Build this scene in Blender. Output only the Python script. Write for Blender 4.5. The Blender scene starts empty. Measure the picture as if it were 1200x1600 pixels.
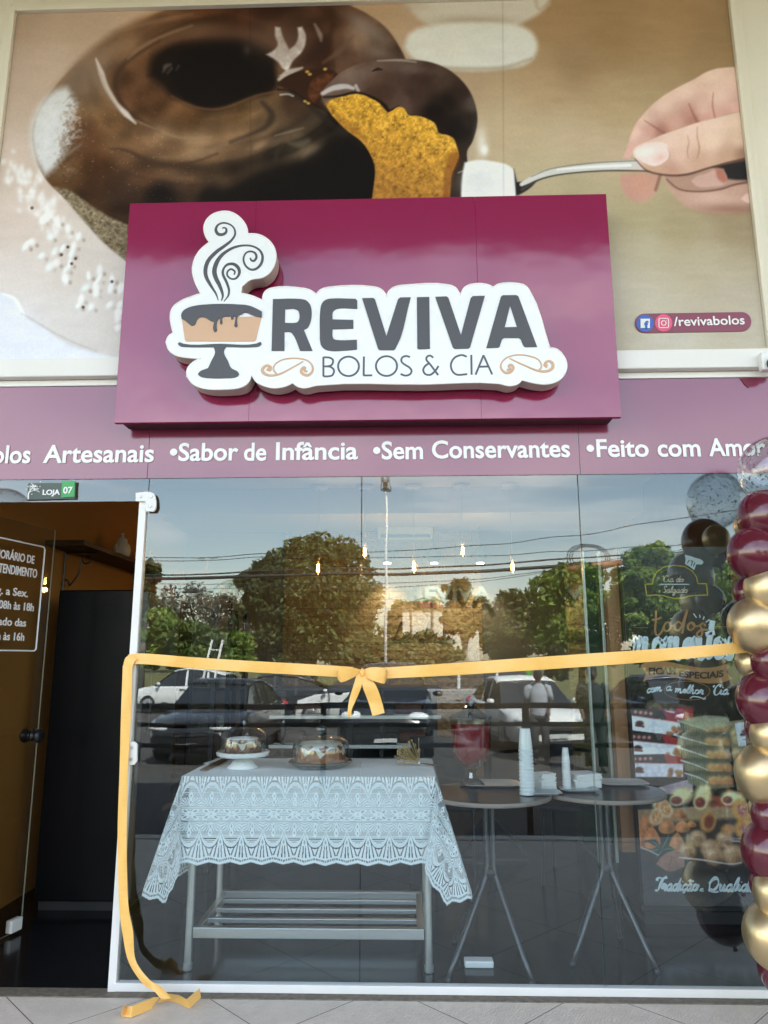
import bpy, bmesh, math, random
import numpy as np
from mathutils import Vector, Matrix, Euler

random.seed(7)
rng = np.random.default_rng(11)
sc = bpy.context.scene
col = sc.collection
PI = math.pi

# ------------------------------------------------------------------ camera
FPX = 1150.0
CAM = np.array([0.0, -3.388, 1.360])


def _rot(pitch, yaw, roll):
    cx, sx = math.cos(pitch), math.sin(pitch)
    cz, sz = math.cos(-yaw), math.sin(-yaw)
    cy, sy = math.cos(roll), math.sin(roll)
    rx = np.array([[1, 0, 0], [0, cx, -sx], [0, sx, cx]])
    rz = np.array([[cz, -sz, 0], [sz, cz, 0], [0, 0, 1]])
    ry = np.array([[cy, 0, sy], [0, 1, 0], [-sy, 0, cy]])
    return rz @ rx @ ry


RM = _rot(math.radians(11.359), math.radians(-1.677), math.radians(0.1218))
cam_data = bpy.data.cameras.new('camera')
cam = bpy.data.objects.new('camera', cam_data)
col.objects.link(cam)
cam_data.sensor_fit = 'VERTICAL'
cam_data.sensor_height = 36.0
cam_data.lens = 36.0 * FPX / 1600.0
cam_data.clip_start = 0.05
cam_data.clip_end = 2000.0
_m = Matrix.Identity(4)
for _r in range(3):
    _m[_r][0] = RM[_r, 0]
    _m[_r][1] = RM[_r, 2]
    _m[_r][2] = -RM[_r, 1]
    _m[_r][3] = CAM[_r]
cam.matrix_world = _m
sc.camera = cam

# ------------------------------------------------------------------ world, sun, exposure
SUN_EL, SUN_AZ = 48.0, 28.0          # sun stands behind the shop (+Y), a little to the right
world = bpy.data.worlds.new('World')
sc.world = world
world.use_nodes = True
wt = world.node_tree
wt.nodes.clear()
wo = wt.nodes.new('ShaderNodeOutputWorld')
wb = wt.nodes.new('ShaderNodeBackground')
sky = wt.nodes.new('ShaderNodeTexSky')
sky.sky_type = 'NISHITA'
sky.sun_disc = False
sky.sun_elevation = math.radians(SUN_EL)
sky.sun_rotation = math.radians(SUN_AZ)
sky.air_density = 1.15
sky.dust_density = 1.0
sky.ozone_density = 1.4
wtc = wt.nodes.new('ShaderNodeTexCoord')
wmp = wt.nodes.new('ShaderNodeMapping')
wmp.inputs['Scale'].default_value = (1.1, 1.1, 5.5)
wn = wt.nodes.new('ShaderNodeTexNoise')
wn.inputs['Scale'].default_value = 2.6
wn.inputs['Detail'].default_value = 8
wn.inputs['Roughness'].default_value = 0.58
wr = wt.nodes.new('ShaderNodeMapRange')
wr.inputs['From Min'].default_value = 0.47
wr.inputs['From Max'].default_value = 0.78
wr.inputs['To Max'].default_value = 0.40
wx = wt.nodes.new('ShaderNodeMix')
wx.data_type = 'RGBA'
wx.inputs['B'].default_value = (11.0, 11.2, 11.6, 1)
wt.links.new(wtc.outputs['Generated'], wmp.inputs['Vector'])
wt.links.new(wmp.outputs['Vector'], wn.inputs['Vector'])
wt.links.new(wn.outputs['Fac'], wr.inputs['Value'])
wt.links.new(wr.outputs['Result'], wx.inputs['Factor'])
wt.links.new(sky.outputs['Color'], wx.inputs['A'])
wtint = wt.nodes.new('ShaderNodeMix')          # white balance of the shade
wtint.data_type = 'RGBA'
wtint.blend_type = 'MULTIPLY'
wtint.inputs['Factor'].default_value = 1.0
wtint.inputs['B'].default_value = (1.20, 1.0, 0.83, 1)
wt.links.new(wx.outputs['Result'], wtint.inputs['A'])
wt.links.new(wtint.outputs['Result'], wb.inputs['Color'])
wb.inputs['Strength'].default_value = 0.15
wt.links.new(wb.outputs['Background'], wo.inputs['Surface'])

sun_d = bpy.data.lights.new('sun', 'SUN')
sun_d.energy = 5.0
sun_d.angle = math.radians(0.5)
sun_d.color = (1.0, 0.93, 0.82)
sun = bpy.data.objects.new('sun', sun_d)
col.objects.link(sun)
_el, _az = math.radians(SUN_EL), math.radians(SUN_AZ)
_sd = Vector((math.sin(_az) * math.cos(_el), math.cos(_az) * math.cos(_el), math.sin(_el)))
sun.rotation_euler = _sd.to_track_quat('Z', 'Y').to_euler()
sun.location = (0, 20, 20)

sc.view_settings.view_transform = 'Standard'
sc.view_settings.look = 'None'
sc.view_settings.gamma = 1.0
sc.view_settings.exposure = 2.42
sc.render.engine = 'CYCLES'
sc.cycles.use_denoising = True
sc.cycles.max_bounces = 10
sc.cycles.diffuse_bounces = 4
sc.cycles.glossy_bounces = 4
sc.cycles.transmission_bounces = 6
sc.cycles.transparent_max_bounces = 24
sc.cycles.sample_clamp_indirect = 6.0
sc.cycles.caustics_reflective = False
sc.cycles.caustics_refractive = False


# ------------------------------------------------------------------ measuring helpers (photo pixel -> point at a real depth)
def ray(px, py):
    return RM @ np.array([(px - 600.0) / FPX, 1.0, -(py - 800.0) / FPX])


def P(px, py, y=0.0):
    d = ray(px, py)
    return CAM + d * ((y - CAM[1]) / d[1])


def PZ(px, py, z=0.0):
    d = ray(px, py)
    return CAM + d * ((z - CAM[2]) / d[2])


def mirror(px, py, yv):
    """a thing seen in the shop glass: virtual depth yv behind the glass, so really yv in front of it"""
    p = P(px, py, yv)
    return np.array([p[0], -yv, p[2]])


def to_px(X, Y, Z):
    rel = np.stack([X - CAM[0], Y - CAM[1], Z - CAM[2]], -1) @ RM
    return 600.0 + FPX * rel[..., 0] / rel[..., 1], 800.0 - FPX * rel[..., 2] / rel[..., 1]


def lin(c):
    c = np.asarray(c, float) / 255.0
    return np.where(c <= 0.04045, c / 12.92, ((c + 0.055) / 1.055) ** 2.4)


# ------------------------------------------------------------------ materials
def mat(name, c, rough=0.5, metal=0.0, spec=0.5, var=0.10, vscale=6.0, bump=0.0, bscale=60.0, coat=0.0,
        emit=None, estr=0.0, sheen=0.0, rvar=0.12, stretch=None):
    m = bpy.data.materials.new(name)
    m.use_nodes = True
    nt = m.node_tree
    b = nt.nodes['Principled BSDF']
    tc = nt.nodes.new('ShaderNodeTexCoord')
    src = tc.outputs['Object']
    if stretch:
        mp = nt.nodes.new('ShaderNodeMapping')
        mp.inputs['Scale'].default_value = stretch
        nt.links.new(src, mp.inputs['Vector'])
        src = mp.outputs['Vector']
    n = nt.nodes.new('ShaderNodeTexNoise')
    n.inputs['Scale'].default_value = vscale
    n.inputs['Detail'].default_value = 5
    nt.links.new(src, n.inputs['Vector'])
    mix = nt.nodes.new('ShaderNodeMix')
    mix.data_type = 'RGBA'
    mix.inputs['A'].default_value = [max(0, x * (1 - var)) for x in c] + [1]
    mix.inputs['B'].default_value = [min(1, x * (1 + var)) for x in c] + [1]
    nt.links.new(n.outputs['Fac'], mix.inputs['Factor'])
    nt.links.new(mix.outputs['Result'], b.inputs['Base Color'])
    mr = nt.nodes.new('ShaderNodeMapRange')
    mr.inputs['From Min'].default_value = 0.3
    mr.inputs['From Max'].default_value = 0.7
    mr.inputs['To Min'].default_value = max(0.0, rough * (1 - rvar))
    mr.inputs['To Max'].default_value = min(1.0, rough * (1 + rvar))
    nt.links.new(n.outputs['Fac'], mr.inputs['Value'])
    nt.links.new(mr.outputs['Result'], b.inputs['Roughness'])
    b.inputs['Metallic'].default_value = metal
    b.inputs['Specular IOR Level'].default_value = spec
    if coat:
        b.inputs['Coat Weight'].default_value = coat
        b.inputs['Coat Roughness'].default_value = 0.06
    if sheen:
        b.inputs['Sheen Weight'].default_value = sheen
    if bump:
        n2 = nt.nodes.new('ShaderNodeTexNoise')
        n2.inputs['Scale'].default_value = bscale
        n2.inputs['Detail'].default_value = 4
        nt.links.new(src, n2.inputs['Vector'])
        bp = nt.nodes.new('ShaderNodeBump')
        bp.inputs['Strength'].default_value = 1.0
        bp.inputs['Distance'].default_value = bump
        nt.links.new(n2.outputs['Fac'], bp.inputs['Height'])
        nt.links.new(bp.outputs['Normal'], b.inputs['Normal'])
    if emit:
        b.inputs['Emission Color'].default_value = list(emit) + [1]
        b.inputs['Emission Strength'].default_value = estr
    return m


def mat_vc(name, attr, rough=0.45, spec=0.35, gain=1.0):
    m = bpy.data.materials.new(name)
    m.use_nodes = True
    nt = m.node_tree
    b = nt.nodes['Principled BSDF']
    a = nt.nodes.new('ShaderNodeAttribute')
    a.attribute_name = attr
    mx = nt.nodes.new('ShaderNodeMix')
    mx.data_type = 'RGBA'
    mx.blend_type = 'MULTIPLY'
    mx.inputs['Factor'].default_value = 1.0
    mx.inputs['B'].default_value = (gain, gain, gain, 1)
    nt.links.new(a.outputs['Color'], mx.inputs['A'])
    nt.links.new(mx.outputs['Result'], b.inputs['Base Color'])
    b.inputs['Roughness'].default_value = rough
    b.inputs['Specular IOR Level'].default_value = spec
    return m


def mat_clear(name, tint=(0.93, 0.96, 0.95), f0=0.05, rough=0.0, wav=0.0, wscale=2.0, dirt=0.0, gcol=(0.97, 0.985, 1.0), pw_=5.0):
    """thin glass: lets light through, mirrors a share that grows towards grazing angles"""
    m = bpy.data.materials.new(name)
    m.use_nodes = True
    nt = m.node_tree
    nt.nodes.clear()
    o = nt.nodes.new('ShaderNodeOutputMaterial')
    tr = nt.nodes.new('ShaderNodeBsdfTransparent')
    tr.inputs['Color'].default_value = list(tint) + [1]
    gl = nt.nodes.new('ShaderNodeBsdfGlossy')
    gl.inputs['Roughness'].default_value = rough
    gl.inputs['Color'].default_value = list(gcol) + [1]
    lw = nt.nodes.new('ShaderNodeLayerWeight')
    lw.inputs['Blend'].default_value = 0.5
    pw = nt.nodes.new('ShaderNodeMath')
    pw.operation = 'POWER'
    pw.inputs[1].default_value = pw_
    ma = nt.nodes.new('ShaderNodeMath')
    ma.operation = 'MULTIPLY_ADD'
    ma.inputs[1].default_value = 1 - f0
    ma.inputs[2].default_value = f0
    nt.links.new(lw.outputs['Facing'], pw.inputs[0])
    nt.links.new(pw.outputs[0], ma.inputs[0])
    mx = nt.nodes.new('ShaderNodeMixShader')
    nt.links.new(ma.outputs[0], mx.inputs['Fac'])
    nt.links.new(tr.outputs[0], mx.inputs[1])
    nt.links.new(gl.outputs[0], mx.inputs[2])
    if wav:
        tc = nt.nodes.new('ShaderNodeTexCoord')
        n = nt.nodes.new('ShaderNodeTexNoise')
        n.inputs['Scale'].default_value = wscale
        n.inputs['Detail'].default_value = 1
        bp = nt.nodes.new('ShaderNodeBump')
        bp.inputs['Strength'].default_value = 1.0
        bp.inputs['Distance'].default_value = wav
        nt.links.new(tc.outputs['Object'], n.inputs['Vector'])
        nt.links.new(n.outputs['Fac'], bp.inputs['Height'])
        nt.links.new(bp.outputs['Normal'], gl.inputs['Normal'])
    last = mx.outputs[0]
    if dirt:
        tc2 = nt.nodes.new('ShaderNodeTexCoord')
        nd = nt.nodes.new('ShaderNodeTexNoise')
        nd.inputs['Scale'].default_value = 3.0
        nd.inputs['Detail'].default_value = 9
        nd.inputs['Roughness'].default_value = 0.7
        mr = nt.nodes.new('ShaderNodeMapRange')
        mr.inputs['From Min'].default_value = 0.42
        mr.inputs['From Max'].default_value = 0.8
        mr.inputs['To Max'].default_value = dirt
        df = nt.nodes.new('ShaderNodeBsdfDiffuse')
        df.inputs['Color'].default_value = (0.6, 0.58, 0.55, 1)
        m2 = nt.nodes.new('ShaderNodeMixShader')
        nt.links.new(tc2.outputs['Object'], nd.inputs['Vector'])
        nt.links.new(nd.outputs['Fac'], mr.inputs['Value'])
        nt.links.new(mr.outputs['Result'], m2.inputs['Fac'])
        nt.links.new(last, m2.inputs[1])
        nt.links.new(df.outputs[0], m2.inputs[2])
        last = m2.outputs[0]
    nt.links.new(last, o.inputs['Surface'])
    return m


def mat_leaf(name, c1, c2, c3):
    m = bpy.data.materials.new(name)
    m.use_nodes = True
    nt = m.node_tree
    b = nt.nodes['Principled BSDF']
    g = nt.nodes.new('ShaderNodeNewGeometry')
    cr = nt.nodes.new('ShaderNodeValToRGB')
    cr.color_ramp.elements[0].color = list(c1) + [1]
    cr.color_ramp.elements[1].color = list(c3) + [1]
    e = cr.color_ramp.elements.new(0.55)
    e.color = list(c2) + [1]
    nt.links.new(g.outputs['Random Per Island'], cr.inputs['Fac'])
    nt.links.new(cr.outputs['Color'], b.inputs['Base Color'])
    b.inputs['Roughness'].default_value = 0.55
    tl = nt.nodes.new('ShaderNodeBsdfTranslucent')
    nt.links.new(cr.outputs['Color'], tl.inputs['Color'])
    mx = nt.nodes.new('ShaderNodeMixShader')
    mx.inputs['Fac'].default_value = 0.3
    o = nt.nodes['Material Output']
    nt.links.new(b.outputs[0], mx.inputs[1])
    nt.links.new(tl.outputs[0], mx.inputs[2])
    nt.links.new(mx.outputs[0], o.inputs['Surface'])
    return m


# ------------------------------------------------------------------ objects
def tag(o, label=None, cat=None, group=None, kind=None):
    if label:
        o['label'] = label
    if cat:
        o['category'] = cat
    if group:
        o['group'] = group
    if kind:
        o['kind'] = kind
    return o


def thing(name, label, cat, loc=(0, 0, 0), group=None):
    o = bpy.data.objects.new(name, None)
    col.objects.link(o)
    o.empty_display_size = 0.1
    o.location = [float(v) for v in loc]
    return tag(o, label, cat, group)


def root_loc(o):
    s = Vector((0, 0, 0))
    while o is not None:
        s += Vector(o.location)
        o = o.parent
    return s


def link_mesh(name, me, mats, parent=None, smooth=False, bevel=0.0):
    o = bpy.data.objects.new(name, me)
    col.objects.link(o)
    for m in (mats if isinstance(mats, (list, tuple)) else [mats]):
        me.materials.append(m)
    if parent is not None:
        o.parent = parent
    if smooth:
        me.polygons.foreach_set('use_smooth', [True] * len(me.polygons))
    if bevel:
        bv = o.modifiers.new('bevel', 'BEVEL')
        bv.width = bevel
        bv.segments = 2
        bv.limit_method = 'ANGLE'
        bv.angle_limit = math.radians(40)
    return o


def dup(o, loc=None, rotz=None, label=None, group=None, parent=None):
    c = o.copy()
    col.objects.link(c)
    if parent is not None:
        c.parent = parent
    if loc is not None:
        c.location = [float(v) for v in loc]
    if rotz is not None:
        c.rotation_euler = (0, 0, rotz)
    if label:
        c['label'] = label
    if group:
        c['group'] = group
    for ch in list(o.children):
        dup(ch, parent=c)
    return c


class MB:
    def __init__(s):
        s.v, s.f, s.m = [], [], []

    def add(s, vs, fs, mi=0):
        o = len(s.v)
        s.v += [tuple(float(a) for a in p) for p in vs]
        s.f += [tuple(i + o for i in f) for f in fs]
        s.m += [mi] * len(fs)
        return s

    def box(s, x0, x1, y0, y1, z0, z1, mi=0):
        vs = [(x0, y0, z0), (x1, y0, z0), (x1, y1, z0), (x0, y1, z0), (x0, y0, z1), (x1, y0, z1), (x1, y1, z1), (x0, y1, z1)]
        fs = [(0, 3, 2, 1), (4, 5, 6, 7), (0, 1, 5, 4), (1, 2, 6, 5), (2, 3, 7, 6), (3, 0, 4, 7)]
        return s.add(vs, fs, mi)

    def bar(s, a, b, w, d=None, mi=0):
        """square bar from a to b"""
        a, b = Vector(a), Vector(b)
        d = d or w
        t = (b - a).normalized()
        up = Vector((0, 0, 1)) if abs(t.z) < 0.95 else Vector((0, 1, 0))
        u = t.cross(up).normalized() * w / 2
        v = u.normalized().cross(t).normalized() * d / 2
        vs = [a - u - v, a + u - v, a + u + v, a - u + v, b - u - v, b + u - v, b + u + v, b - u + v]
        fs = [(0, 3, 2, 1), (4, 5, 6, 7), (0, 1, 5, 4), (1, 2, 6, 5), (2, 3, 7, 6), (3, 0, 4, 7)]
        return s.add(vs, fs, mi)

    def tube(s, pts, r, n=8, mi=0, flat=None, closed=False):
        """flat=(axis, factor): squash the section along a fixed axis"""
        pts = [Vector(p) for p in pts]
        k = len(pts)
        rs = r if isinstance(r, (list, tuple, np.ndarray)) else [r] * k
        vs, fs = [], []
        prev = None
        for i, p in enumerate(pts):
            a = pts[(i - 1) % k] if (closed or i > 0) else pts[0]
            b = pts[(i + 1) % k] if (closed or i < k - 1) else pts[-1]
            t = b - a
            t = t.normalized() if t.length > 1e-9 else Vector((0, 0, 1))
            if flat:
                ax = Vector(flat[0])
                u = t.cross(ax)
                u = u.normalized() if u.length > 1e-6 else Vector((1, 0, 0))
                w = ax * flat[1]
            else:
                if prev is None:
                    up = Vector((0, 0, 1)) if abs(t.z) < 0.9 else Vector((1, 0, 0))
                    u = t.cross(up).normalized()
                else:
                    u = prev - t * prev.dot(t)
                    u = u.normalized() if u.length > 1e-6 else t.orthogonal().normalized()
                w = t.cross(u)
            prev = u
            for j in range(n):
                c, d = math.cos(2 * PI * j / n), math.sin(2 * PI * j / n)
                vs.append(p + u * (c * rs[i]) + w * (d * rs[i]))
        m = k if closed else k - 1
        for i in range(m):
            for j in range(n):
                a, b = i * n + j, i * n + (j + 1) % n
                c, d = ((i + 1) % k) * n + (j + 1) % n, ((i + 1) % k) * n + j
                fs.append((a, b, c, d))
        if not closed:
            fs.append(tuple(range(n))[::-1])
            fs.append(tuple(range((k - 1) * n, k * n)))
        return s.add(vs, fs, mi)

    def lathe(s, prof, n=24, c=(0, 0, 0), mi=0, cap=True, wob=None):
        vs, fs = [], []
        k = len(prof)
        for i, (r, z) in enumerate(prof):
            for j in range(n):
                a = 2 * PI * j / n
                rr = r * (wob(a, i) if wob else 1)
                vs.append((c[0] + rr * math.cos(a), c[1] + rr * math.sin(a), c[2] + z))
        for i in range(k - 1):
            for j in range(n):
                fs.append((i * n + j, i * n + (j + 1) % n, (i + 1) * n + (j + 1) % n, (i + 1) * n + j))
        if cap:
            fs.append(tuple(range(n))[::-1])
            fs.append(tuple(range((k - 1) * n, k * n)))
        return s.add(vs, fs, mi)

    def ell(s, c, rx, ry, rz, n=20, m=12, mi=0, rot=None):
        vs, fs = [], []
        R = rot or Matrix.Identity(3)
        C = Vector(c)
        for i in range(1, m):
            th = PI * i / m
            for j in range(n):
                a = 2 * PI * j / n
                vs.append(C + R @ Vector((rx * math.sin(th) * math.cos(a), ry * math.sin(th) * math.sin(a), rz * math.cos(th))))
        vs.append(C + R @ Vector((0, 0, rz)))
        vs.append(C + R @ Vector((0, 0, -rz)))
        t, bt = len(vs) - 2, len(vs) - 1
        for i in range(m - 2):
            for j in range(n):
                fs.append((i * n + j, (i + 1) * n + j, (i + 1) * n + (j + 1) % n, i * n + (j + 1) % n))
        for j in range(n):
            fs.append((t, j, (j + 1) % n))
            fs.append((bt, (m - 2) * n + (j + 1) % n, (m - 2) * n + j))
        return s.add(vs, fs, mi)

    def sheet(s, grid, mi=0, closed_u=False):
        """grid: rows of points"""
        r, c = len(grid), len(grid[0])
        vs = [p for row in grid for p in row]
        fs = []
        for i in range(r - 1):
            for j in range(c if closed_u else c - 1):
                fs.append((i * c + j, i * c + (j + 1) % c, (i + 1) * c + (j + 1) % c, (i + 1) * c + j))
        return s.add(vs, fs, mi)

    def build(s, name, mats, parent=None, smooth=False, bevel=0.0, loc=None):
        me = bpy.data.meshes.new(name)
        off = root_loc(parent) if parent is not None else Vector(loc or (0, 0, 0))
        me.from_pydata([(a - off.x, b - off.y, c - off.z) for a, b, c in s.v], [], s.f)
        me.polygons.foreach_set('material_index', s.m)
        me.update()
        o = link_mesh(name, me, mats, parent, smooth, bevel)
        if parent is None and loc is not None:
            o.location = loc
        return o


def fix_normals(o):
    bm = bmesh.new()
    bm.from_mesh(o.data)
    bmesh.ops.recalc_face_normals(bm, faces=bm.faces)
    bm.to_mesh(o.data)
    bm.free()
    return o


# ------------------------------------------------------------------ outlines
def cr_open(pts, n=6):
    p = [np.asarray(q, float) for q in pts]
    p = [2 * p[0] - p[1]] + p + [2 * p[-1] - p[-2]]
    out = []
    for i in range(1, len(p) - 2):
        for t in np.linspace(0, 1, n, endpoint=False):
            t2, t3 = t * t, t * t * t
            out.append(0.5 * (2 * p[i] + (p[i + 1] - p[i - 1]) * t + (2 * p[i - 1] - 5 * p[i] + 4 * p[i + 1] - p[i + 2]) * t2
                              + (3 * p[i] - p[i - 1] - 3 * p[i + 1] + p[i + 2]) * t3))
    out.append(p[-2])
    return out


def smooth_closed(pts, sharp=40, n=5):
    p = [np.asarray(q, float) for q in pts]
    k = len(p)
    tan = []
    for i in range(k):
        a, b = p[i] - p[i - 1], p[(i + 1) % k] - p[i]
        la, lb = np.linalg.norm(a), np.linalg.norm(b)
        ang = math.degrees(math.acos(max(-1, min(1, float(a @ b) / (la * lb + 1e-12)))))
        if ang > sharp:
            tan.append(None)
        else:
            t = a / la + b / lb
            tan.append(t / (np.linalg.norm(t) + 1e-12))
    out = []
    for i in range(k):
        j = (i + 1) % k
        L = np.linalg.norm(p[j] - p[i])
        d = (p[j] - p[i]) / (L + 1e-12)
        t0 = (tan[i] if tan[i] is not None else d) * L
        t1 = (tan[j] if tan[j] is not None else d) * L
        if tan[i] is None and tan[j] is None:
            out.append(p[i])
            continue
        for t in np.linspace(0, 1, n, endpoint=False):
            h1, h2 = 2 * t ** 3 - 3 * t * t + 1, t ** 3 - 2 * t * t + t
            h3, h4 = -2 * t ** 3 + 3 * t * t, t ** 3 - t * t
            out.append(h1 * p[i] + h2 * t0 + h3 * p[j] + h4 * t1)
    return out


def flat_mesh(loops, ext):
    """filled 2-D outline with holes -> (verts, faces) extruded by +-ext"""
    cu = bpy.data.curves.new('tmp', 'CURVE')
    cu.dimensions = '2D'
    cu.fill_mode = 'BOTH'
    cu.extrude = ext
    for L in loops:
        sp = cu.splines.new('POLY')
        sp.points.add(len(L) - 1)
        for q, pt in zip(L, sp.points):
            pt.co = (q[0], q[1], 0, 1)
        sp.use_cyclic_u = True
    o = bpy.data.objects.new('tmp', cu)
    me = bpy.data.meshes.new_from_object(o)
    vs = [tuple(v.co) for v in me.vertices]
    fs = [tuple(p.vertices) for p in me.polygons]
    bpy.data.objects.remove(o)
    bpy.data.curves.remove(cu)
    bpy.data.meshes.remove(me)
    return vs, fs


def text_mesh(body, bold=0.0, ext=0.0, shear=0.0, spacing=1.0):
    cu = bpy.data.curves.new('tmp', 'FONT')
    cu.body = body
    cu.size = 1.0
    cu.offset = bold
    cu.extrude = ext
    cu.shear = shear
    cu.space_character = spacing
    cu.resolution_u = 4
    o = bpy.data.objects.new('tmp', cu)
    me = bpy.data.meshes.new_from_object(o)
    vs = [tuple(v.co) for v in me.vertices]
    fs = [tuple(p.vertices) for p in me.polygons]
    bpy.data.objects.remove(o)
    bpy.data.curves.remove(cu)
    bpy.data.meshes.remove(me)
    return vs, fs


def put_loops(mb, loops_px, y, thick, mi=0, sharp=40, n=5, yp=None):
    """traced outlines (photo pixels) laid on the plane at depth y, front face at y-thick"""
    loops = []
    for L in loops_px:
        q = smooth_closed(L, sharp, n) if sharp is not None else L
        pl = y - thick if yp is None else yp
        loops.append([(P(a, b, pl)[0], P(a, b, pl)[2]) for a, b in q])
    vs, fs = flat_mesh(loops, thick / 2)
    mb.add([(v[0], y - thick / 2 - v[2], v[1]) for v in vs], fs, mi)


def put_text(mb, body, x0, x1, zb, cap, y, bold=0.0, thick=0.002, mi=0, shear=0.0, slope=0.0, spacing=1.0, arc=None):
    """text on a plane of constant y, from x0 to x1 with its baseline at zb and capital height cap"""
    vs, fs = text_mesh(body, bold, 0.01, shear, spacing)
    a = np.array(vs)
    w = a[:, 0].max() - a[:, 0].min()
    X = x0 + (a[:, 0] - a[:, 0].min()) / w * (x1 - x0)
    Z = zb + a[:, 1] * cap / 0.73 + slope * (X - x0)
    if arc:
        Z = Z + arc((X - x0) / (x1 - x0))
    Y = y - thick / 2 - np.sign(a[:, 2]) * thick / 2
    mb.add(np.stack([X, Y, Z], 1), fs, mi)


def put_text_px(mb, body, px0, px1, pyb, cap_px, y, **k):
    a, b = P(px0, pyb, y), P(px1, pyb, y)
    c = P((px0 + px1) / 2, pyb - cap_px, y)
    m = P((px0 + px1) / 2, pyb, y)
    put_text(mb, body, a[0], b[0], a[2], c[2] - m[2], y, **k)


def stroke_px(mb, pts, w, y, mi=0, n=5, depth=0.0016, ns=8):
    """brush stroke given in photo pixels on the plane at depth y; w = width(s) in pixels"""
    c = cr_open(pts, n)
    sc_ = abs(P(pts[0][0] + 10, pts[0][1], y)[0] - P(pts[0][0], pts[0][1], y)[0]) / 10
    if isinstance(w, (list, tuple)):
        ww = np.interp(np.linspace(0, 1, len(c)), np.linspace(0, 1, len(w)), w)
    else:
        ww = np.full(len(c), float(w))
    rr = ww / 2 * sc_
    pp = []
    for q in c:
        p = P(q[0], q[1], y)
        pp.append((p[0], y, p[2]))
    # flattened section: depth is absolute
    pts_v = [Vector(p) for p in pp]
    vs, fs = [], []
    k = len(pts_v)
    for i, p in enumerate(pts_v):
        t = pts_v[min(i + 1, k - 1)] - pts_v[max(i - 1, 0)]
        t = t.normalized() if t.length > 1e-9 else Vector((1, 0, 0))
        u = t.cross(Vector((0, 1, 0)))
        u = u.normalized() if u.length > 1e-9 else Vector((0, 0, 1))
        for j in range(ns):
            a = 2 * PI * j / ns
            vs.append(p + u * (math.cos(a) * rr[i]) + Vector((0, 1, 0)) * (math.sin(a) * depth))
    for i in range(k - 1):
        for j in range(ns):
            fs.append((i * ns + j, i * ns + (j + 1) % ns, (i + 1) * ns + (j + 1) % ns, (i + 1) * ns + j))
    fs.append(tuple(range(ns))[::-1])
    fs.append(tuple(range((k - 1) * ns, k * ns)))
    mb.add(vs, fs, mi)


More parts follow.
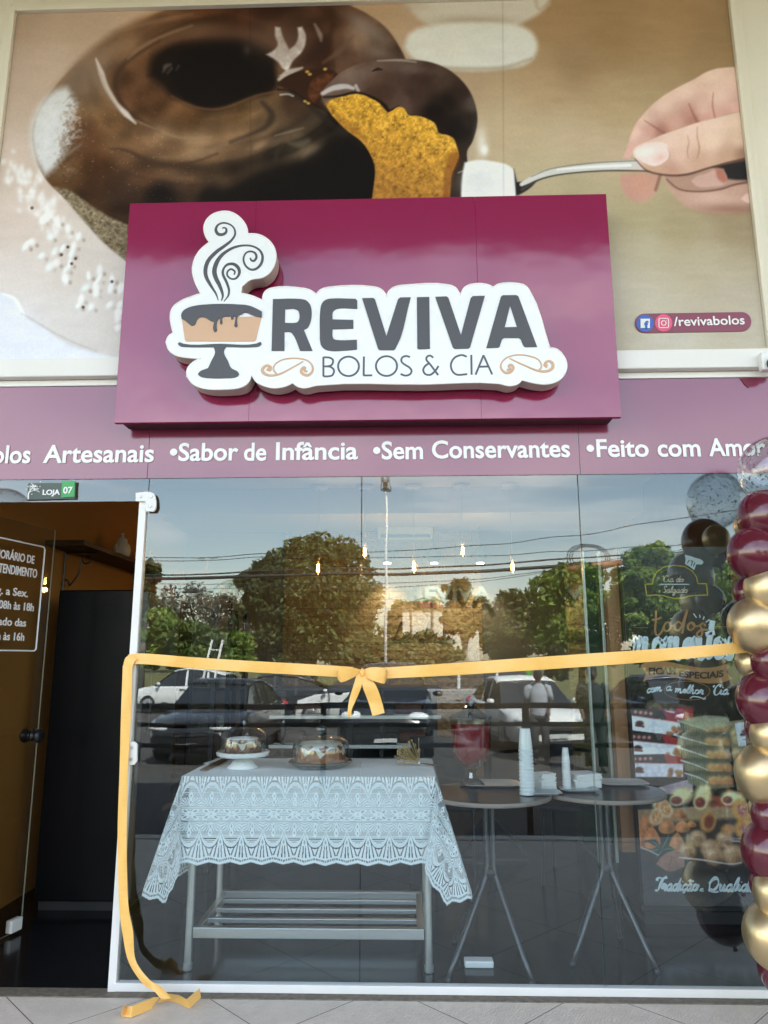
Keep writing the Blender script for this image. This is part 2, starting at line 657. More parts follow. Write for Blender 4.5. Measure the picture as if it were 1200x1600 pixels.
# a joined handwriting alphabet: strokes on a baseline 0, x-height 1, ascenders 2.1
GL = {
    'a': (1.0, [[(.75, .85), (.5, 1), (.15, .75), (.1, .3), (.35, 0), (.65, .3), (.8, .95), (.72, .3), (.85, .02), (1.1, .25)]]),
    'c': (.72, [[(.65, .8), (.45, 1), (.12, .7), (.12, .25), (.4, 0), (.78, .25)]]),
    'd': (1.0, [[(.7, .85), (.45, 1), (.1, .7), (.1, .25), (.35, 0), (.65, .3), (1.0, 2.1), (.8, .3), (.88, 0), (1.1, .25)]]),
    'e': (.7, [[(0, .2), (.4, .5), (.6, .8), (.45, 1), (.2, .8), (.12, .3), (.38, 0), (.78, .25)]]),
    'g': (1.0, [[(.75, .85), (.5, 1), (.15, .75), (.1, .3), (.35, 0), (.65, .3), (.8, .95), (.7, -.5), (.4, -.9), (.15, -.6), (.6, -.1), (1.1, .25)]]),
    'h': (1.0, [[(0, .2), (.35, 1.2), (.5, 2.05), (.32, 2.0), (.22, 1), (.15, 0)], [(.18, .3), (.45, .95), (.65, .9), (.62, .2), (.74, 0), (1.05, .25)]]),
    'i': (.55, [[(0, .2), (.25, 1), (.2, .3), (.33, 0), (.6, .25)], [(.36, 1.42), (.4, 1.5)]]),
    'l': (.55, [[(0, .2), (.38, 1.2), (.52, 2.1), (.34, 2.0), (.2, 1), (.2, .3), (.35, 0), (.6, .25)]]),
    'm': (1.45, [[(0, .85), (.14, 1), (.14, 0)], [(.16, .3), (.4, .97), (.56, .9), (.55, 0)], [(.57, .3), (.82, .97), (.98, .9), (1.0, .2), (1.1, 0), (1.45, .25)]]),
    'n': (1.0, [[(0, .85), (.14, 1), (.14, 0)], [(.16, .3), (.42, .97), (.6, .9), (.6, .2), (.7, 0), (1.05, .25)]]),
    'o': (.92, [[(.55, 1), (.2, .85), (.1, .35), (.35, 0), (.7, .2), (.75, .7), (.5, 1), (.58, .8), (.98, .85)]]),
    'r': (.78, [[(0, .2), (.2, 1.1), (.3, .9), (.6, .95), (.5, .4), (.6, 0), (.85, .2)]]),
    's': (.7, [[(0, .15), (.4, 1.05), (.35, .75), (.6, .35), (.4, 0), (.1, .1)]]),
    't': (.62, [[(.35, 1.9), (.22, .3), (.36, 0), (.68, .25)], [(-.08, 1.2), (.62, 1.28)]]),
    'u': (.98, [[(0, .85), (.14, 1), (.1, .3), (.3, 0), (.55, .3), (.7, 1), (.62, .3), (.75, 0), (1.02, .25)]]),
    'b': (.9, [[(0, .2), (.35, 1.2), (.5, 2.05), (.32, 2.0), (.18, .6), (.3, .05), (.6, .1), (.75, .6), (.6, .95), (.3, .8), (.95, .9)]]),
    'C': (1.1, [[(.95, 1.65), (1.0, 2.0), (.7, 2.15), (.25, 1.6), (.12, .8), (.3, .1), (.7, .0), (1.15, .4)], [(-.1, 1.6), (-.2, 1.85), (.0, 2.0)]]),
    'T': (1.0, [[(-.1, 1.55), (-.15, 1.85), (.15, 2.1), (.7, 1.95), (1.4, 2.2)], [(.8, 2.0), (.6, 1), (.45, .1), (.2, -.1), (.0, .1)]]),
    'Q': (1.5, [[(.9, 2.0), (.4, 1.9), (.1, 1.2), (.2, .3), (.6, 0), (1.1, .5), (1.25, 1.3), (1.0, 1.95), (.65, 2.15), (.3, 1.95), (-.1, 1.2)], [(.1, .0), (.45, .2), (.9, -.2), (1.5, -.1)]]),
    'S': (1.05, [[(.95, 1.7), (.7, 2.1), (.3, 1.8), (.5, 1.2), (.85, .7), (.6, .05), (.1, .2)]]),
    'L': (1.1, [[(.75, 1.75), (.8, 2.1), (.5, 2.0), (.4, 1.0), (.25, .15), (-.05, .1), (.1, .3), (.5, .05), (1.1, .1)]]),
    ' ': (.55, []),
}


def script_px(mb, body, px0, px1, pyb, xh, w, y, slant=0.22, slope=0.0, mi=0, wmod=True):
    tot = 0.0
    items = []
    for ch in body:
        base, acc = ch, None
        if ch == 'ç':
            base, acc = 'c', [[(.42, 0), (.5, -.25), (.3, -.42)]]
        if ch == 'ã':
            base, acc = 'a', [[(.15, 1.45), (.4, 1.62), (.6, 1.45), (.88, 1.65)]]
        adv, st = GL[base]
        for s in st + (acc or []):
            items.append([(tot + x, yy) for x, yy in s])
        tot += adv
    k = (px1 - px0) / tot
    for s in items:
        pts = [(px0 + k * x + slant * xh * yy, pyb + slope * (k * x) - xh * yy) for x, yy in s]
        if wmod and len(pts) > 3:
            ww = [w * (0.55 + 0.9 * (0.5 + 0.5 * math.sin(1.7 * i + 0.6))) for i in range(len(pts))]
        else:
            ww = w
        stroke_px(mb, pts, ww, y, mi, n=4, ns=6)


# ------------------------------------------------------------------ painting printed pictures (pigment per grid point)
def vnoise(x, y, s, seed=0, oct=3):
    r = np.random.default_rng(seed)
    out = np.zeros_like(x)
    amp, tot = 1.0, 0.0
    for o in range(oct):
        g = r.random((128, 128))
        u, v = x / s * (2 ** o), y / s * (2 ** o)
        i, j = np.floor(u).astype(int), np.floor(v).astype(int)
        a, b = u - i, v - j
        a, b = a * a * (3 - 2 * a), b * b * (3 - 2 * b)
        q = lambda di, dj: g[(i + di) % 128, (j + dj) % 128]
        out += amp * ((q(0, 0) * (1 - a) + q(1, 0) * a) * (1 - b) + (q(0, 1) * (1 - a) + q(1, 1) * a) * b)
        tot += amp
        amp *= 0.55
    return out / tot


class Paint:
    def __init__(s, U, V):
        s.U, s.V = U, V
        s.C = np.zeros(U.shape + (3,))

    def idw(s, pts, mask=None, pw=2.6, soft=12.0):
        num = np.zeros(s.C.shape)
        den = np.zeros(s.U.shape)
        for x, y, c in pts:
            d2 = (s.U - x) ** 2 + (s.V - y) ** 2 + soft * soft
            w = d2 ** (-pw / 2)
            num += w[..., None] * np.asarray(c, float)
            den += w
        c = num / den[..., None]
        s.mix(c, 1.0 if mask is None else mask)

    def mix(s, c, a):
        a = np.asarray(a)
        s.C = s.C * (1 - a[..., None]) + np.asarray(c, float) * a[..., None]

    def poly(s, pts, soft=1.5, smooth=True, n=4):
        q = np.array(smooth_closed(pts, 55, n) if smooth else pts, float)
        pad = soft * 3 + 2
        bb = (s.U > q[:, 0].min() - pad) & (s.U < q[:, 0].max() + pad) & (s.V > q[:, 1].min() - pad) & (s.V < q[:, 1].max() + pad)
        m = np.zeros(s.U.shape)
        u, v = s.U[bb], s.V[bb]
        if u.size == 0:
            return m
        ins = np.zeros(u.shape, bool)
        d2 = np.full(u.shape, 1e12)
        k = len(q)
        for i in range(k):
            x0, y0 = q[i]
            x1, y1 = q[(i + 1) % k]
            dx, dy = x1 - x0, y1 - y0
            L = dx * dx + dy * dy + 1e-12
            t = np.clip(((u - x0) * dx + (v - y0) * dy) / L, 0, 1)
            d2 = np.minimum(d2, (u - x0 - t * dx) ** 2 + (v - y0 - t * dy) ** 2)
            c = (y0 > v) != (y1 > v)
            if dy != 0:
                ins ^= c & (u < dx * (v - y0) / dy + x0)
        sd = np.sqrt(d2) * np.where(ins, -1, 1)
        t = np.clip(0.5 - sd / (2 * soft), 0, 1)
        m[bb] = t * t * (3 - 2 * t)
        return m

    def fill(s, pts, c, soft=1.5, a=1.0, smooth=True):
        s.mix(c, s.poly(pts, soft, smooth) * a)

    def line(s, pts, w, c, a=1.0, soft=1.5, n=5, clip=None):
        q = np.array(cr_open(pts, n))
        ww = np.interp(np.linspace(0, 1, len(q)), np.linspace(0, 1, len(w)), w) if isinstance(w, (list, tuple)) else np.full(len(q), float(w))
        pad = ww.max() + soft * 3
        bb = (s.U > q[:, 0].min() - pad) & (s.U < q[:, 0].max() + pad) & (s.V > q[:, 1].min() - pad) & (s.V < q[:, 1].max() + pad)
        u, v = s.U[bb], s.V[bb]
        best = np.full(u.shape, 1e9)
        for i in range(len(q) - 1):
            dx, dy = q[i + 1] - q[i]
            L = dx * dx + dy * dy + 1e-12
            t = np.clip(((u - q[i, 0]) * dx + (v - q[i, 1]) * dy) / L, 0, 1)
            d = np.sqrt((u - q[i, 0] - t * dx) ** 2 + (v - q[i, 1] - t * dy) ** 2) - (ww[i] * (1 - t) + ww[i + 1] * t) / 2
            best = np.minimum(best, d)
        t = np.clip(0.5 - best / (2 * soft), 0, 1)
        m = np.zeros(s.U.shape)
        m[bb] = t * t * (3 - 2 * t) * a
        if clip is not None:
            m = m * clip
        s.mix(c, m)

    def blob(s, x, y, rx, ry, c, a=1.0, ang=0.0, clip=None, hard=1.0):
        ca, sa = math.cos(math.radians(ang)), math.sin(math.radians(ang))
        du, dv = s.U - x, s.V - y
        p, q = (du * ca + dv * sa) / rx, (-du * sa + dv * ca) / ry
        m = np.exp(-(p * p + q * q) ** hard) * a
        if clip is not None:
            m = m * clip
        s.mix(c, m)


def picture(name, x0, x1, z0, z1, y, step, paint, material, parent, gain=1.0):
    nx, nz = int((x1 - x0) / step) + 1, int((z1 - z0) / step) + 1
    X, Z = np.meshgrid(np.linspace(x0, x1, nx), np.linspace(z0, z1, nz))
    U, V = to_px(X, np.full_like(X, y), Z)
    pt = Paint(U, V)
    paint(pt)
    off = root_loc(parent)
    co = np.stack([X - off.x, np.full_like(X, y - off.y), Z - off.z], -1).reshape(-1, 3)
    idx = np.arange(nx * nz).reshape(nz, nx)
    q = np.stack([idx[:-1, :-1], idx[:-1, 1:], idx[1:, 1:], idx[1:, :-1]], -1).reshape(-1, 4)
    o = grid_mesh(name, co, q, material, parent)
    rgba = np.ones((nx * nz, 4))
    rgba[:, :3] = np.clip(lin(np.clip(pt.C, 0, 255)) * gain, 0.002, 0.92).reshape(-1, 3)
    at = o.data.color_attributes.new('print', 'FLOAT_COLOR', 'POINT')
    at.data.foreach_set('color', rgba.astype(np.float32).ravel())
    return o


def grid_mesh(name, co, quads, material, parent):
    me = bpy.data.meshes.new(name)
    me.vertices.add(len(co))
    me.vertices.foreach_set('co', np.asarray(co, np.float32).ravel())
    k = quads.shape[1]
    me.loops.add(len(quads) * k)
    me.loops.foreach_set('vertex_index', quads.astype(np.int32).ravel())
    me.polygons.add(len(quads))
    me.polygons.foreach_set('loop_start', np.arange(0, len(quads) * k, k, dtype=np.int32))
    me.update(calc_edges=True)
    me.validate()
    o = bpy.data.objects.new(name, me)
    col.objects.link(o)
    me.materials.append(material)
    o.parent = parent
    return o
# ================================================================== materials used in many places
WHITE_AL = mat('white_aluminium', (0.78, 0.79, 0.78), 0.35, var=0.09, bump=0.0006, bscale=30)
CREAM = mat('cream_paint', (0.76, 0.72, 0.60), 0.75, var=0.05, vscale=3, bump=0.0012, bscale=90)
LEDGE = mat('white_ledge_paint', (0.80, 0.80, 0.77), 0.55, var=0.06, vscale=5, bump=0.0010, bscale=50)
BLACK = mat('black_satin', (0.012, 0.012, 0.013), 0.35, var=0.2)
BLACKM = mat('black_matt', (0.015, 0.015, 0.016), 0.7, var=0.2)
STEEL = mat('brushed_steel', (0.62, 0.63, 0.62), 0.32, metal=1.0, var=0.08, vscale=30, stretch=(1, 12, 12))
CHROME = mat('chrome', (0.75, 0.76, 0.78), 0.12, metal=1.0, var=0.05)
GALV = mat('galvanised_steel', (0.50, 0.51, 0.50), 0.42, metal=0.85, var=0.12, vscale=12)
WHITE_P = mat('white_plastic', (0.82, 0.83, 0.82), 0.35, var=0.03)
WHITE_C = mat('white_ceramic', (0.84, 0.84, 0.82), 0.12, var=0.03, spec=0.6)
PAPER = mat('white_paper', (0.80, 0.81, 0.80), 0.85, var=0.03, bump=0.001, bscale=40)
VINYL_W = mat('white_vinyl', (0.86, 0.87, 0.87), 0.4, var=0.02)
GOLD_RIB = mat('gold_satin', (0.90, 0.53, 0.135), 0.36, var=0.08, vscale=25, sheen=0.25, bump=0.0003, bscale=160, spec=0.6, stretch=(1, 1, 6))


# ================================================================== ground
def tile_mat(name, c1, c2, grout, size, rot, rough, bump, off=(0, 0)):
    m = bpy.data.materials.new(name)
    m.use_nodes = True
    nt = m.node_tree
    b = nt.nodes['Principled BSDF']
    tc = nt.nodes.new('ShaderNodeTexCoord')
    mp = nt.nodes.new('ShaderNodeMapping')
    mp.inputs['Rotation'].default_value = (0, 0, rot)
    mp.inputs['Location'].default_value = (off[0], off[1], 0)
    br = nt.nodes.new('ShaderNodeTexBrick')
    br.offset = 0.0
    br.inputs['Scale'].default_value = 1.0
    br.inputs['Brick Width'].default_value = size
    br.inputs['Row Height'].default_value = size
    br.inputs['Mortar Size'].default_value = 0.0022
    br.inputs['Mortar Smooth'].default_value = 0.2
    br.inputs['Color1'].default_value = list(c1) + [1]
    br.inputs['Color2'].default_value = list(c2) + [1]
    br.inputs['Mortar'].default_value = list(grout) + [1]
    nt.links.new(tc.outputs['Object'], mp.inputs['Vector'])
    nt.links.new(mp.outputs['Vector'], br.inputs['Vector'])
    n = nt.nodes.new('ShaderNodeTexNoise')
    n.inputs['Scale'].default_value = 9
    n.inputs['Detail'].default_value = 10
    n.inputs['Roughness'].default_value = 0.7
    nt.links.new(tc.outputs['Object'], n.inputs['Vector'])
    mr = nt.nodes.new('ShaderNodeMapRange')
    mr.inputs['To Min'].default_value = 0.72
    mr.inputs['To Max'].default_value = 1.25
    nt.links.new(n.outputs['Fac'], mr.inputs['Value'])
    mx = nt.nodes.new('ShaderNodeMix')
    mx.data_type = 'RGBA'
    mx.blend_type = 'MULTIPLY'
    mx.inputs['Factor'].default_value = 1
    nt.links.new(br.outputs['Color'], mx.inputs['A'])
    nt.links.new(mr.outputs['Result'], mx.inputs['B'])
    nt.links.new(mx.outputs['Result'], b.inputs['Base Color'])
    b.inputs['Roughness'].default_value = rough
    w = nt.nodes.new('ShaderNodeTexWave')
    w.inputs['Scale'].default_value = 26
    w.inputs['Distortion'].default_value = 9
    w.inputs['Detail'].default_value = 4
    w.inputs['Detail Scale'].default_value = 1.6
    nt.links.new(mp.outputs['Vector'], w.inputs['Vector'])
    ad = nt.nodes.new('ShaderNodeMath')
    ad.operation = 'MULTIPLY_ADD'
    ad.inputs[1].default_value = -2.0
    nt.links.new(br.outputs['Fac'], ad.inputs[0])
    nt.links.new(w.outputs['Fac'], ad.inputs[2])
    bp = nt.nodes.new('ShaderNodeBump')
    bp.inputs['Distance'].default_value = bump
    bp.inputs['Strength'].default_value = 1.0
    nt.links.new(ad.outputs[0], bp.inputs['Height'])
    if bump > 0:
        nt.links.new(bp.outputs['Normal'], b.inputs['Normal'])
    return m


PAVE = tile_mat('beige_stone_tile', (0.80, 0.72, 0.63), (0.75, 0.68, 0.60), (0.13, 0.12, 0.10), 0.60, math.radians(45), 0.55, 0.0022, (0.115, 0.02))
FLOORT = tile_mat('dark_floor_tile', (0.0085, 0.009, 0.0105), (0.0095, 0.010, 0.0115), (0.003, 0.003, 0.003), 0.60, math.radians(45), 0.14, 0.0, (0.2, 0.12))
FLOORT.node_tree.nodes['Principled BSDF'].inputs['Specular IOR Level'].default_value = 0.22
LOTM = tile_mat('paver_lot', (0.060, 0.056, 0.052), (0.085, 0.079, 0.072), (0.03, 0.028, 0.025), 0.22, 0.0, 0.9, 0.004)
ASPH = mat('asphalt', (0.055, 0.055, 0.056), 0.9, var=0.25, vscale=4, bump=0.004, bscale=80)
GRASSM = mat('meadow_grass', (0.13, 0.125, 0.04), 0.95, var=0.5, vscale=0.35, bump=0.03, bscale=6)
GRANITE = mat('threshold_stone', (0.16, 0.14, 0.11), 0.7, var=0.9, vscale=40, bump=0.002, bscale=90)
KERBM = mat('white_kerb_paint', (0.62, 0.62, 0.58), 0.8, var=0.15, vscale=10, bump=0.002)

LOT_Z = -0.52
MB().box(-16, 16, -2.65, -0.065, -0.5, 0.0).build('pavement', PAVE)['kind'] = 'structure'
MB().box(-16, 16, -2.78, -2.652, -0.5, 0.006).build('kerb', KERBM)['kind'] = 'structure'
MB().box(-2.6, 2.4, 0.022, 4.6, -0.3, 0.0).build('shop_floor', FLOORT)['kind'] = 'structure'
b_ = MB()
b_.add([(-60, -26, LOT_Z), (60, -26, LOT_Z), (60, -2.7, LOT_Z), (-60, -2.7, LOT_Z)], [(0, 1, 2, 3)])
b_.build('parking_lot', LOTM)['kind'] = 'structure'
b_ = MB()
for i in (-6, -5, -4, 4, 5, 6):
    b_.add([(i * 2.6 - 0.05, -13.6, LOT_Z + .004), (i * 2.6 + .05, -13.6, LOT_Z + .004), (i * 2.6 + .05, -11.2, LOT_Z + .004), (i * 2.6 - .05, -11.2, LOT_Z + .004)], [(0, 1, 2, 3)])
for i in range(-10, 10):
    b_.add([(i * 1.7, -4.75, LOT_Z + .004), (i * 1.7 + .8, -4.75, LOT_Z + .004), (i * 1.7 + .8, -4.66, LOT_Z + .004), (i * 1.7, -4.66, LOT_Z + .004)], [(0, 1, 2, 3)])
b_.build('parking_markings', KERBM)['kind'] = 'structure'
b_ = MB()
b_.add([(-300, -34, LOT_Z - .02), (300, -34, LOT_Z - .02), (300, -25.9, LOT_Z - .02), (-300, -25.9, LOT_Z - .02)], [(0, 1, 2, 3)])
b_.build('road', ASPH)['kind'] = 'structure'
b_ = MB()
b_.add([(-900, -900, -0.6), (900, -900, -0.6), (900, 60, -0.6), (-900, 60, -0.6)], [(0, 1, 2, 3)])
b_.build('ground', GRASSM)['kind'] = 'structure'
g_ = MB()
rows = []
for i in range(22):
    yy = -33.5 - i * 6
    rows.append([(xx, yy, -0.42 + 0.9 * (1 - math.exp(-(-33.5 - yy) / 40)) + 0.25 * math.sin(xx * 0.06 + yy * 0.05)) for xx in range(-150, 151, 6)])
g_.sheet(rows)
g_.build('meadow', GRASSM, smooth=True)['kind'] = 'structure'

# ================================================================== the shop building
ORANGE = mat('ochre_wall_paint', (0.36, 0.165, 0.036), 0.75, var=0.12, vscale=2.5, bump=0.0015, bscale=25)
DARKCEIL = mat('white_ceiling', (0.55, 0.56, 0.56), 0.8, var=0.03)
BACKW = mat('grey_back_wall', (0.20, 0.19, 0.18), 0.8, var=0.06, vscale=2)
SOFFIT = mat('soffit_paint', (0.36, 0.35, 0.33), 0.85, var=0.06, vscale=1.5)


def brick_mat():
    m = bpy.data.materials.new('tan_split_brick')
    m.use_nodes = True
    nt = m.node_tree
    b = nt.nodes['Principled BSDF']
    tc = nt.nodes.new('ShaderNodeTexCoord')
    mp = nt.nodes.new('ShaderNodeMapping')
    mp.inputs['Rotation'].default_value = (math.radians(90), 0, 0)
    br = nt.nodes.new('ShaderNodeTexBrick')
    br.inputs['Scale'].default_value = 1
    br.inputs['Brick Width'].default_value = 0.34
    br.inputs['Row Height'].default_value = 0.085
    br.inputs['Mortar Size'].default_value = 0.004
    br.inputs['Color1'].default_value = (0.36, 0.28, 0.17, 1)
    br.inputs['Color2'].default_value = (0.31, 0.24, 0.145, 1)
    br.inputs['Mortar'].default_value = (0.25, 0.19, 0.11, 1)
    n = nt.nodes.new('ShaderNodeTexNoise')
    n.inputs['Scale'].default_value = 22
    n.inputs['Detail'].default_value = 6
    ad = nt.nodes.new('ShaderNodeMath')
    ad.operation = 'MULTIPLY_ADD'
    ad.inputs[1].default_value = -0.8
    bp = nt.nodes.new('ShaderNodeBump')
    bp.inputs['Distance'].default_value = 0.03
    nt.links.new(tc.outputs['Object'], mp.inputs['Vector'])
    nt.links.new(mp.outputs['Vector'], br.inputs['Vector'])
    nt.links.new(tc.outputs['Object'], n.inputs['Vector'])
    nt.links.new(br.outputs['Fac'], ad.inputs[0])
    nt.links.new(n.outputs['Fac'], ad.inputs[2])
    nt.links.new(ad.outputs[0], bp.inputs['Height'])
    nt.links.new(br.outputs['Color'], b.inputs['Base Color'])
    nt.links.new(bp.outputs['Normal'], b.inputs['Normal'])
    b.inputs['Roughness'].default_value = 0.85
    return m


BRICK = brick_mat()
XL, XR, YB, ZC = -2.28, 2.14, 4.12, 2.9
bld = thing('shop_building', 'cream shop building with deep canopy over a glass front and ochre walls inside', 'building', (0, 0, 0))
MB().box(-14, 14, 0.03, 0.28, 2.70, 5.42).build('facade_wall', CREAM, bld)
MB().box(-14, XL - 0.2, 0.0, 0.28, -0.3, 2.695).build('pier_wall', CREAM, bld)
MB().box(XR + 0.2, 14, 0.0, 0.28, -0.3, 2.695).build('pier_wall', CREAM, bld)
MB().box(-14, 14, -3.75, 0.3, 5.43, 5.62).build('canopy', SOFFIT, bld)
MB().box(-14, 14, 0.305, 9.0, 5.45, 5.6).build('roof', SOFFIT, bld)
MB().box(-14, -13.8, 0.29, 9.0, -0.4, 5.44).build('outer_wall', CREAM, bld)
MB().box(13.8, 14, 0.29, 9.0, -0.4, 5.44).build('outer_wall', CREAM, bld)
MB().box(-13.8, 13.8, 8.8, 9.0, -0.4, 5.44).build('outer_wall', CREAM, bld)
MB().box(XL - 0.15, XL, 0.02, YB, 0.0, ZC).build('side_wall', ORANGE, bld)
MB().box(XR, XR + 0.15, 0.02, YB, 0.0, ZC).build('side_wall', mat('taupe_wall_paint', (0.085, 0.078, 0.068), 0.8), bld)
MB().box(XL - 0.15, XR + 0.15, YB + 0.002, YB + 0.15, 0.0, ZC).build('back_wall', BACKW, bld)
MB().box(XL - 0.15, XR + 0.15, 0.29, YB + 0.15, ZC + 0.002, ZC + 0.12).build('ceiling', DARKCEIL, bld)
MB().box(XL, XR, 3.15, YB, 2.66, ZC - 0.002).build('ceiling_bulkhead', DARKCEIL, bld)
bx0, bx1 = P(444, 950, YB)[0], P(752, 950, YB)[0]
bk = MB().box(bx0, bx1, YB - 0.04, YB - 0.002, 0.0, 2.655).build('brick_panel', BRICK, bld)
BROWNL = mat('brown_wood_letters', (0.10, 0.04, 0.015), 0.6)
lt = MB()
script_px(lt, 'Lembran', 612, 712, 1000, 13, 3.4, YB - 0.05, slant=0.25)
lt.build('script_lettering', BROWNL, bk)
BLUEW = mat('pale_letter_acrylic', (0.14, 0.19, 0.22), 0.4)
lt = MB()
put_text_px(lt, 'REVIVA', 640, 768, 938, 22, YB - 0.07, bold=0.03, thick=0.012)
lt.build('wall_lettering', BLUEW, bk)

# ledge below the mural
MB().box(-13.9, 13.9, -0.055, 0.028, 2.716, 2.812).build('ledge', LEDGE, bld, bevel=0.006)
MB().box(-13.9, 13.9, -0.014, 0.026, 2.683, 2.714).build('ledge_moulding', LEDGE, bld, bevel=0.003)

# ================================================================== mural banner
MXL, MXR, MZB, MZT = P(20, 60)[0], P(1151, 110)[0], 2.815, 4.878
mural = thing('mural_banner', 'large printed banner of a chocolate ring cake and a hand holding a cake server', 'banner', (0, 0, 3.8))


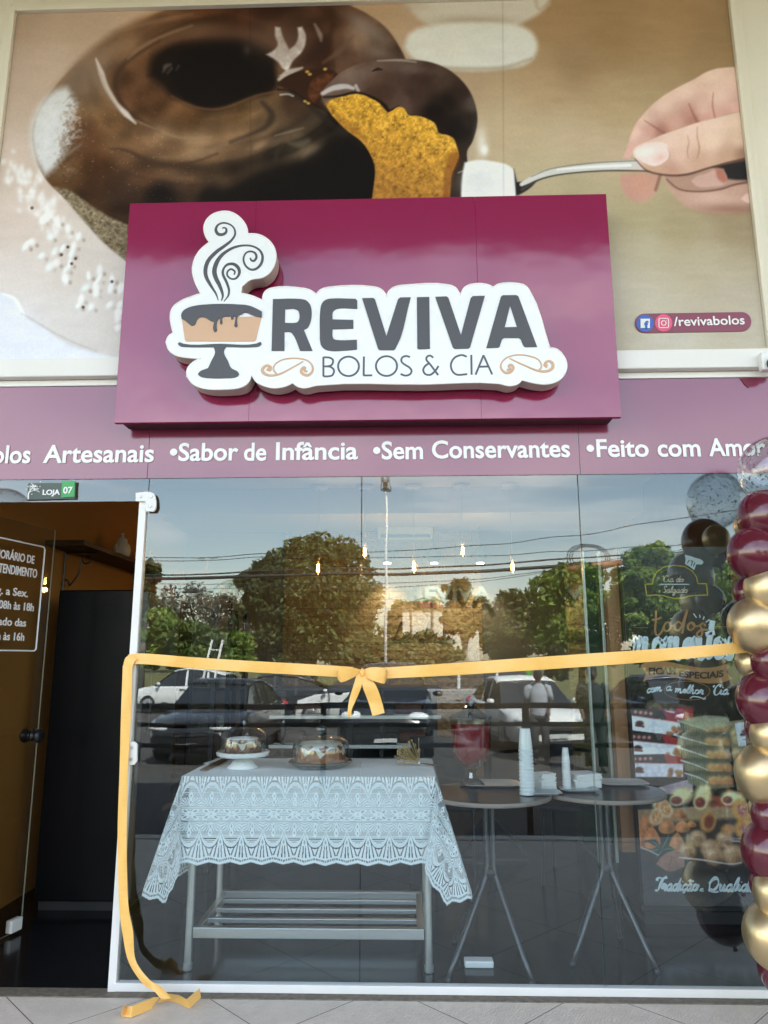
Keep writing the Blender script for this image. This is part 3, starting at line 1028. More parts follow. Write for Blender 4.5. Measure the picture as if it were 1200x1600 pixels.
def paint_mural(p):
    U, V = p.U, p.V
    # wooden table and cloth behind the cake
    p.idw([(30, 30, (170, 142, 118)), (120, 40, (182, 152, 126)), (230, 25, (192, 160, 132)), (30, 140, (186, 160, 138)), (90, 100, (190, 163, 140)),
           (20, 260, (200, 178, 160)), (20, 350, (206, 186, 170)), (30, 430, (212, 198, 186)), (20, 520, (216, 211, 210)), (120, 420, (205, 190, 176)),
           (110, 500, (208, 198, 188)), (180, 540, (206, 196, 184)), (190, 470, (206, 194, 182)),
           (600, 10, (176, 142, 108)), (640, 60, (182, 148, 116)), (700, 120, (170, 140, 110)), (860, 40, (160, 126, 88)), (900, 100, (148, 118, 84)),
           (960, 60, (150, 118, 80)), (1050, 20, (162, 126, 86)), (1120, 60, (148, 118, 82)), (850, 130, (172, 142, 106)), (960, 160, (168, 142, 104)),
           (800, 200, (180, 156, 122)), (880, 215, (182, 158, 126)), (950, 235, (180, 156, 124)), (850, 260, (176, 158, 122)), (900, 300, (162, 146, 112)),
           (990, 330, (160, 144, 106)), (1060, 350, (152, 134, 98)), (1150, 350, (142, 122, 90)), (1000, 400, (172, 158, 128)), (1100, 420, (168, 152, 124)),
           (1010, 470, (176, 164, 140)), (1140, 470, (168, 154, 130)), (1060, 530, (180, 170, 150)), (1180, 530, (172, 160, 138)), (960, 450, (180, 168, 146))],
          pw=3.0, soft=25)
    g = vnoise(U * 0.18, V, 7, 3, 4) - 0.5
    p.C += (g * 7 * np.clip((U - 650) / 250, 0.15, 1))[..., None]
    # sugar bowl out of focus
    p.fill([(618, -20), (866, -20), (850, 14), (820, 34), (795, 46), (690, 46), (655, 30)], (203, 190, 170), 6)
    p.blob(740, 34, 62, 9, (158, 134, 108), 0.75)
    p.blob(640, 4, 30, 20, (178, 152, 126), 0.5)
    p.fill([(640, 52), (690, 38), (780, 36), (828, 48), (840, 72), (828, 96), (780, 108), (700, 108), (650, 96), (632, 74)], (212, 205, 190), 6)
    p.line([(640, 92), (690, 105), (780, 106), (830, 92)], 5, (160, 146, 126), 0.7, 4)
    p.blob(690, 80, 50, 16, (216, 206, 188), 0.6)
    p.line([(858, 6), (842, 14), (836, -2)], 5, (180, 156, 130), 0.7, 4)
    # lacy doily, lower left
    p.fill([(-30, 455), (10, 460), (30, 473), (45, 500), (70, 515), (100, 535), (150, 552), (200, 560), (200, 620), (-30, 620)], (217, 214, 216), 3)
    p.line([(4, 459), (22, 466), (32, 482), (38, 493)], [2, 5, 2], (238, 238, 238), 0.9, 2)
    p.line([(34, 490), (60, 505), (85, 520), (115, 535), (150, 548)], [2, 3, 2], (170, 164, 158), 0.6, 2)
    r = np.random.default_rng(5)
    for k in range(90):
        t = r.random()
        x, y = 22 + 70 * t + r.normal(0, 14), 262 + 90 * t + r.normal(0, 16)
        p.blob(x, y, 3 + 2.5 * r.random(), 4 + 3 * r.random(), (232, 226, 218), 0.55)
    for k in range(8):
        bx, by = 48 + k * 20 + 4, 340 + k * 12 + (30 if k > 3 else 0)
        for q in range(6):
            x = bx - q * (7 - k * 0.8) + 20 - k * 3 + r.normal(0, 2.2)
            y = by + q * 13 - 6 + r.normal(0, 2.6)
            if r.random() < 0.18:
                continue
            p.blob(x, y, 3.0 + 2.6 * r.random(), 5 + 5 * r.random(), (240 + r.normal(0, 6), 240, 236), 0.55 + .4 * r.random(), 30 - k * 3 + r.normal(0, 14), hard=1.5)
            p.blob(x + 8, y + 6, 3.0, 3.6, (132, 112, 94), 0.15 + .5 * r.random(), hard=1.5)
    for x, y in [(50, 325), (106, 386), (96, 398), (118, 404), (175, 440), (130, 480), (112, 412)]:
        p.blob(x, y, 2.6, 2.6, (60, 46, 36), 0.9, hard=2)
    # cake: chocolate ring
    ring = [(205, 36), (262, 14), (330, -6), (500, -6), (560, 14), (602, 42), (626, 76), (636, 100), (640, 200), (600, 330), (560, 430), (230, 440), (192, 402),
            (165, 380), (135, 347), (105, 312), (76, 286), (61, 262), (52, 228), (51, 200), (62, 170), (82, 140), (112, 106), (155, 68)]
    m = p.poly(ring, 2.2)
    m_soft = p.poly(ring, 11)
    wl = np.clip((330 - U) / 120, 0, 1) * np.clip((170 - V) / 90, 0, 1)
    m = m * (1 - wl) + m_soft * wl
    cake = [(260, 30, (112, 82, 58)), (330, 12, (92, 62, 42)), (420, 12, (66, 44, 32)), (520, 20, (86, 60, 44)), (590, 50, (104, 82, 66)), (620, 90, (72, 52, 40)),
            (560, 60, (120, 98, 82)), (540, 90, (92, 70, 56)), (500, 80, (64, 42, 32)), (480, 40, (76, 54, 40)), (420, 50, (92, 66, 50)), (370, 40, (84, 56, 40)),
            (300, 45, (96, 68, 48)), (200, 80, (128, 98, 72)), (150, 105, (126, 100, 78)), (220, 100, (104, 76, 54)), (190, 120, (84, 60, 42)), (205, 150, (90, 64, 46)),
            (240, 160, (98, 70, 48)), (300, 180, (106, 78, 52)), (370, 175, (112, 86, 58)), (420, 150, (110, 86, 62)), (460, 155, (72, 54, 42)), (150, 160, (122, 96, 70)),
            (170, 190, (112, 86, 60)), (140, 215, (100, 72, 50)), (190, 220, (112, 86, 62)), (250, 215, (126, 100, 76)), (310, 220, (128, 104, 80)), (370, 205, (120, 96, 72)),
            (420, 190, (112, 90, 68)), (260, 245, (108, 84, 62)), (330, 250, (110, 88, 66)), (390, 235, (88, 70, 54)), (440, 215, (82, 68, 54)), (490, 200, (70, 58, 46)),
            (470, 230, (96, 82, 66)), (430, 260, (62, 52, 42)), (370, 280, (66, 52, 40)), (300, 285, (78, 60, 46)), (220, 270, (92, 68, 50)), (150, 260, (84, 58, 38)),
            (110, 275, (98, 72, 48)), (140, 300, (74, 52, 36)), (190, 310, (62, 46, 36)), (250, 310, (40, 32, 28)), (160, 340, (66, 48, 32)), (330, 310, (36, 30, 26)),
            (480, 280, (28, 26, 24)), (540, 250, (26, 24, 22)), (560, 300, (24, 22, 22)), (420, 300, (30, 27, 25)), (530, 215, (44, 38, 32))]
    p.idw(cake, m, pw=3.6, soft=9)
    # the icing was swirled round the hole: faint streaks follow the ring
    an_ = np.arctan2(-(V - 118) * 1.45, -(U - 330))
    rd_ = np.hypot(U - 330, (V - 118) * 1.45)
    st1 = vnoise(an_ * 26 + 300, rd_ + 9 * np.sin(an_ * 2.0), 15, 61, 3)
    st2 = vnoise(an_ * 60 + 300, rd_, 7, 62, 3)
    p.C *= (1 + (0.14 * (st1 - .5) + 0.03 * (st2 - .5)) * m)[..., None]
    rel = vnoise(an_ * 15 + 300, rd_ + 26 * vnoise(U, V, 60, 65, 1), 30, 66, 1) + 0.8 * vnoise(U * .8, V, 42, 67, 2)
    gz_, gx_ = np.gradient(rel)
    em = gx_ - 0.7 * gz_
    em = np.clip(em / em.std(), -2.4, 2.4)
    lit_ = np.clip(0.35 + np.exp(-(((U - 200) / 190) ** 2 + ((V - 170) / 110) ** 2)) + 0.6 * np.exp(-(((U - 500) / 120) ** 2 + ((V - 60) / 50) ** 2)), 0, 1.2)
    p.C *= (1 + 0.13 * em * m)[..., None]
    p.C += (np.clip(em - 1.25, 0, 1.1) ** 1.5 * 34 * lit_ * m)[..., None] * np.array([1.0, .92, .84])
    fine = vnoise(U, V, 2.6, 68, 2) - .5
    p.C *= (1 + 0.07 * fine * m)[..., None]
    gm_ = p.C.mean(-1, keepdims=True)
    p.mix(gm_ + (p.C - gm_) * 0.98, m)
    cc_ = np.clip(p.C, 0, 255) / 255
    p.mix(255 * np.clip(cc_, 0, 1) ** 1.30 * 1.27, m)
    p.mix((20, 16, 14), p.poly([(338, 320), (352, 296), (386, 276), (420, 262), (462, 250), (492, 236), (520, 214), (552, 214), (578, 238), (588, 270), (584, 320)], 12) * 0.9)
    # the dark hole
    p.fill([(232, 118), (240, 90), (270, 68), (330, 58), (392, 60), (428, 78), (432, 108), (434, 134), (424, 146), (392, 153), (352, 168), (322, 171), (292, 162),
            (266, 150), (252, 134)], (28, 20, 16), 9)
    p.fill([(262, 110), (290, 80), (350, 66), (400, 72), (424, 92), (424, 130), (390, 148), (350, 163), (318, 166), (286, 152)], (22, 17, 15), 5)
    p.line([(268, 150), (300, 166), (335, 171), (365, 164), (400, 150), (432, 143), (455, 140)], [2, 4, 3], (104, 70, 46), 0.7, 2)
    p.line([(255, 112), (259, 104), (266, 101)], [2, 7, 4], (120, 108, 98), 0.55, 3)
    p.line([(262, 114), (268, 107)], [3, 5], (100, 88, 78), 0.45, 2.5)
    p.line([(275, 110), (279, 103)], [2, 4], (88, 76, 68), 0.5, 2)
    p.blob(330, 52, 90, 13, (84, 60, 44), 0.75, -2)
    p.blob(405, 66, 34, 14, (86, 62, 48), 0.6, 20)
    p.blob(300, 46, 40, 10, (112, 84, 62), 0.5, -10)
    p.blob(386, 78, 6, 8, (60, 50, 44), 0.8)
    # flow lines of the icing
    p.line([(250, 62), (215, 84), (190, 104), (180, 128), (184, 150), (198, 172), (222, 190), (250, 205)], [3, 9, 8, 6, 2], (62, 42, 30), 0.75, 4)
    p.line([(300, 40), (250, 58), (216, 78), (200, 92)], [3, 6, 3], (142, 112, 84), 0.6, 3)
    p.line([(180, 50), (240, 34), (300, 22)], [2, 7, 3], (140, 110, 84), 0.5, 4)
    p.line([(330, 24), (280, 40), (236, 60)], [2, 4, 2], (70, 46, 32), 0.6, 3)
    p.line([(206, 186), (240, 200), (270, 212), (292, 216), (330, 214)], [3, 5, 2], (146, 120, 92), 0.6, 2.5)
    p.line([(172, 232), (200, 236), (228, 250), (260, 258), (300, 254), (340, 240)], [2, 7, 4, 2], (64, 46, 34), 0.75, 4)
    p.line([(250, 246), (300, 244), (345, 228), (380, 214)], [2, 8, 3], (134, 110, 84), 0.5, 5)
    p.line([(410, 160), (424, 178), (418, 196), (396, 208), (360, 222)], [6, 12, 8, 3], (48, 38, 30), 0.75, 5)
    p.line([(430, 212), (452, 206), (474, 200)], [2, 4, 2], (122, 106, 86), 0.7, 2)
    p.line([(440, 226), (432, 240), (430, 252)], [4, 9, 5], (50, 42, 34), 0.8, 4)
    p.line([(452, 224), (470, 226), (482, 220)], [4, 12, 6], (104, 90, 72), 0.6, 5)
    p.line([(455, 146), (478, 160), (500, 178), (520, 196)], [3, 10, 8], (40, 34, 28), 0.7, 4)
    # gloss printed on the icing
    p.blob(120, 130, 46, 34, (132, 112, 96), 0.55, -40, clip=m)
    p.blob(165, 85, 60, 22, (136, 112, 90), 0.5, -32, clip=m)
    hl = p.poly([(84, 142), (104, 136), (116, 152), (128, 170), (132, 192), (128, 212), (114, 226), (98, 244), (86, 262), (70, 274), (56, 250), (49, 226), (49, 194), (62, 164)], 9)
    tex = np.clip((vnoise(U, V, 5, 9, 4) - 0.36) * 3.0, 0, 1)
    edge = np.clip((122 - (U + 0.16 * (V - 200))) / 34, 0, 1)
    p.mix((204, 199, 192), hl * np.clip(edge * 1.05 + tex * 0.55 - 0.12, 0, 1))
    p.blob(76, 205, 16, 44, (216, 212, 208), 0.7, 8, clip=m)
    p.blob(104, 262, 16, 16, (150, 132, 112), 0.45, clip=m * tex)
    p.line([(150, 92), (158, 114), (166, 136), (182, 162), (197, 178), (212, 193)], [2, 9, 8, 6, 9, 2], (214, 198, 186), 0.92, 2.6)
    p.line([(146, 96), (152, 120), (164, 144), (182, 170)], [4, 16, 12, 6], (140, 114, 92), 0.5, 7)
    p.line([(96, 250), (112, 236), (126, 226)], [3, 6, 3], (170, 156, 140), 0.4, 4)
    sp = vnoise(U, V, 2.4, 21, 1)
    sm = m * np.clip((sp - 0.88) * 10, 0, 1) * np.exp(-(((U - 190) / 150) ** 2 + ((V - 235) / 80) ** 2))
    p.mix((176, 150, 122), sm * 0.55)
    yw = p.poly([(430, 42), (438, 43), (443, 60), (452, 77), (461, 70), (466, 56), (465, 43), (472, 42), (478, 57), (473, 79), (457, 96), (450, 112), (441, 106), (435, 97), (416, 85), (427, 79), (434, 70), (430, 56)], 2.6)
    p.mix((216, 203, 192), yw * (0.65 + 0.5 * np.clip(vnoise(U, V, 9, 71, 3), 0, 1)))
    p.line([(492, 38), (500, 54), (502, 64)], [3, 7, 3], (150, 130, 118), 0.8, 3)
    p.line([(436, 124), (450, 114), (472, 106)], [5, 11, 3], (196, 180, 168), 0.85, 2.4)
    p.blob(448, 66, 40, 30, (120, 92, 76), 0.4)
    p.blob(575, 45, 42, 12, (134, 118, 106), 0.7, 35)
    p.blob(596, 84, 30, 12, (126, 108, 96), 0.6, 20)
    p.line([(520, 40), (508, 70), (480, 96)], [8, 14, 6], (50, 34, 26), 0.6, 6)
    p.line([(552, 56), (530, 80), (505, 98)], [3, 8, 3], (110, 80, 62), 0.7, 4)
    # broken inside of the ring
    p.fill([(432, 132), (446, 120), (466, 112), (490, 108), (520, 110), (530, 118), (508, 140), (500, 158), (512, 172), (490, 168), (462, 146)], (52, 32, 22), 2)
    br = vnoise(U, V, 6, 31, 3)
    bm = p.poly([(486, 128), (505, 116), (524, 114), (514, 132), (502, 148), (490, 160), (480, 150)], 3)
    p.mix((112, 62, 36), bm * br)
    for x, y in [(480, 112), (484, 116), (508, 108), (477, 158), (482, 161)]:
        p.blob(x, y, 3.2, 2.4, (206, 160, 80), 0.9, hard=2)
    p.line([(434, 140), (456, 142), (478, 156), (506, 172), (530, 190)], [3, 2, 2], (30, 22, 18), 0.8, 1.2)
    p.line([(438, 148), (450, 147), (458, 150)], 3, (180, 168, 156), 0.8, 1.2)
    # crust below, lower left
    cr = p.poly([(84, 292), (110, 298), (140, 320), (170, 338), (200, 352), (200, 410), (165, 382), (135, 350), (105, 315)], 3)
    cn = vnoise(U + V, V - U, 5, 41, 4)
    cn = 0.6 * cn + 0.5 * vnoise(U * 0.5 + V * 0.3, V - U * .6, 3, 42, 3)
    p.mix(np.stack([116 + 150 * (cn - .5), 100 + 140 * (cn - .5), 76 + 120 * (cn - .5)], -1), cr)
    # cut slice: chocolate
    piece = [(503, 152), (506, 140), (518, 126), (534, 112), (560, 100), (590, 93), (640, 93), (676, 98), (706, 112), (730, 136), (743, 164), (746, 192), (738, 222),
             (730, 236), (731, 262), (724, 284), (720, 330), (690, 330), (600, 250), (520, 180)]
    pm = p.poly(piece, 1.6)
    p.idw([(515, 140, (104, 82, 70)), (545, 115, (112, 88, 74)), (580, 100, (92, 68, 56)), (640, 97, (92, 72, 62)), (610, 120, (78, 56, 46)), (660, 120, (58, 40, 32)),
           (690, 125, (70, 52, 42)), (720, 145, (48, 34, 28)), (700, 160, (30, 22, 18)), (650, 150, (62, 44, 36)), (630, 160, (86, 64, 54)), (600, 145, (70, 48, 38)),
           (735, 190, (34, 26, 22)), (715, 200, (24, 18, 15)), (680, 175, (26, 19, 16)), (735, 240, (44, 34, 28)), (722, 270, (40, 28, 20)), (740, 160, (78, 64, 54))], pm, pw=3.4, soft=6)
    p.blob(560, 116, 40, 12, (128, 106, 94), 0.5, -18, clip=pm)
    p.blob(640, 108, 46, 8, (112, 92, 82), 0.5, 4, clip=pm)
    p.C *= (1 + 0.25 * (vnoise(U, V, 16, 81, 3) - .5) * pm)[..., None]
    p.line([(504, 146), (520, 138), (540, 135), (552, 138)], [6, 9, 5], (196, 186, 182), 0.9, 2)
    p.line([(556, 134), (560, 142)], 5, (190, 176, 170), 0.8, 1.5)
    p.line([(590, 95), (625, 94), (650, 97)], [2, 4, 2], (170, 154, 142), 0.7, 1.5)
    p.line([(582, 111), (590, 108), (597, 109)], [2, 5, 2], (34, 24, 20), 0.9, 1)
    p.line([(506, 152), (530, 150), (555, 145), (580, 152), (600, 164), (608, 174), (622, 168)], [3, 4, 5, 6, 5], (22, 14, 10), 0.8, 2)
    p.line([(736, 236), (732, 250), (728, 264), (716, 270)], [2, 3, 2], (170, 160, 150), 0.6, 1)
    # yellow sponge
    spg = [(508, 160), (522, 154), (540, 150), (552, 147), (566, 148), (580, 154), (592, 161), (600, 170), (606, 176), (614, 172), (622, 167), (632, 170), (638, 180), (652, 181),
           (668, 186), (680, 194), (686, 208), (698, 211), (708, 216), (714, 230), (717, 244), (712, 258), (706, 272), (704, 290), (702, 330), (578, 330), (584, 290), (586, 262),
           (578, 240), (564, 220), (545, 206), (528, 190), (516, 176)]
    sm = p.poly(spg, 1.2)
    a1, a2 = vnoise(U, V, 6.5, 51, 4), vnoise(U, V, 3.2, 52, 3)
    tt = np.clip((V - 150) / 150 - (U - 620) / 420, 0, 1)[..., None]
    base = np.array([216, 160, 52]) * (1 - tt) + np.array([160, 108, 46]) * tt
    base = base * (0.58 + 0.50 * a1 + 0.36 * a2)[..., None]
    p.mix(np.clip(base, 0, 245), sm)
    p.mix((110, 60, 20), sm * np.clip((0.34 - a1) * 5, 0, 0.4))
    p.mix((238, 192, 84), sm * np.clip((a2 - 0.60) * 6, 0, 0.7) * np.clip(1 - tt[..., 0] * 1.1, 0, 1))
    p.mix((120, 62, 24), p.poly([(700, 240), (716, 236), (718, 252), (710, 268), (704, 300), (700, 330), (690, 330), (694, 276)], 4) * 0.6 * (0.5 + a2))
    p.line([(520, 174), (535, 190), (556, 206), (572, 220)], [2, 10, 4], (140, 88, 36), 0.5, 4)
    # glass knob, cake server, fork handle, hand
    p.blob(752, 222, 9, 26, (222, 214, 200), 0.7)
    p.blob(757, 234, 6, 8, (238, 234, 226), 0.9)
    p.fill([(726, 254), (745, 250), (775, 253), (797, 260), (804, 270), (808, 310), (720, 330), (722, 276)], (224, 220, 214), 2.4)
    p.blob(750, 285, 30, 20, (210, 204, 196), 0.6)
    p.fill([(803, 264), (808, 284), (822, 284), (840, 276), (836, 286), (812, 304), (806, 306)], (30, 26, 24), 2)
    p.line([(815, 288), (840, 276), (868, 268), (905, 263), (950, 259), (1000, 258), (1040, 262)], [6, 11, 12, 12, 14, 17, 18], (196, 190, 178), 1, 1.3)
    p.line([(830, 276), (860, 264), (905, 257), (950, 253), (1000, 251)], [1.5, 2.5, 2], (120, 112, 98), 0.9, 1)
    p.line([(816, 296), (842, 281), (880, 272), (940, 267), (1000, 267), (1040, 270)], [5, 3, 2.5, 2.5, 3, 4], (60, 54, 46), 0.9, 1)
    p.line([(870, 265), (920, 261), (985, 258)], [2, 4, 4], (232, 228, 220), 0.8, 1)
    h = lambda L: [(940 + a / 4.615, 80 + b / 4.615) for a, b in L]
    p.fill(h([(440, 900), (480, 975), (540, 1060), (620, 1122), (760, 1162), (900, 1168), (1100, 1135), (1200, 1130), (1200, 930), (950, 940), (700, 985)]), (184, 140, 118), 2.5)
    p.blob(940 + 780 / 4.615, 80 + 1060 / 4.615, 34, 12, (200, 160, 138), 0.8)
    p.blob(940 + 950 / 4.615, 80 + 1140 / 4.615, 50, 8, (140, 92, 72), 0.7)
    p.fill(h([(450, 895), (490, 965), (570, 1000), (700, 1008), (850, 992), (960, 960), (1200, 930), (1200, 830), (800, 830), (600, 880)]), (168, 128, 106), 2)
    p.fill(h([(800, 835), (880, 850), (900, 920), (980, 930), (1200, 920), (1200, 780), (1000, 790)]), (34, 30, 29), 3)
    p.fill(h([(645, 935), (680, 905), (760, 880), (830, 850), (870, 860), (905, 920), (890, 955), (800, 978), (690, 975)]), (196, 150, 132), 2)
    p.fill(h([(820, 850), (860, 850), (895, 890), (905, 935), (880, 950), (840, 920)]), (176, 104, 82), 3)
    p.line(h([(470, 925), (560, 995), (700, 1012), (850, 996), (960, 962), (1080, 940)]), [2, 3, 4], (96, 62, 50), 0.8, 1.6)
    p.fill(h([(1005, 1065), (1040, 1030), (1090, 1020), (1200, 1020), (1200, 1090), (1060, 1095)]), (208, 170, 156), 2)
    p.fill(h([(132, 890), (140, 970), (175, 1040), (235, 1085), (305, 1082), (370, 1035), (405, 965), (422, 885)]), (192, 138, 116), 2.4)
    p.blob(940 + 290 / 4.615, 80 + 955 / 4.615, 20, 20, (208, 140, 112), 0.7)
    p.line(h([(390, 1000), (412, 930), (424, 890)]), 5, (130, 84, 66), 0.7, 2)
    up = h([(150, 772), (186, 690), (208, 610), (252, 515), (300, 455), (345, 405), (440, 325), (560, 255), (680, 195), (745, 155), (830, 125), (900, 117), (1000, 112), (1200, 112),
            (1200, 480), (1015, 435), (850, 478), (690, 515), (560, 560), (440, 602), (330, 650), (250, 690), (225, 740), (200, 775)])
    um = p.poly(up, 2)
    p.idw([tuple(h([(x, y)])[0]) + (c,) for x, y, c in [(300, 500, (218, 178, 156)), (450, 380, (220, 182, 160)), (600, 280, (224, 188, 166)), (800, 160, (222, 186, 162)), (960, 150, (220, 182, 158)),
          (250, 600, (224, 180, 160)), (200, 720, (214, 158, 140)), (330, 560, (200, 142, 122)), (430, 580, (170, 108, 90)), (520, 520, (206, 150, 128)), (640, 440, (196, 136, 114)), (660, 500, (176, 112, 92)),
          (730, 420, (216, 170, 148)), (760, 480, (210, 146, 128)), (860, 320, (222, 182, 160)), (960, 400, (216, 160, 140)), (900, 450, (206, 146, 126)), (300, 640, (214, 156, 138))]], um, pw=3, soft=7)
    p.line(h([(310, 500), (380, 545), (450, 590)]), [1, 3, 5], (150, 92, 74), 0.7, 1.8)
    p.line(h([(630, 380), (655, 440), (690, 510)]), [1.5, 3, 6], (152, 94, 74), 0.75, 2)
    p.line(h([(805, 300), (800, 390), (818, 485)]), [1.5, 2.5, 3], (170, 106, 84), 0.75, 1.6)
    th = h([(228, 735), (238, 700), (285, 668), (340, 645), (440, 602), (560, 560), (690, 515), (850, 475), (1015, 435), (1200, 420), (1200, 780), (1050, 772), (940, 802), (800, 828),
            (700, 862), (600, 886), (480, 892), (400, 884), (330, 858), (275, 810), (240, 770)])
    tm = p.poly(th, 1.8)
    p.idw([tuple(h([(x, y)])[0]) + (c,) for x, y, c in [(260, 720, (222, 190, 172)), (500, 620, (220, 184, 162)), (620, 560, (222, 186, 164)), (800, 520, (222, 188, 164)), (1000, 470, (218, 184, 158)),
          (560, 740, (214, 172, 148)), (800, 640, (218, 184, 158)), (1000, 640, (212, 176, 148)), (700, 800, (198, 150, 122)), (900, 760, (192, 146, 116)), (1020, 740, (160, 114, 88)), (500, 860, (196, 140, 116)),
          (380, 860, (196, 150, 120))]], tm, pw=3, soft=7)
    p.line(h([(240, 775), (330, 862), (480, 895), (620, 888), (760, 846), (900, 808), (1050, 775)]), [1.5, 3, 3.5, 3, 5], (70, 44, 36), 0.8, 1.6)
    p.line(h([(620, 610), (628, 660), (618, 720), (626, 770)]), [1, 2.5, 1.5], (176, 124, 100), 0.6, 1.6)
    p.line(h([(690, 545), (690, 620), (704, 700), (690, 770)]), [1, 2, 3, 2], (172, 120, 96), 0.65, 1.6)
    p.fill(h([(240, 722), (280, 690), (335, 664), (430, 656), (474, 676), (490, 730), (484, 772), (446, 806), (380, 828), (330, 815), (280, 785), (250, 752)]), (226, 198, 186), 1.8)
    p.blob(940 + 320 / 4.615, 80 + 725 / 4.615, 16, 7, (236, 216, 200), 0.8, -15)
    p.blob(940 + 420 / 4.615, 80 + 770 / 4.615, 12, 7, (212, 170, 152), 0.7, -15)
    p.line(h([(474, 690), (490, 740), (480, 780), (440, 812)]), [1, 2, 1], (190, 140, 118), 0.7, 1.2)
    p.C *= np.array([0.965, 0.995, 1.045])
    skin = np.clip((p.C[..., 0] - p.C[..., 1] - 28) / 14, 0, 1) * (U > 962)
    g1 = p.C.mean(-1, keepdims=True)
    p.mix(g1 * 1.03 + (p.C - g1) * 0.84, skin)
    cre = np.clip((U - 640) / 160, 0, 1) * np.clip((V - 90) / 140, 0, 1) * (1 - skin)
    p.C += (cre * 9)[..., None] * np.array([1.0, 1.0, 1.1])
    # grain of the print and the joins of the printed sheets
    p.C *= (1 + 0.05 * (vnoise(U * .4, V, 12, 75, 3) - .5) + 0.05 * (vnoise(U, V, 2.2, 77, 2) - 0.5))[..., None]
    for a, b in ((392, 4), (787, 4)):
        p.C *= 1 - 0.10 * np.exp(-((U - a - (V - 300) * 0.005) / 1.2) ** 2)[..., None]


PRINT = mat_vc('printed_banner', 'print', 0.6, 0.08)
picture('print', MXL + 0.002, MXR - 0.002, MZB, MZT, 0.012, 0.0048, paint_mural, PRINT, mural, gain=1.26)
fr = MB()
for w0, w1, y0 in ((0.0, 0.026, -0.012), (0.028, 0.062, 0.002)):
    fr.box(MXL - w1, MXL - w0, y0, 0.029, MZB, MZT + w1)
    fr.box(MXR + w0, MXR + w1, y0, 0.029, MZB, MZT + w1)
    fr.box(MXL - w0, MXR + w0, y0, 0.029, MZT + w0 + 0.001, MZT + w1)
fr.build('frame', CREAM, mural, bevel=0.003)
# handle of the shop's pages printed as a pill shaped label
PILL = mat('plum_label', (0.24, 0.055, 0.10), 0.45, var=0.04)
ph = MB()
yy = 0.010
ra = [(1007 + 15 * math.cos(t), 505 - 15 * math.sin(t)) for t in np.linspace(PI / 2, 3 * PI / 2, 12)]
rb = [(1159 + 15 * math.cos(t), 502.5 - 15 * math.sin(t)) for t in np.linspace(-PI / 2, PI / 2, 12)]
put_loops(ph, [ra + rb], yy, 0.003, 0, None)
c1 = [(1008 + 13.5 * math.cos(t), 505 + 13.5 * math.sin(t)) for t in np.linspace(0, 2 * PI, 28, endpoint=False)]
c2 = [(1037 + 13.5 * math.cos(t), 504.5 + 13.5 * math.sin(t)) for t in np.linspace(0, 2 * PI, 28, endpoint=False)]
put_loops(ph, [c1], yy - 0.004, 0.002, 1, None)
put_loops(ph, [c2], yy - 0.004, 0.002, 2, None)
put_loops(ph, [[(1001, 498), (1015.5, 498), (1015.5, 512.5), (1001, 512.5)]], yy - 0.007, 0.002, 3, 30)
put_text_px(ph, 'f', 1007, 1014, 512.5, 11, yy - 0.0105, bold=0.04, mi=1)
for q in range(1):
    rr_ = [(1029.5, 499), (1031, 497.5), (1043, 497.5), (1044.5, 499), (1044.5, 510.5), (1043, 512), (1031, 512), (1029.5, 510.5), (1029.5, 499)]
    for a, b in zip(rr_[:-1], rr_[1:]):
        stroke_px(ph, [a, b], 1.6, yy - 0.0085, 3, n=2)
    stroke_px(ph, [(1037 + 3.6 * math.cos(t), 504.8 + 3.6 * math.sin(t)) for t in np.linspace(0, 2 * PI, 14)], 1.6, yy - 0.0085, 3, n=2)
    stroke_px(ph, [(1041, 500.5), (1041.6, 500.6)], 1.8, yy - 0.0085, 3, n=2)
put_text_px(ph, '/revivabolos', 1053, 1164, 509.5, 14.5, yy - 0.0045, bold=0.012, mi=3, slope=0.012)
ph.build('page_label', [PILL, mat('blue_icon', (0.05, 0.13, 0.50), 0.45), mat('pink_icon', (0.85, 0.10, 0.22), 0.45, var=0.3, vscale=14), VINYL_W], mural)

# ================================================================== plum fascia with the slogan
FASC = mat('plum_gloss_vinyl', (0.215, 0.036, 0.088), 0.13, spec=0.95, var=0.05, vscale=2.0, bump=0.0007, bscale=3.0)
fas = thing('slogan_fascia', 'long glossy plum fascia band with white slogan lettering above the shop glass', 'fascia', (0, 0, 2.45))
MB().box(XL - 0.2, P(236, 660)[0] - .0015, -0.006, -0.0015, 2.213, 2.681).build('panel', FASC, fas)
MB().box(P(236, 660)[0] + .0015, P(902, 660)[0] - .0015, -0.006, -0.0015, 2.213, 2.681).build('panel', FASC, fas)
MB().box(P(902, 660)[0] + .0015, XR + 0.2, -0.006, -0.0015, 2.213, 2.681).build('panel', FASC, fas)
for ph_ in ([('•Bolos', -45, 47, 724), ('Artesanais', 67, 240, 723)], [('•Sabor', 265, 372, 720), ('de', 381, 416, 719.5), ('Infância', 431, 559, 718.5)],
            [('•Sem', 583, 661, 717.5), ('Conservantes', 675, 891, 716)], [('•Feito', 917, 1014, 714), ('com', 1028, 1095, 713.3), ('Amor', 1108, 1197, 712.5)]):
    for body, a, b, yb in ph_:
        mb = MB()
        put_text_px(mb, body, a, b, yb, 28.5, -0.0085, bold=0.020, thick=0.002, slope=0.0)
        mb.build('slogan_word', VINYL_W, fas)
GREYO = mat('grey_outline', (0.16, 0.12, 0.14), 0.5)

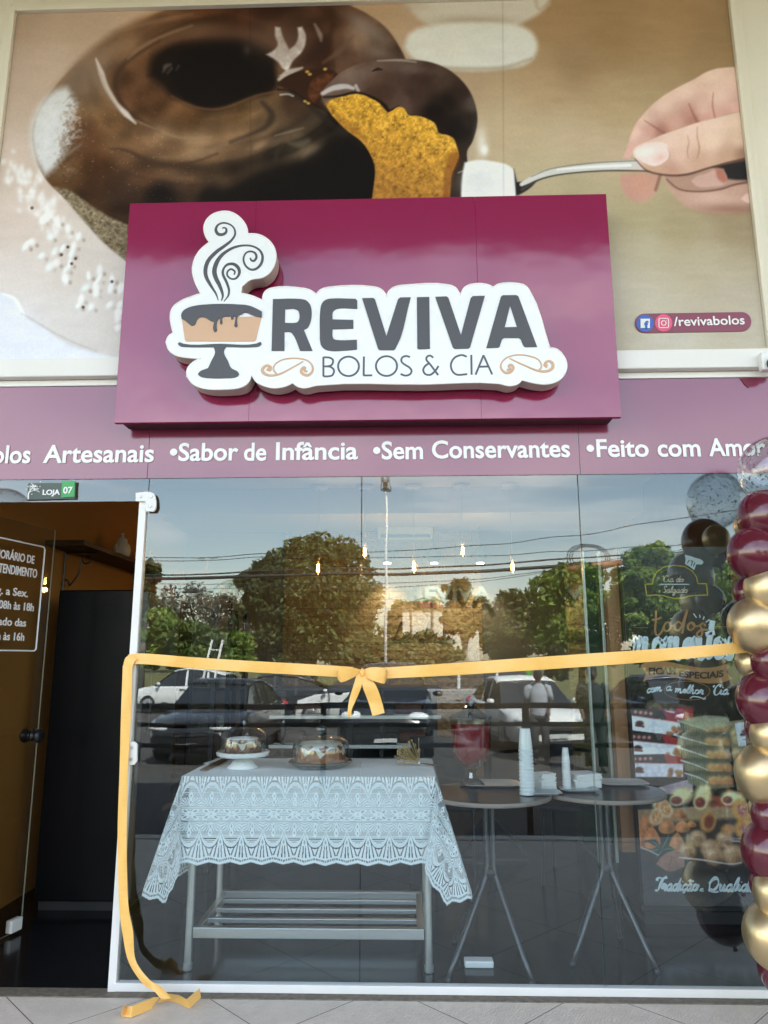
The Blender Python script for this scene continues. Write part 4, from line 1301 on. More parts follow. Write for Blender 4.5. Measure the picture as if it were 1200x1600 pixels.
# ================================================================== sign board
BOARD = mat('plum_satin_panel', (0.27, 0.012, 0.075), 0.10, spec=0.92, var=0.05, vscale=1.5, bump=0.010, bscale=0.9, rvar=0.15)
BOARD.node_tree.nodes['Principled BSDF'].inputs['IOR'].default_value = 1.54
DKP = mat('dark_plum_return', (0.05, 0.008, 0.018), 0.5)
sgn = thing('shop_sign', 'plum sign board with raised white emblem of a steaming cake and the shop name', 'sign', (0, -0.13, 3.0))
x0, x1, z0, z1 = -1.360, 0.996, 2.451, 3.595
xa, xb = P(389, 640, -.13)[0], P(752, 640, -.13)[0]
for a, b in ((x0, xa - .0003), (xa + .0003, xb - .0003), (xb + .0003, x1)):
    MB().box(a, b, -0.13, -0.105, z0, z1).build('board_panel', BOARD, sgn, bevel=0.0008)
MB().box(x0 + 0.03, x1 - 0.03, -0.104, -0.016, z0 + 0.004, z1 - 0.03).build('back_box', DKP, sgn)
FACE_Y = -0.232
OUT = [(314, 459), (305, 440), (301, 423), (304, 406), (313, 391), (327.5, 378.5), (321, 368), (319, 355), (323, 344), (332, 335.5), (345, 331), (358, 331), (370, 336.5), (380, 346),
       (385.5, 356), (387, 365.5), (400, 366), (412, 370), (423, 379), (429.5, 390), (431, 402), (428, 415), (421, 426), (410, 433.5), (391, 437), (377.5, 447.5), (376, 458.5), (388, 461),
       (400, 465), (410.5, 470), (411.5, 462), (415, 455.5), (424, 450.5), (471.5, 450.5), (484, 453.5), (494, 460), (502, 452.5), (516, 449), (584, 448.5), (594, 451.5), (601, 458), (604, 464),
       (608, 455), (617, 448.5), (632, 446), (701, 445.5), (711, 449.5), (716, 456), (719.3, 462), (725, 450.5), (735, 445), (759, 444.3), (770.7, 449), (779, 444.3), (809, 443.3), (819, 446),
       (827, 454), (858.5, 543.5), (870, 546), (880, 556), (885.3, 569), (882, 584), (872, 594.5), (854.5, 600), (835, 598.5), (815.5, 593.5), (808, 600), (796, 602.7), (779, 599),
       (660, 600.2), (495, 602), (476, 606), (466, 604), (457.2, 598), (447, 603), (428, 606), (411, 602), (401, 596.5), (393, 585), (388, 597), (378, 604.5), (352, 608), (318, 606.5),
       (302, 600), (292.5, 588), (293, 577), (301, 567), (313.5, 560), (292, 558.5), (275, 555), (264.5, 547), (260, 535), (263, 526.5), (271, 520), (268, 508), (266.5, 493), (270, 481),
       (283, 470.5), (300, 463.5)]
SIDE = mat('grey_beige_return', (0.52, 0.47, 0.43), 0.5, var=0.06)
SFACE = mat('white_acrylic_face', (0.84, 0.87, 0.885), 0.28, var=0.015, spec=0.5)
lb = MB()
put_loops(lb, [OUT], FACE_Y + 0.088, 0.085, 0, 38, 4, yp=FACE_Y)
bx = lb.build('letter_box', [SIDE], sgn)
lf = MB()
put_loops(lf, [OUT], FACE_Y + 0.0015, 0.004, 0, 38, 4)
lf.build('white_face', [SFACE], bx)
TRIM = mat('white_trim', (0.88, 0.89, 0.89), 0.35)
lt = MB()
op = smooth_closed(OUT, 38, 4)
tp = [P(a, b, FACE_Y - 0.001) for a, b in op]
lt.tube([(p[0], p[1], p[2]) for p in tp], 0.0042, 6, closed=True)
lt.build('edge_trim', TRIM, bx, smooth=True)
GREY = mat('slate_grey_vinyl', (0.078, 0.079, 0.092), 0.4, var=0.05, spec=0.4)
BEIGE = mat('beige_vinyl', (0.64, 0.41, 0.26), 0.45, var=0.04)
z7 = lambda L: [(400 + a / 4.615, 430 + b / 4.615) for a, b in L]
z8 = lambda L: [(640 + a / 4.615, 430 + b / 4.615) for a, b in L]
z5 = lambda L: [(250 + a / 6.0, 320 + b / 6.0) for a, b in L]
z6 = lambda L: [(250 + a / 6.0, 460 + b / 6.0) for a, b in L]
yf = FACE_Y - 0.0028
T = 0.003
name = MB()
put_loops(name, [z7([(122, 172), (320, 171), (360, 180), (388, 208), (400, 248), (400, 300), (390, 345), (372, 378), (345, 394), (408, 545), (318, 545), (262, 422), (245, 410), (205, 410), (205, 545), (112, 545)]),
                 z7([(210, 245), (285, 245), (306, 258), (313, 285), (311, 318), (298, 338), (280, 343), (208, 343)])], yf, T, 0, 42)
put_loops(name, [z7([(470, 215), (485, 190), (510, 174), (545, 168), (718, 170), (730, 182), (730, 242), (585, 242), (560, 256), (552, 275), (552, 318), (702, 322), (702, 385), (552, 390), (552, 440), (560, 460), (580, 466), (728, 465), (728, 535), (640, 543), (540, 545), (500, 535), (472, 510), (461, 470), (460, 430), (462, 265)])], yf, T, 0, 42)
put_loops(name, [z7([(765, 165), (845, 163), (858, 172), (940, 437), (1024, 172), (1040, 160), (1116, 158), (1006, 528), (994, 540), (892, 540), (880, 530)])], yf, T, 0, 30)
put_loops(name, [z8([(52, 158), (142, 156), (147, 530), (64, 533), (56, 526)])], yf, T, 0, 30)
put_loops(name, [z8([(185, 155), (266, 152), (280, 162), (370, 430), (440, 165), (455, 150), (543, 148), (437, 518), (425, 528), (325, 530), (312, 520)])], yf, T, 0, 30)
put_loops(name, [z8([(658, 155), (672, 144), (770, 143), (785, 153), (920, 517), (832, 518), (822, 508), (802, 462), (788, 452), (682, 452), (667, 462), (650, 514), (640, 522), (553, 525)]),
                 z8([(725, 220), (775, 373), (686, 375)])], yf, T, 0, 30)
name.build('name_lettering', GREY, bx)
DKB = mat('dark_slate_vinyl', (0.085, 0.095, 0.13), 0.45)
sub = MB()
W = 3.1
circ = lambda f, cx, cy, rx, ry: f([(cx + rx * math.cos(t), cy + ry * math.sin(t)) for t in np.linspace(0, 2 * PI, 22)])
for L in (z7([(486, 590), (486, 730)]), z7([(486, 592), (530, 594), (555, 612), (548, 645), (520, 656), (488, 657)]), z7([(488, 657), (535, 660), (562, 685), (552, 720), (520, 729), (486, 729)]),
          circ(z7, 667, 657, 75, 70), z7([(778, 587), (776, 724)]), z7([(775, 723), (838, 722)]), circ(z7, 941, 655, 76, 71),
          z7([(1110, 590), (1080, 582), (1052, 596), (1050, 624), (1075, 646), (1105, 664), (1122, 690), (1108, 716), (1075, 724), (1043, 712)]),
          z8([(170, 594), (148, 579), (126, 588), (122, 612), (150, 645), (206, 720)]), z8([(208, 655), (185, 690), (150, 718), (112, 712), (98, 682), (112, 655), (138, 636)]),
          z8([(412, 588), (375, 575), (325, 594), (298, 640), (308, 690), (345, 718), (415, 713)]), z8([(445, 575), (447, 717)]), z8([(476, 717), (533, 577)]), z8([(533, 577), (595, 715)]), z8([(500, 660), (570, 658)])):
    stroke_px(sub, L, W, yf - 0.0005, 0, n=3)
sub.build('subtitle_lettering', DKB, bx)
for f, Ls in ((z7, ([(82, 672), (100, 684), (106, 664), (82, 650), (56, 664), (46, 688), (62, 710), (95, 722), (140, 720), (200, 700), (340, 622)],
                    [(150, 715), (126, 680), (136, 645), (175, 616), (225, 602), (300, 600), (368, 614), (404, 650), (408, 690), (380, 720), (345, 716), (326, 694), (338, 668), (354, 668), (350, 690), (372, 694)])),
              (z8, ([(995, 655), (975, 648), (985, 626), (1010, 620), (1032, 640), (1028, 672), (990, 692), (930, 690), (850, 660), (720, 600)],
                    [(930, 690), (952, 655), (925, 606), (850, 580), (770, 575), (700, 595), (662, 635), (660, 672), (690, 703), (728, 697), (746, 670), (736, 648), (716, 652), (722, 676), (700, 684)]))):
    fl = MB()
    stroke_px(fl, f(Ls[0]), [7, 4, 4, 5, 5, 4, 3.2, 2.4], yf - 0.0005, 0, n=4)
    stroke_px(fl, f(Ls[1]), [3, 2.4, 2.4, 2.6, 4.2, 5, 4, 3], yf - 0.0005, 0, n=4)
    fl.build('flourish', BEIGE, bx, smooth=True)
st = MB()
stroke_px(st, z5([(545, 895), (525, 835), (475, 755), (432, 672), (428, 592), (460, 512), (530, 440), (610, 382), (670, 332), (703, 278), (694, 220), (652, 182), (592, 169), (542, 190), (523, 235), (546, 274), (590, 277), (620, 255), (618, 222), (595, 213), (586, 224)]),
          [1.2, 3, 5, 6.2, 6.4, 6, 5, 3.6, 3, 2.6, 3, 3.4, 4.6, 5.4, 4.6, 3.4, 2.4, 2], yf - 0.0006, 0, n=5)
stroke_px(st, z5([(575, 900), (588, 845), (560, 760), (522, 682), (510, 612), (537, 530), (592, 460), (680, 405), (770, 382), (860, 386), (930, 422), (961, 482), (949, 550), (905, 598), (850, 606), (802, 570), (782, 510), (802, 456), (846, 436), (890, 452), (904, 490), (884, 524), (856, 520), (846, 498)]),
          [1.4, 4, 6.4, 7.2, 7, 5.4, 4, 3.2, 3.2, 4, 4.4, 4, 3.4, 3, 2.8, 3, 3.6, 4, 3.4, 2.4], yf - 0.0006, 0, n=5)
stroke_px(st, z5([(600, 905), (640, 850), (645, 790), (622, 722), (590, 652), (596, 600), (632, 560), (690, 556), (733, 590), (743, 640), (714, 688), (666, 693), (630, 660), (637, 620), (670, 603), (701, 626), (695, 656)]),
          [1.2, 3, 3.6, 4.2, 4, 3.4, 4.6, 5.4, 5, 3.6, 3, 3, 3, 3.2, 3, 2.2], yf - 0.0006, 0, n=5)
st.build('steam_swirl', GREY, bx, smooth=True)
ck = MB()
put_loops(ck, [z6([(203, 222), (951, 206), (899, 424), (880, 438), (245, 438), (233, 426)])], yf, T, 1, 30)
put_loops(ck, [z6([(198, 190), (215, 155), (260, 125), (330, 105), (450, 92), (600, 88), (720, 92), (830, 103), (900, 130), (955, 160), (952, 215), (900, 205), (850, 185), (800, 165), (760, 185), (728, 205), (724, 270), (727, 292), (710, 308), (696, 296), (700, 270), (706, 212), (692, 196), (684, 228), (675, 236), (665, 228),
                  (668, 200), (640, 203), (600, 208), (582, 225), (584, 262), (575, 282), (562, 270), (566, 235), (550, 225), (536, 250), (530, 310), (533, 338), (515, 355), (500, 338), (506, 255), (480, 250), (440, 225), (400, 210), (370, 215), (345, 240), (325, 282), (298, 292), (265, 270), (230, 240), (203, 230)])], yf - 0.0035, T, 0, 60)
put_loops(ck, [z6([(166, 465), (176, 448), (200, 453), (222, 462), (560, 462), (900, 461), (925, 450), (945, 445), (953, 465), (930, 485), (890, 492), (620, 492), (604, 515), (600, 550), (635, 620), (668, 690), (730, 725), (742, 750), (720, 772), (600, 785), (480, 785), (380, 770), (355, 750), (370, 725), (450, 690), (480, 625), (515, 550), (512, 520), (502, 494), (240, 492), (190, 485)])], yf, T, 0, 40)
ck.build('cake_emblem', [GREY, BEIGE], bx)

# ================================================================== glass shop front
GLASS = mat_clear('shop_glass', (0.87, 0.95, 0.97), 0.116, 0.0, 0.0015, 1.7, dirt=0.002, gcol=(0.82, 0.94, 1.0))
GPLAIN = bpy.data.materials.new('glass_inside_face')
GPLAIN.use_nodes = True
_nt = GPLAIN.node_tree
_nt.nodes.clear()
_o = _nt.nodes.new('ShaderNodeOutputMaterial')
_t = _nt.nodes.new('ShaderNodeBsdfTransparent')
_nt.links.new(_t.outputs[0], _o.inputs['Surface'])
GEDGE = mat('green_glass_edge', (0.16, 0.24, 0.22), 0.2, spec=0.8)
shop = thing('glass_storefront', 'tall frameless glass shop front with white bottom rail and an open glass door', 'storefront', (0, 0, 0))


def pane(x0, x1, z0, z1, name='glass_pane', parent=None):
    mb = MB()
    vs = [(x0, 0, z0), (x1, 0, z0), (x1, .008, z0), (x0, .008, z0), (x0, 0, z1), (x1, 0, z1), (x1, .008, z1), (x0, .008, z1)]
    mb.add(vs, [(0, 1, 5, 4)], 0)
    mb.add(vs, [(2, 3, 7, 6)], 1)
    mb.add(vs, [(0, 3, 2, 1), (4, 5, 6, 7), (1, 2, 6, 5), (3, 0, 4, 7)], 2)
    return mb.build(name, [GLASS, GPLAIN, GEDGE], parent or shop)


G0, G1, G2, G3 = -1.2215, -0.2045, 0.8115, 1.83
g = 0.0022
pane(G0 + g, G1 - g, 0.035, 2.68)
pane(G1 + g, G2 - g, 0.035, 2.68)
pane(G2 + g, G3 - g, 0.035, 2.68)
pane(G3 + g, XR + .18, 0.035, 2.68)
pane(XL - .18, G0 - g, 2.103, 2.68)
MB().box(G0 - 0.012, XR + .18, -0.016, 0.02, 0.004, 0.036).build('bottom_rail', WHITE_AL, shop, bevel=0.002)
MB().box(G0 - 0.038, G0 - 0.004, -0.014, 0.024, 0.0, 2.098).build('door_jamb', WHITE_AL, shop, bevel=0.002)
MB().box(XL - .18, XR + .18, -0.062, 0.021, -0.3, 0.003).build('threshold', GRANITE, shop, bevel=0.003)
# patch fitting at the top of the jamb, lock keep lower down
pf = MB()
put_loops(pf, [[(212, 770), (236, 769), (241, 772), (243, 778), (243, 794), (240, 799), (228, 799), (227, 783), (212, 783)]], -0.016, 0.012, 0, 40)
for a, b in ((219, 776), (236, 776), (235, 791)):
    c = P(a, b, -0.029)
    pf.lathe([(0.0, 0.0), (0.007, 0.0), (0.007, 0.003), (0.0, 0.0035)], 12, (0, 0, 0), 1)
    k = len(pf.v) - 48
    for i in range(k, len(pf.v)):
        x, y, z = pf.v[i]
        pf.v[i] = (c[0] + x, c[1] - z, c[2] + y)
pf.build('patch_fitting', [WHITE_AL, GALV], shop, bevel=0.0)
pf = MB()
put_loops(pf, [[(198, 1159), (210, 1159), (214, 1163), (213.5, 1190), (209, 1195), (197, 1195)]], -0.016, 0.012, 0, 40)
for a, b in ((206, 1168), (205, 1186)):
    c = P(a, b, -0.029)
    pf.lathe([(0.0, 0.0), (0.007, 0.0), (0.007, 0.003), (0.0, 0.0035)], 12, (0, 0, 0), 1)
    for i in range(len(pf.v) - 48, len(pf.v)):
        x, y, z = pf.v[i]
        pf.v[i] = (c[0] + x, c[1] - z, c[2] + y)
pf.build('lock_keep', [WHITE_AL, GALV], shop)
# open door leaf
A = np.array([-2.125, 0.02])
B = np.array([-1.985, 0.678])
dl = float(np.linalg.norm(B - A))
du = (B - A) / dl
door = thing('glass_door', None, None, (A[0], A[1], 0))
door.parent = shop
dn = np.array([du[1], -du[0]])     # towards the doorway / camera side


def leaf(s, z, off=0.0):
    return (A[0] + du[0] * s + dn[0] * off, A[1] + du[1] * s + dn[1] * off, z)


mb = MB()
vs = [leaf(0, 0.012), leaf(dl, 0.012), leaf(dl, 0.012, -.008), leaf(0, .012, -.008), leaf(0, 2.085), leaf(dl, 2.085), leaf(dl, 2.085, -.008), leaf(0, 2.085, -.008)]
mb.add(vs, [(0, 1, 5, 4)], 0)
mb.add(vs, [(2, 3, 7, 6)], 1)
mb.add(vs, [(0, 3, 2, 1), (4, 5, 6, 7), (1, 2, 6, 5), (3, 0, 4, 7)], 2)
mb.build('door_pane', [mat_clear('door_glass', (0.72, 0.72, 0.66), 0.07), GPLAIN, mat('pale_glass_edge', (0.42, 0.46, 0.42), 0.25, spec=0.8)], door)


def leaf_s(px, py):
    lo, hi = 0.0, dl
    for _ in range(40):
        mid = (lo + hi) / 2
        q = leaf(mid, 1.3)
        d_ = ray(px, py)
        q = (q[0], q[1], CAM[2] + d_[2] * (q[1] - CAM[1]) / d_[1])
        u, v = to_px(np.array(q[0]), np.array(q[1]), np.array(q[2]))
        if u < px:
            lo = mid
        else:
            hi = mid
    return lo


def leaf_z(px, py):
    s = leaf_s(px, py)
    q = leaf(s, 0)
    d = ray(px, py)
    return CAM[2] + d[2] * (q[1] - CAM[1]) / d[1]


hrs = MB()
for body, pr, pyb, hpx, n in (('HORÁRIO DE', 53, 881, 13, 10), ('ATENDIMENTO', 57, 903, 14, 11), ('Seg. a Sex.', 43, 933, 12.5, 10.2), ('das 08h às 18h', 52, 955, 12.5, 12.3), ('Sábado das', 40, 979, 12.5, 10.2), ('08h às 16h', 37, 1001, 12.5, 9.0)):
    vs, fs = text_mesh(body, 0.016, 0.01)
    a = np.array(vs)
    zz = leaf_z(pr, pyb)
    hh = leaf_z(pr, pyb - hpx) - zz
    s1 = leaf_s(pr, pyb)
    wd = n * 0.0285
    S = s1 - wd + (a[:, 0] - a[:, 0].min()) / (a[:, 0].max() - a[:, 0].min()) * wd
    Z = zz + a[:, 1] / 0.73 * hh
    hrs.add([leaf(s, z, 0.0015 + 0.0008 * (1 if d > 0 else -1)) for s, z, d in zip(S, Z, a[:, 2])], fs)
s1, zt, zb = leaf_s(66, 900), leaf_z(60, 853), leaf_z(50, 1017)
s0 = s1 - 0.44
rad = 0.018
path = [(s0 + rad, zt)]
for cx, cz, a0 in ((s1 - rad, zt - rad, 90), (s1 - rad, zb + rad, 0), (s0 + rad, zb + rad, -90), (s0 + rad, zt - rad, -180)):
    for t in np.linspace(a0, a0 - 90, 5):
        path.append((cx + rad * math.cos(math.radians(t)), cz + rad * math.sin(math.radians(t))))
hrs.tube([leaf(s, z, 0.002) for s, z in path[1:]], 0.0042, 6, closed=True)
hrs.build('hours_lettering', VINYL_W, door)
kn = MB()
cs, cz = leaf_s(50, 1150), leaf_z(50, 1150)
for s, o, r, L in ((cs, 0.028, 0.030, 0.03),):
    c = leaf(cs, cz, 0)
    for sgn_ in (1, -1):
        pts = [leaf(cs, cz, sgn_ * q) for q in (0.002, 0.012, 0.02, 0.04, 0.052, 0.058)]
        kn.tube(pts, [0.028, 0.028, 0.016, 0.036, 0.034, 0.016], 16)
kn.build('door_knob', BLACK, door, smooth=True)
lk = MB()
a_, b_2 = leaf(cs + 0.03, cz - 0.035, 0), leaf(dl + 0.004, cz + 0.035, 0)
q = [leaf(cs + 0.03, cz - .036, .012), leaf(dl + .003, cz - .036, .012), leaf(dl + .003, cz - .036, -.02), leaf(cs + .03, cz - .036, -.02)]
lk.add(q + [(x, y, z + 0.072) for x, y, z in q], [(0, 3, 2, 1), (4, 5, 6, 7), (0, 1, 5, 4), (1, 2, 6, 5), (2, 3, 7, 6), (3, 0, 4, 7)])
lk.build('lock_plate', CHROME, door)
fc = MB()
q = [leaf(dl - .09, 0.015, .014), leaf(dl - .012, 0.015, .014), leaf(dl - .012, .015, -.022), leaf(dl - .09, .015, -.022)]
fc.add(q + [(x, y, z + 0.06) for x, y, z in q], [(0, 3, 2, 1), (4, 5, 6, 7), (0, 1, 5, 4), (1, 2, 6, 5), (2, 3, 7, 6), (3, 0, 4, 7)])
fc.build('floor_clamp', WHITE_AL, door, bevel=0.004)

# ================================================================== small plate with the shop number
plate = thing('shop_number_plate', 'small dark green LOJA 07 number plate on the glass above the doorway', 'sign', tuple(P(80, 767, -0.004)))
DGR = mat('dark_green_plate', (0.055, 0.085, 0.075), 0.4)
LGR = mat('bright_green_plate', (0.04, 0.36, 0.10), 0.4)
mb = MB()
put_loops(mb, [[(44, 755), (118, 754), (117, 779), (42, 781)]], -0.003, 0.012, 0, 30)
mb.build('plate', DGR, plate, bevel=0.001)
mb = MB()
put_loops(mb, [[(97, 751.5), (117, 751), (116, 776), (95.5, 777)]], -0.0155, 0.006, 0, 30)
put_text_px(mb, '07', 98.5, 113, 771, 10.5, -0.0225, bold=0.02, mi=1)
mb.build('number_tile', [LGR, VINYL_W], plate)
mb = MB()
put_text_px(mb, 'LOJA', 66.5, 93.5, 773, 8.0, -0.0155, bold=0.03)
stroke_px(mb, [(44, 780), (45, 770), (50, 763)], [2.5, 2, 1.2], -0.0165, 0)
for a, b in (((45, 770), (60, 764)), ((47, 768), (47, 758)), ((50, 764), (56, 758)), ((52, 766), (62, 769)), ((50, 763), (51, 756))):
    stroke_px(mb, [a, ((a[0] + b[0]) / 2, (a[1] + b[1]) / 2 - 1), b], 1.0, -0.0165, 0, n=2)
rr2 = np.random.default_rng(3)
for k in range(26):
    a, b = 53 + rr2.normal(0, 4.6), 761.5 + rr2.normal(0, 3.3)
    stroke_px(mb, [(a, b), (a + 1.4, b - .6)], 1.5, -0.0165, 0, n=2)
mb.build('plate_lettering', VINYL_W, plate)

# ================================================================== camera housing on the ledge
cc = thing('security_camera', 'small white security camera with black lens at the right end of the ledge', 'camera', tuple(P(1196, 566, -0.06)))
c = P(1199, 566, -0.09)
mb = MB().box(c[0] - .03, c[0] + .06, -0.10, -0.058, c[2] - .04, c[2] + .05)
mb.build('mount', WHITE_P, cc, bevel=0.008)
mb = MB().ell((c[0] + .02, -0.115, c[2] - .015), .034, .034, .034)
mb.build('lens_ball', BLACK, cc, smooth=True)
pn = MB()
put_loops(pn, [[(1156, 591), (1181, 590), (1180, 596), (1170, 606), (1166, 603)]], -0.008, 0.002, 0, 20)
tag(pn.build('paper_pennant', mat('burgundy_paper', (0.16, 0.01, 0.04), 0.6)), 'dark burgundy pointed scrap hanging from the ledge over the fascia', 'pennant')
# ================================================================== lamps inside
BULB = mat('warm_filament', (1, 0.7, 0.3), 0.4, emit=(1.0, 0.55, 0.16), estr=16.0)
BULBG = mat_clear('amber_bulb_glass', (1.0, 0.86, 0.62), 0.05)
CORD = mat('pale_cord', (0.45, 0.47, 0.48), 0.5)
ROSE = mat('pale_ceiling_rose', (0.72, 0.75, 0.76), 0.5)


def pendant(px, py, rose_px, label):
    yb = 3.05
    c = P(px, py, yb)
    top = ZC - 0.004
    o = thing('pendant_lamp', label, 'lamp', (c[0], c[1], top), 'filament bulbs hanging over the shop')
    MB().lathe([(0.075, -0.03), (0.078, -0.004), (0.0, 0.0)], 20, (c[0], c[1], top)).build('ceiling_rose', ROSE, o, smooth=True)
    MB().tube([(c[0], c[1], top - .03), (c[0], c[1], c[2] + 0.09)], 0.0025, 6).build('cord', CORD, o)
    MB().lathe([(0.008, 0.05), (0.017, 0.05), (0.018, 0.10), (0.006, 0.11)], 12, tuple(c)).build('socket', mat('brass_socket', (0.55, 0.38, 0.14), 0.35, metal=1.0), o, smooth=True)
    MB().lathe([(0.001, -0.062), (0.018, -0.058), (0.030, -0.035), (0.033, -0.01), (0.026, 0.025), (0.016, 0.05)], 16, tuple(c), cap=False).build('bulb', BULBG, o, smooth=True)
    f = MB()
    for q in range(6):
        a = q * PI / 3
        f.tube([(c[0] + .010 * math.cos(a), c[1] + .010 * math.sin(a), c[2] - .035), (c[0] + .006 * math.cos(a), c[1] + .006 * math.sin(a), c[2] + .03)], 0.0034, 5)
    f.build('filament', BULB, o)
    ld = bpy.data.lights.new('bulb_light', 'POINT')
    ld.energy = 0.28
    ld.color = (1.0, 0.62, 0.26)
    ld.shadow_soft_size = 0.03
    lo = bpy.data.objects.new('bulb_light', ld)
    col.objects.link(lo)
    lo.parent = o
    lo.location = (0, 0, c[2] - 0.09 - top)
    return o


pendant(497, 887, 0, 'glowing filament bulb on a long cord in front of the big tree reflection, leftmost pendant')
pendant(570, 862, 0, 'glowing filament bulb hanging highest at left beside the glass joint')
pendant(647, 885, 0, 'glowing filament bulb hanging right of the lamp post over the lit brickwork')
pendant(723, 860, 0, 'glowing filament bulb hanging high in front of open sky')
pendant(801, 885, 0, 'glowing filament bulb at the right end of the pendant row')

SPOTW = mat('lit_spot_lens', (1, 0.9, 0.7), 0.4, emit=(1.0, 0.72, 0.38), estr=5.0)
SHADE = mat('blue_grey_shade', (0.10, 0.13, 0.16), 0.35)
for (px, py), lab in zip(((605, 872), (678, 872), (750, 872)), ('round blue grey spot lamp behind the lamp post shining on the brick wall', 'round blue grey spot lamp in the middle of the back wall row', 'round blue grey spot lamp at the right of the back wall row')):
    c = P(px, py - 4, 3.85)
    o = thing('spot_lamp', lab, 'lamp', (c[0], c[1], ZC - .24), 'round spot lamps along the back wall')
    MB().tube([(c[0], c[1], 2.659), (c[0], c[1], c[2] + .06)], 0.006, 8).build('stem', SHADE, o)
    MB().lathe([(0.03, -0.075), (0.055, -0.06), (0.076, -0.02), (0.082, 0.02), (0.066, 0.058), (0.03, 0.078), (0.002, 0.082)], 20, tuple(c)).build('lamp_shade', SHADE, o, smooth=True)
    MB().lathe([(0.001, -0.006), (0.034, -0.004), (0.036, 0.004)], 20, (c[0], c[1], c[2] - .078)).build('lens', SPOTW, o, smooth=True)
    ld = bpy.data.lights.new('spot_light', 'SPOT')
    ld.energy = 3.6
    ld.color = (1.0, 0.72, 0.40)
    ld.spot_size = math.radians(84)
    ld.spot_blend = 0.7
    ld.shadow_soft_size = 0.03
    lo = bpy.data.objects.new('spot_light', ld)
    col.objects.link(lo)
    lo.parent = o
    lo.location = (0, 0, c[2] - 0.10 - (ZC - .24))
    lo.rotation_euler = (math.radians(14), 0, 0)
ac = thing('air_conditioner', 'long pale blue grey air conditioner high on the back wall', 'air conditioner', tuple(P(620, 838, 4.0)))
a, b = P(590, 845, 3.95), P(676, 831, 3.95)
MB().box(a[0], b[0], 3.86, YB - .045, a[2], b[2] + .09).build('casing', mat('ac_casing', (0.55, 0.6, 0.62), 0.4), ac, bevel=0.02)
MB().box(a[0] + .03, b[0] - .03, 3.852, 3.862, a[2] + .015, a[2] + .05).build('air_slot', BLACKM, ac)

# ================================================================== steel table with lace cloth
TX0, TX1, TY0, TY1, TZ = -1.035, 0.125, 0.185, 0.80, 0.828
tb = thing('steel_table', 'steel work table with tubular legs and slatted shelf under the lace cloth', 'table', (-0.45, 0.49, 0))
MB().box(TX0, TX1, TY0, TY1, TZ - 0.03, TZ).build('tabletop', STEEL, tb, bevel=0.003)
MB().box(TX0 + .02, TX1 - .02, TY0 + .014, TY0 + .03, TZ - 0.27, TZ - .031).box(TX0 + .02, TX1 - .02, TY1 - .03, TY1 - .014, TZ - 0.27, TZ - .031).build('apron', WHITE_P, tb)
for x in (TX0 + .045, TX1 - .035):
    for y in (TY0 + .035, TY1 - .035):
        mb = MB().tube([(x, y, 0.03), (x, y, TZ - .031)], 0.0175, 14)
        mb.lathe([(0.017, 0.0), (0.021, 0.004), (0.021, 0.03)], 14, (x, y, 0))
        mb.build('leg', GALV, tb, smooth=False)
sh = MB()
zs = 0.165
xs0, xs1, ys0, ys1 = TX0 + .065, TX1 - .055, TY0 + .02, TY1 - .03
sh.box(xs0, xs1, ys0, ys0 + .035, zs - .03, zs + .014).box(xs0, xs1, ys1 - .035, ys1, zs - .03, zs + .014)
sh.box(xs0, xs0 + .03, ys0 + .036, ys1 - .036, zs - .028, zs + .012).box(xs1 - .03, xs1, ys0 + .036, ys1 - .036, zs - .028, zs + .012)
sh.build('shelf_frame', STEEL, tb, bevel=0.002)
for k in range(3):
    yy = ys0 + .135 + k * 0.14
    MB().box(xs0 + .031, xs1 - .031, yy, yy + .028, zs - .010, zs + .010).build('shelf_slat', STEEL, tb, bevel=0.002)


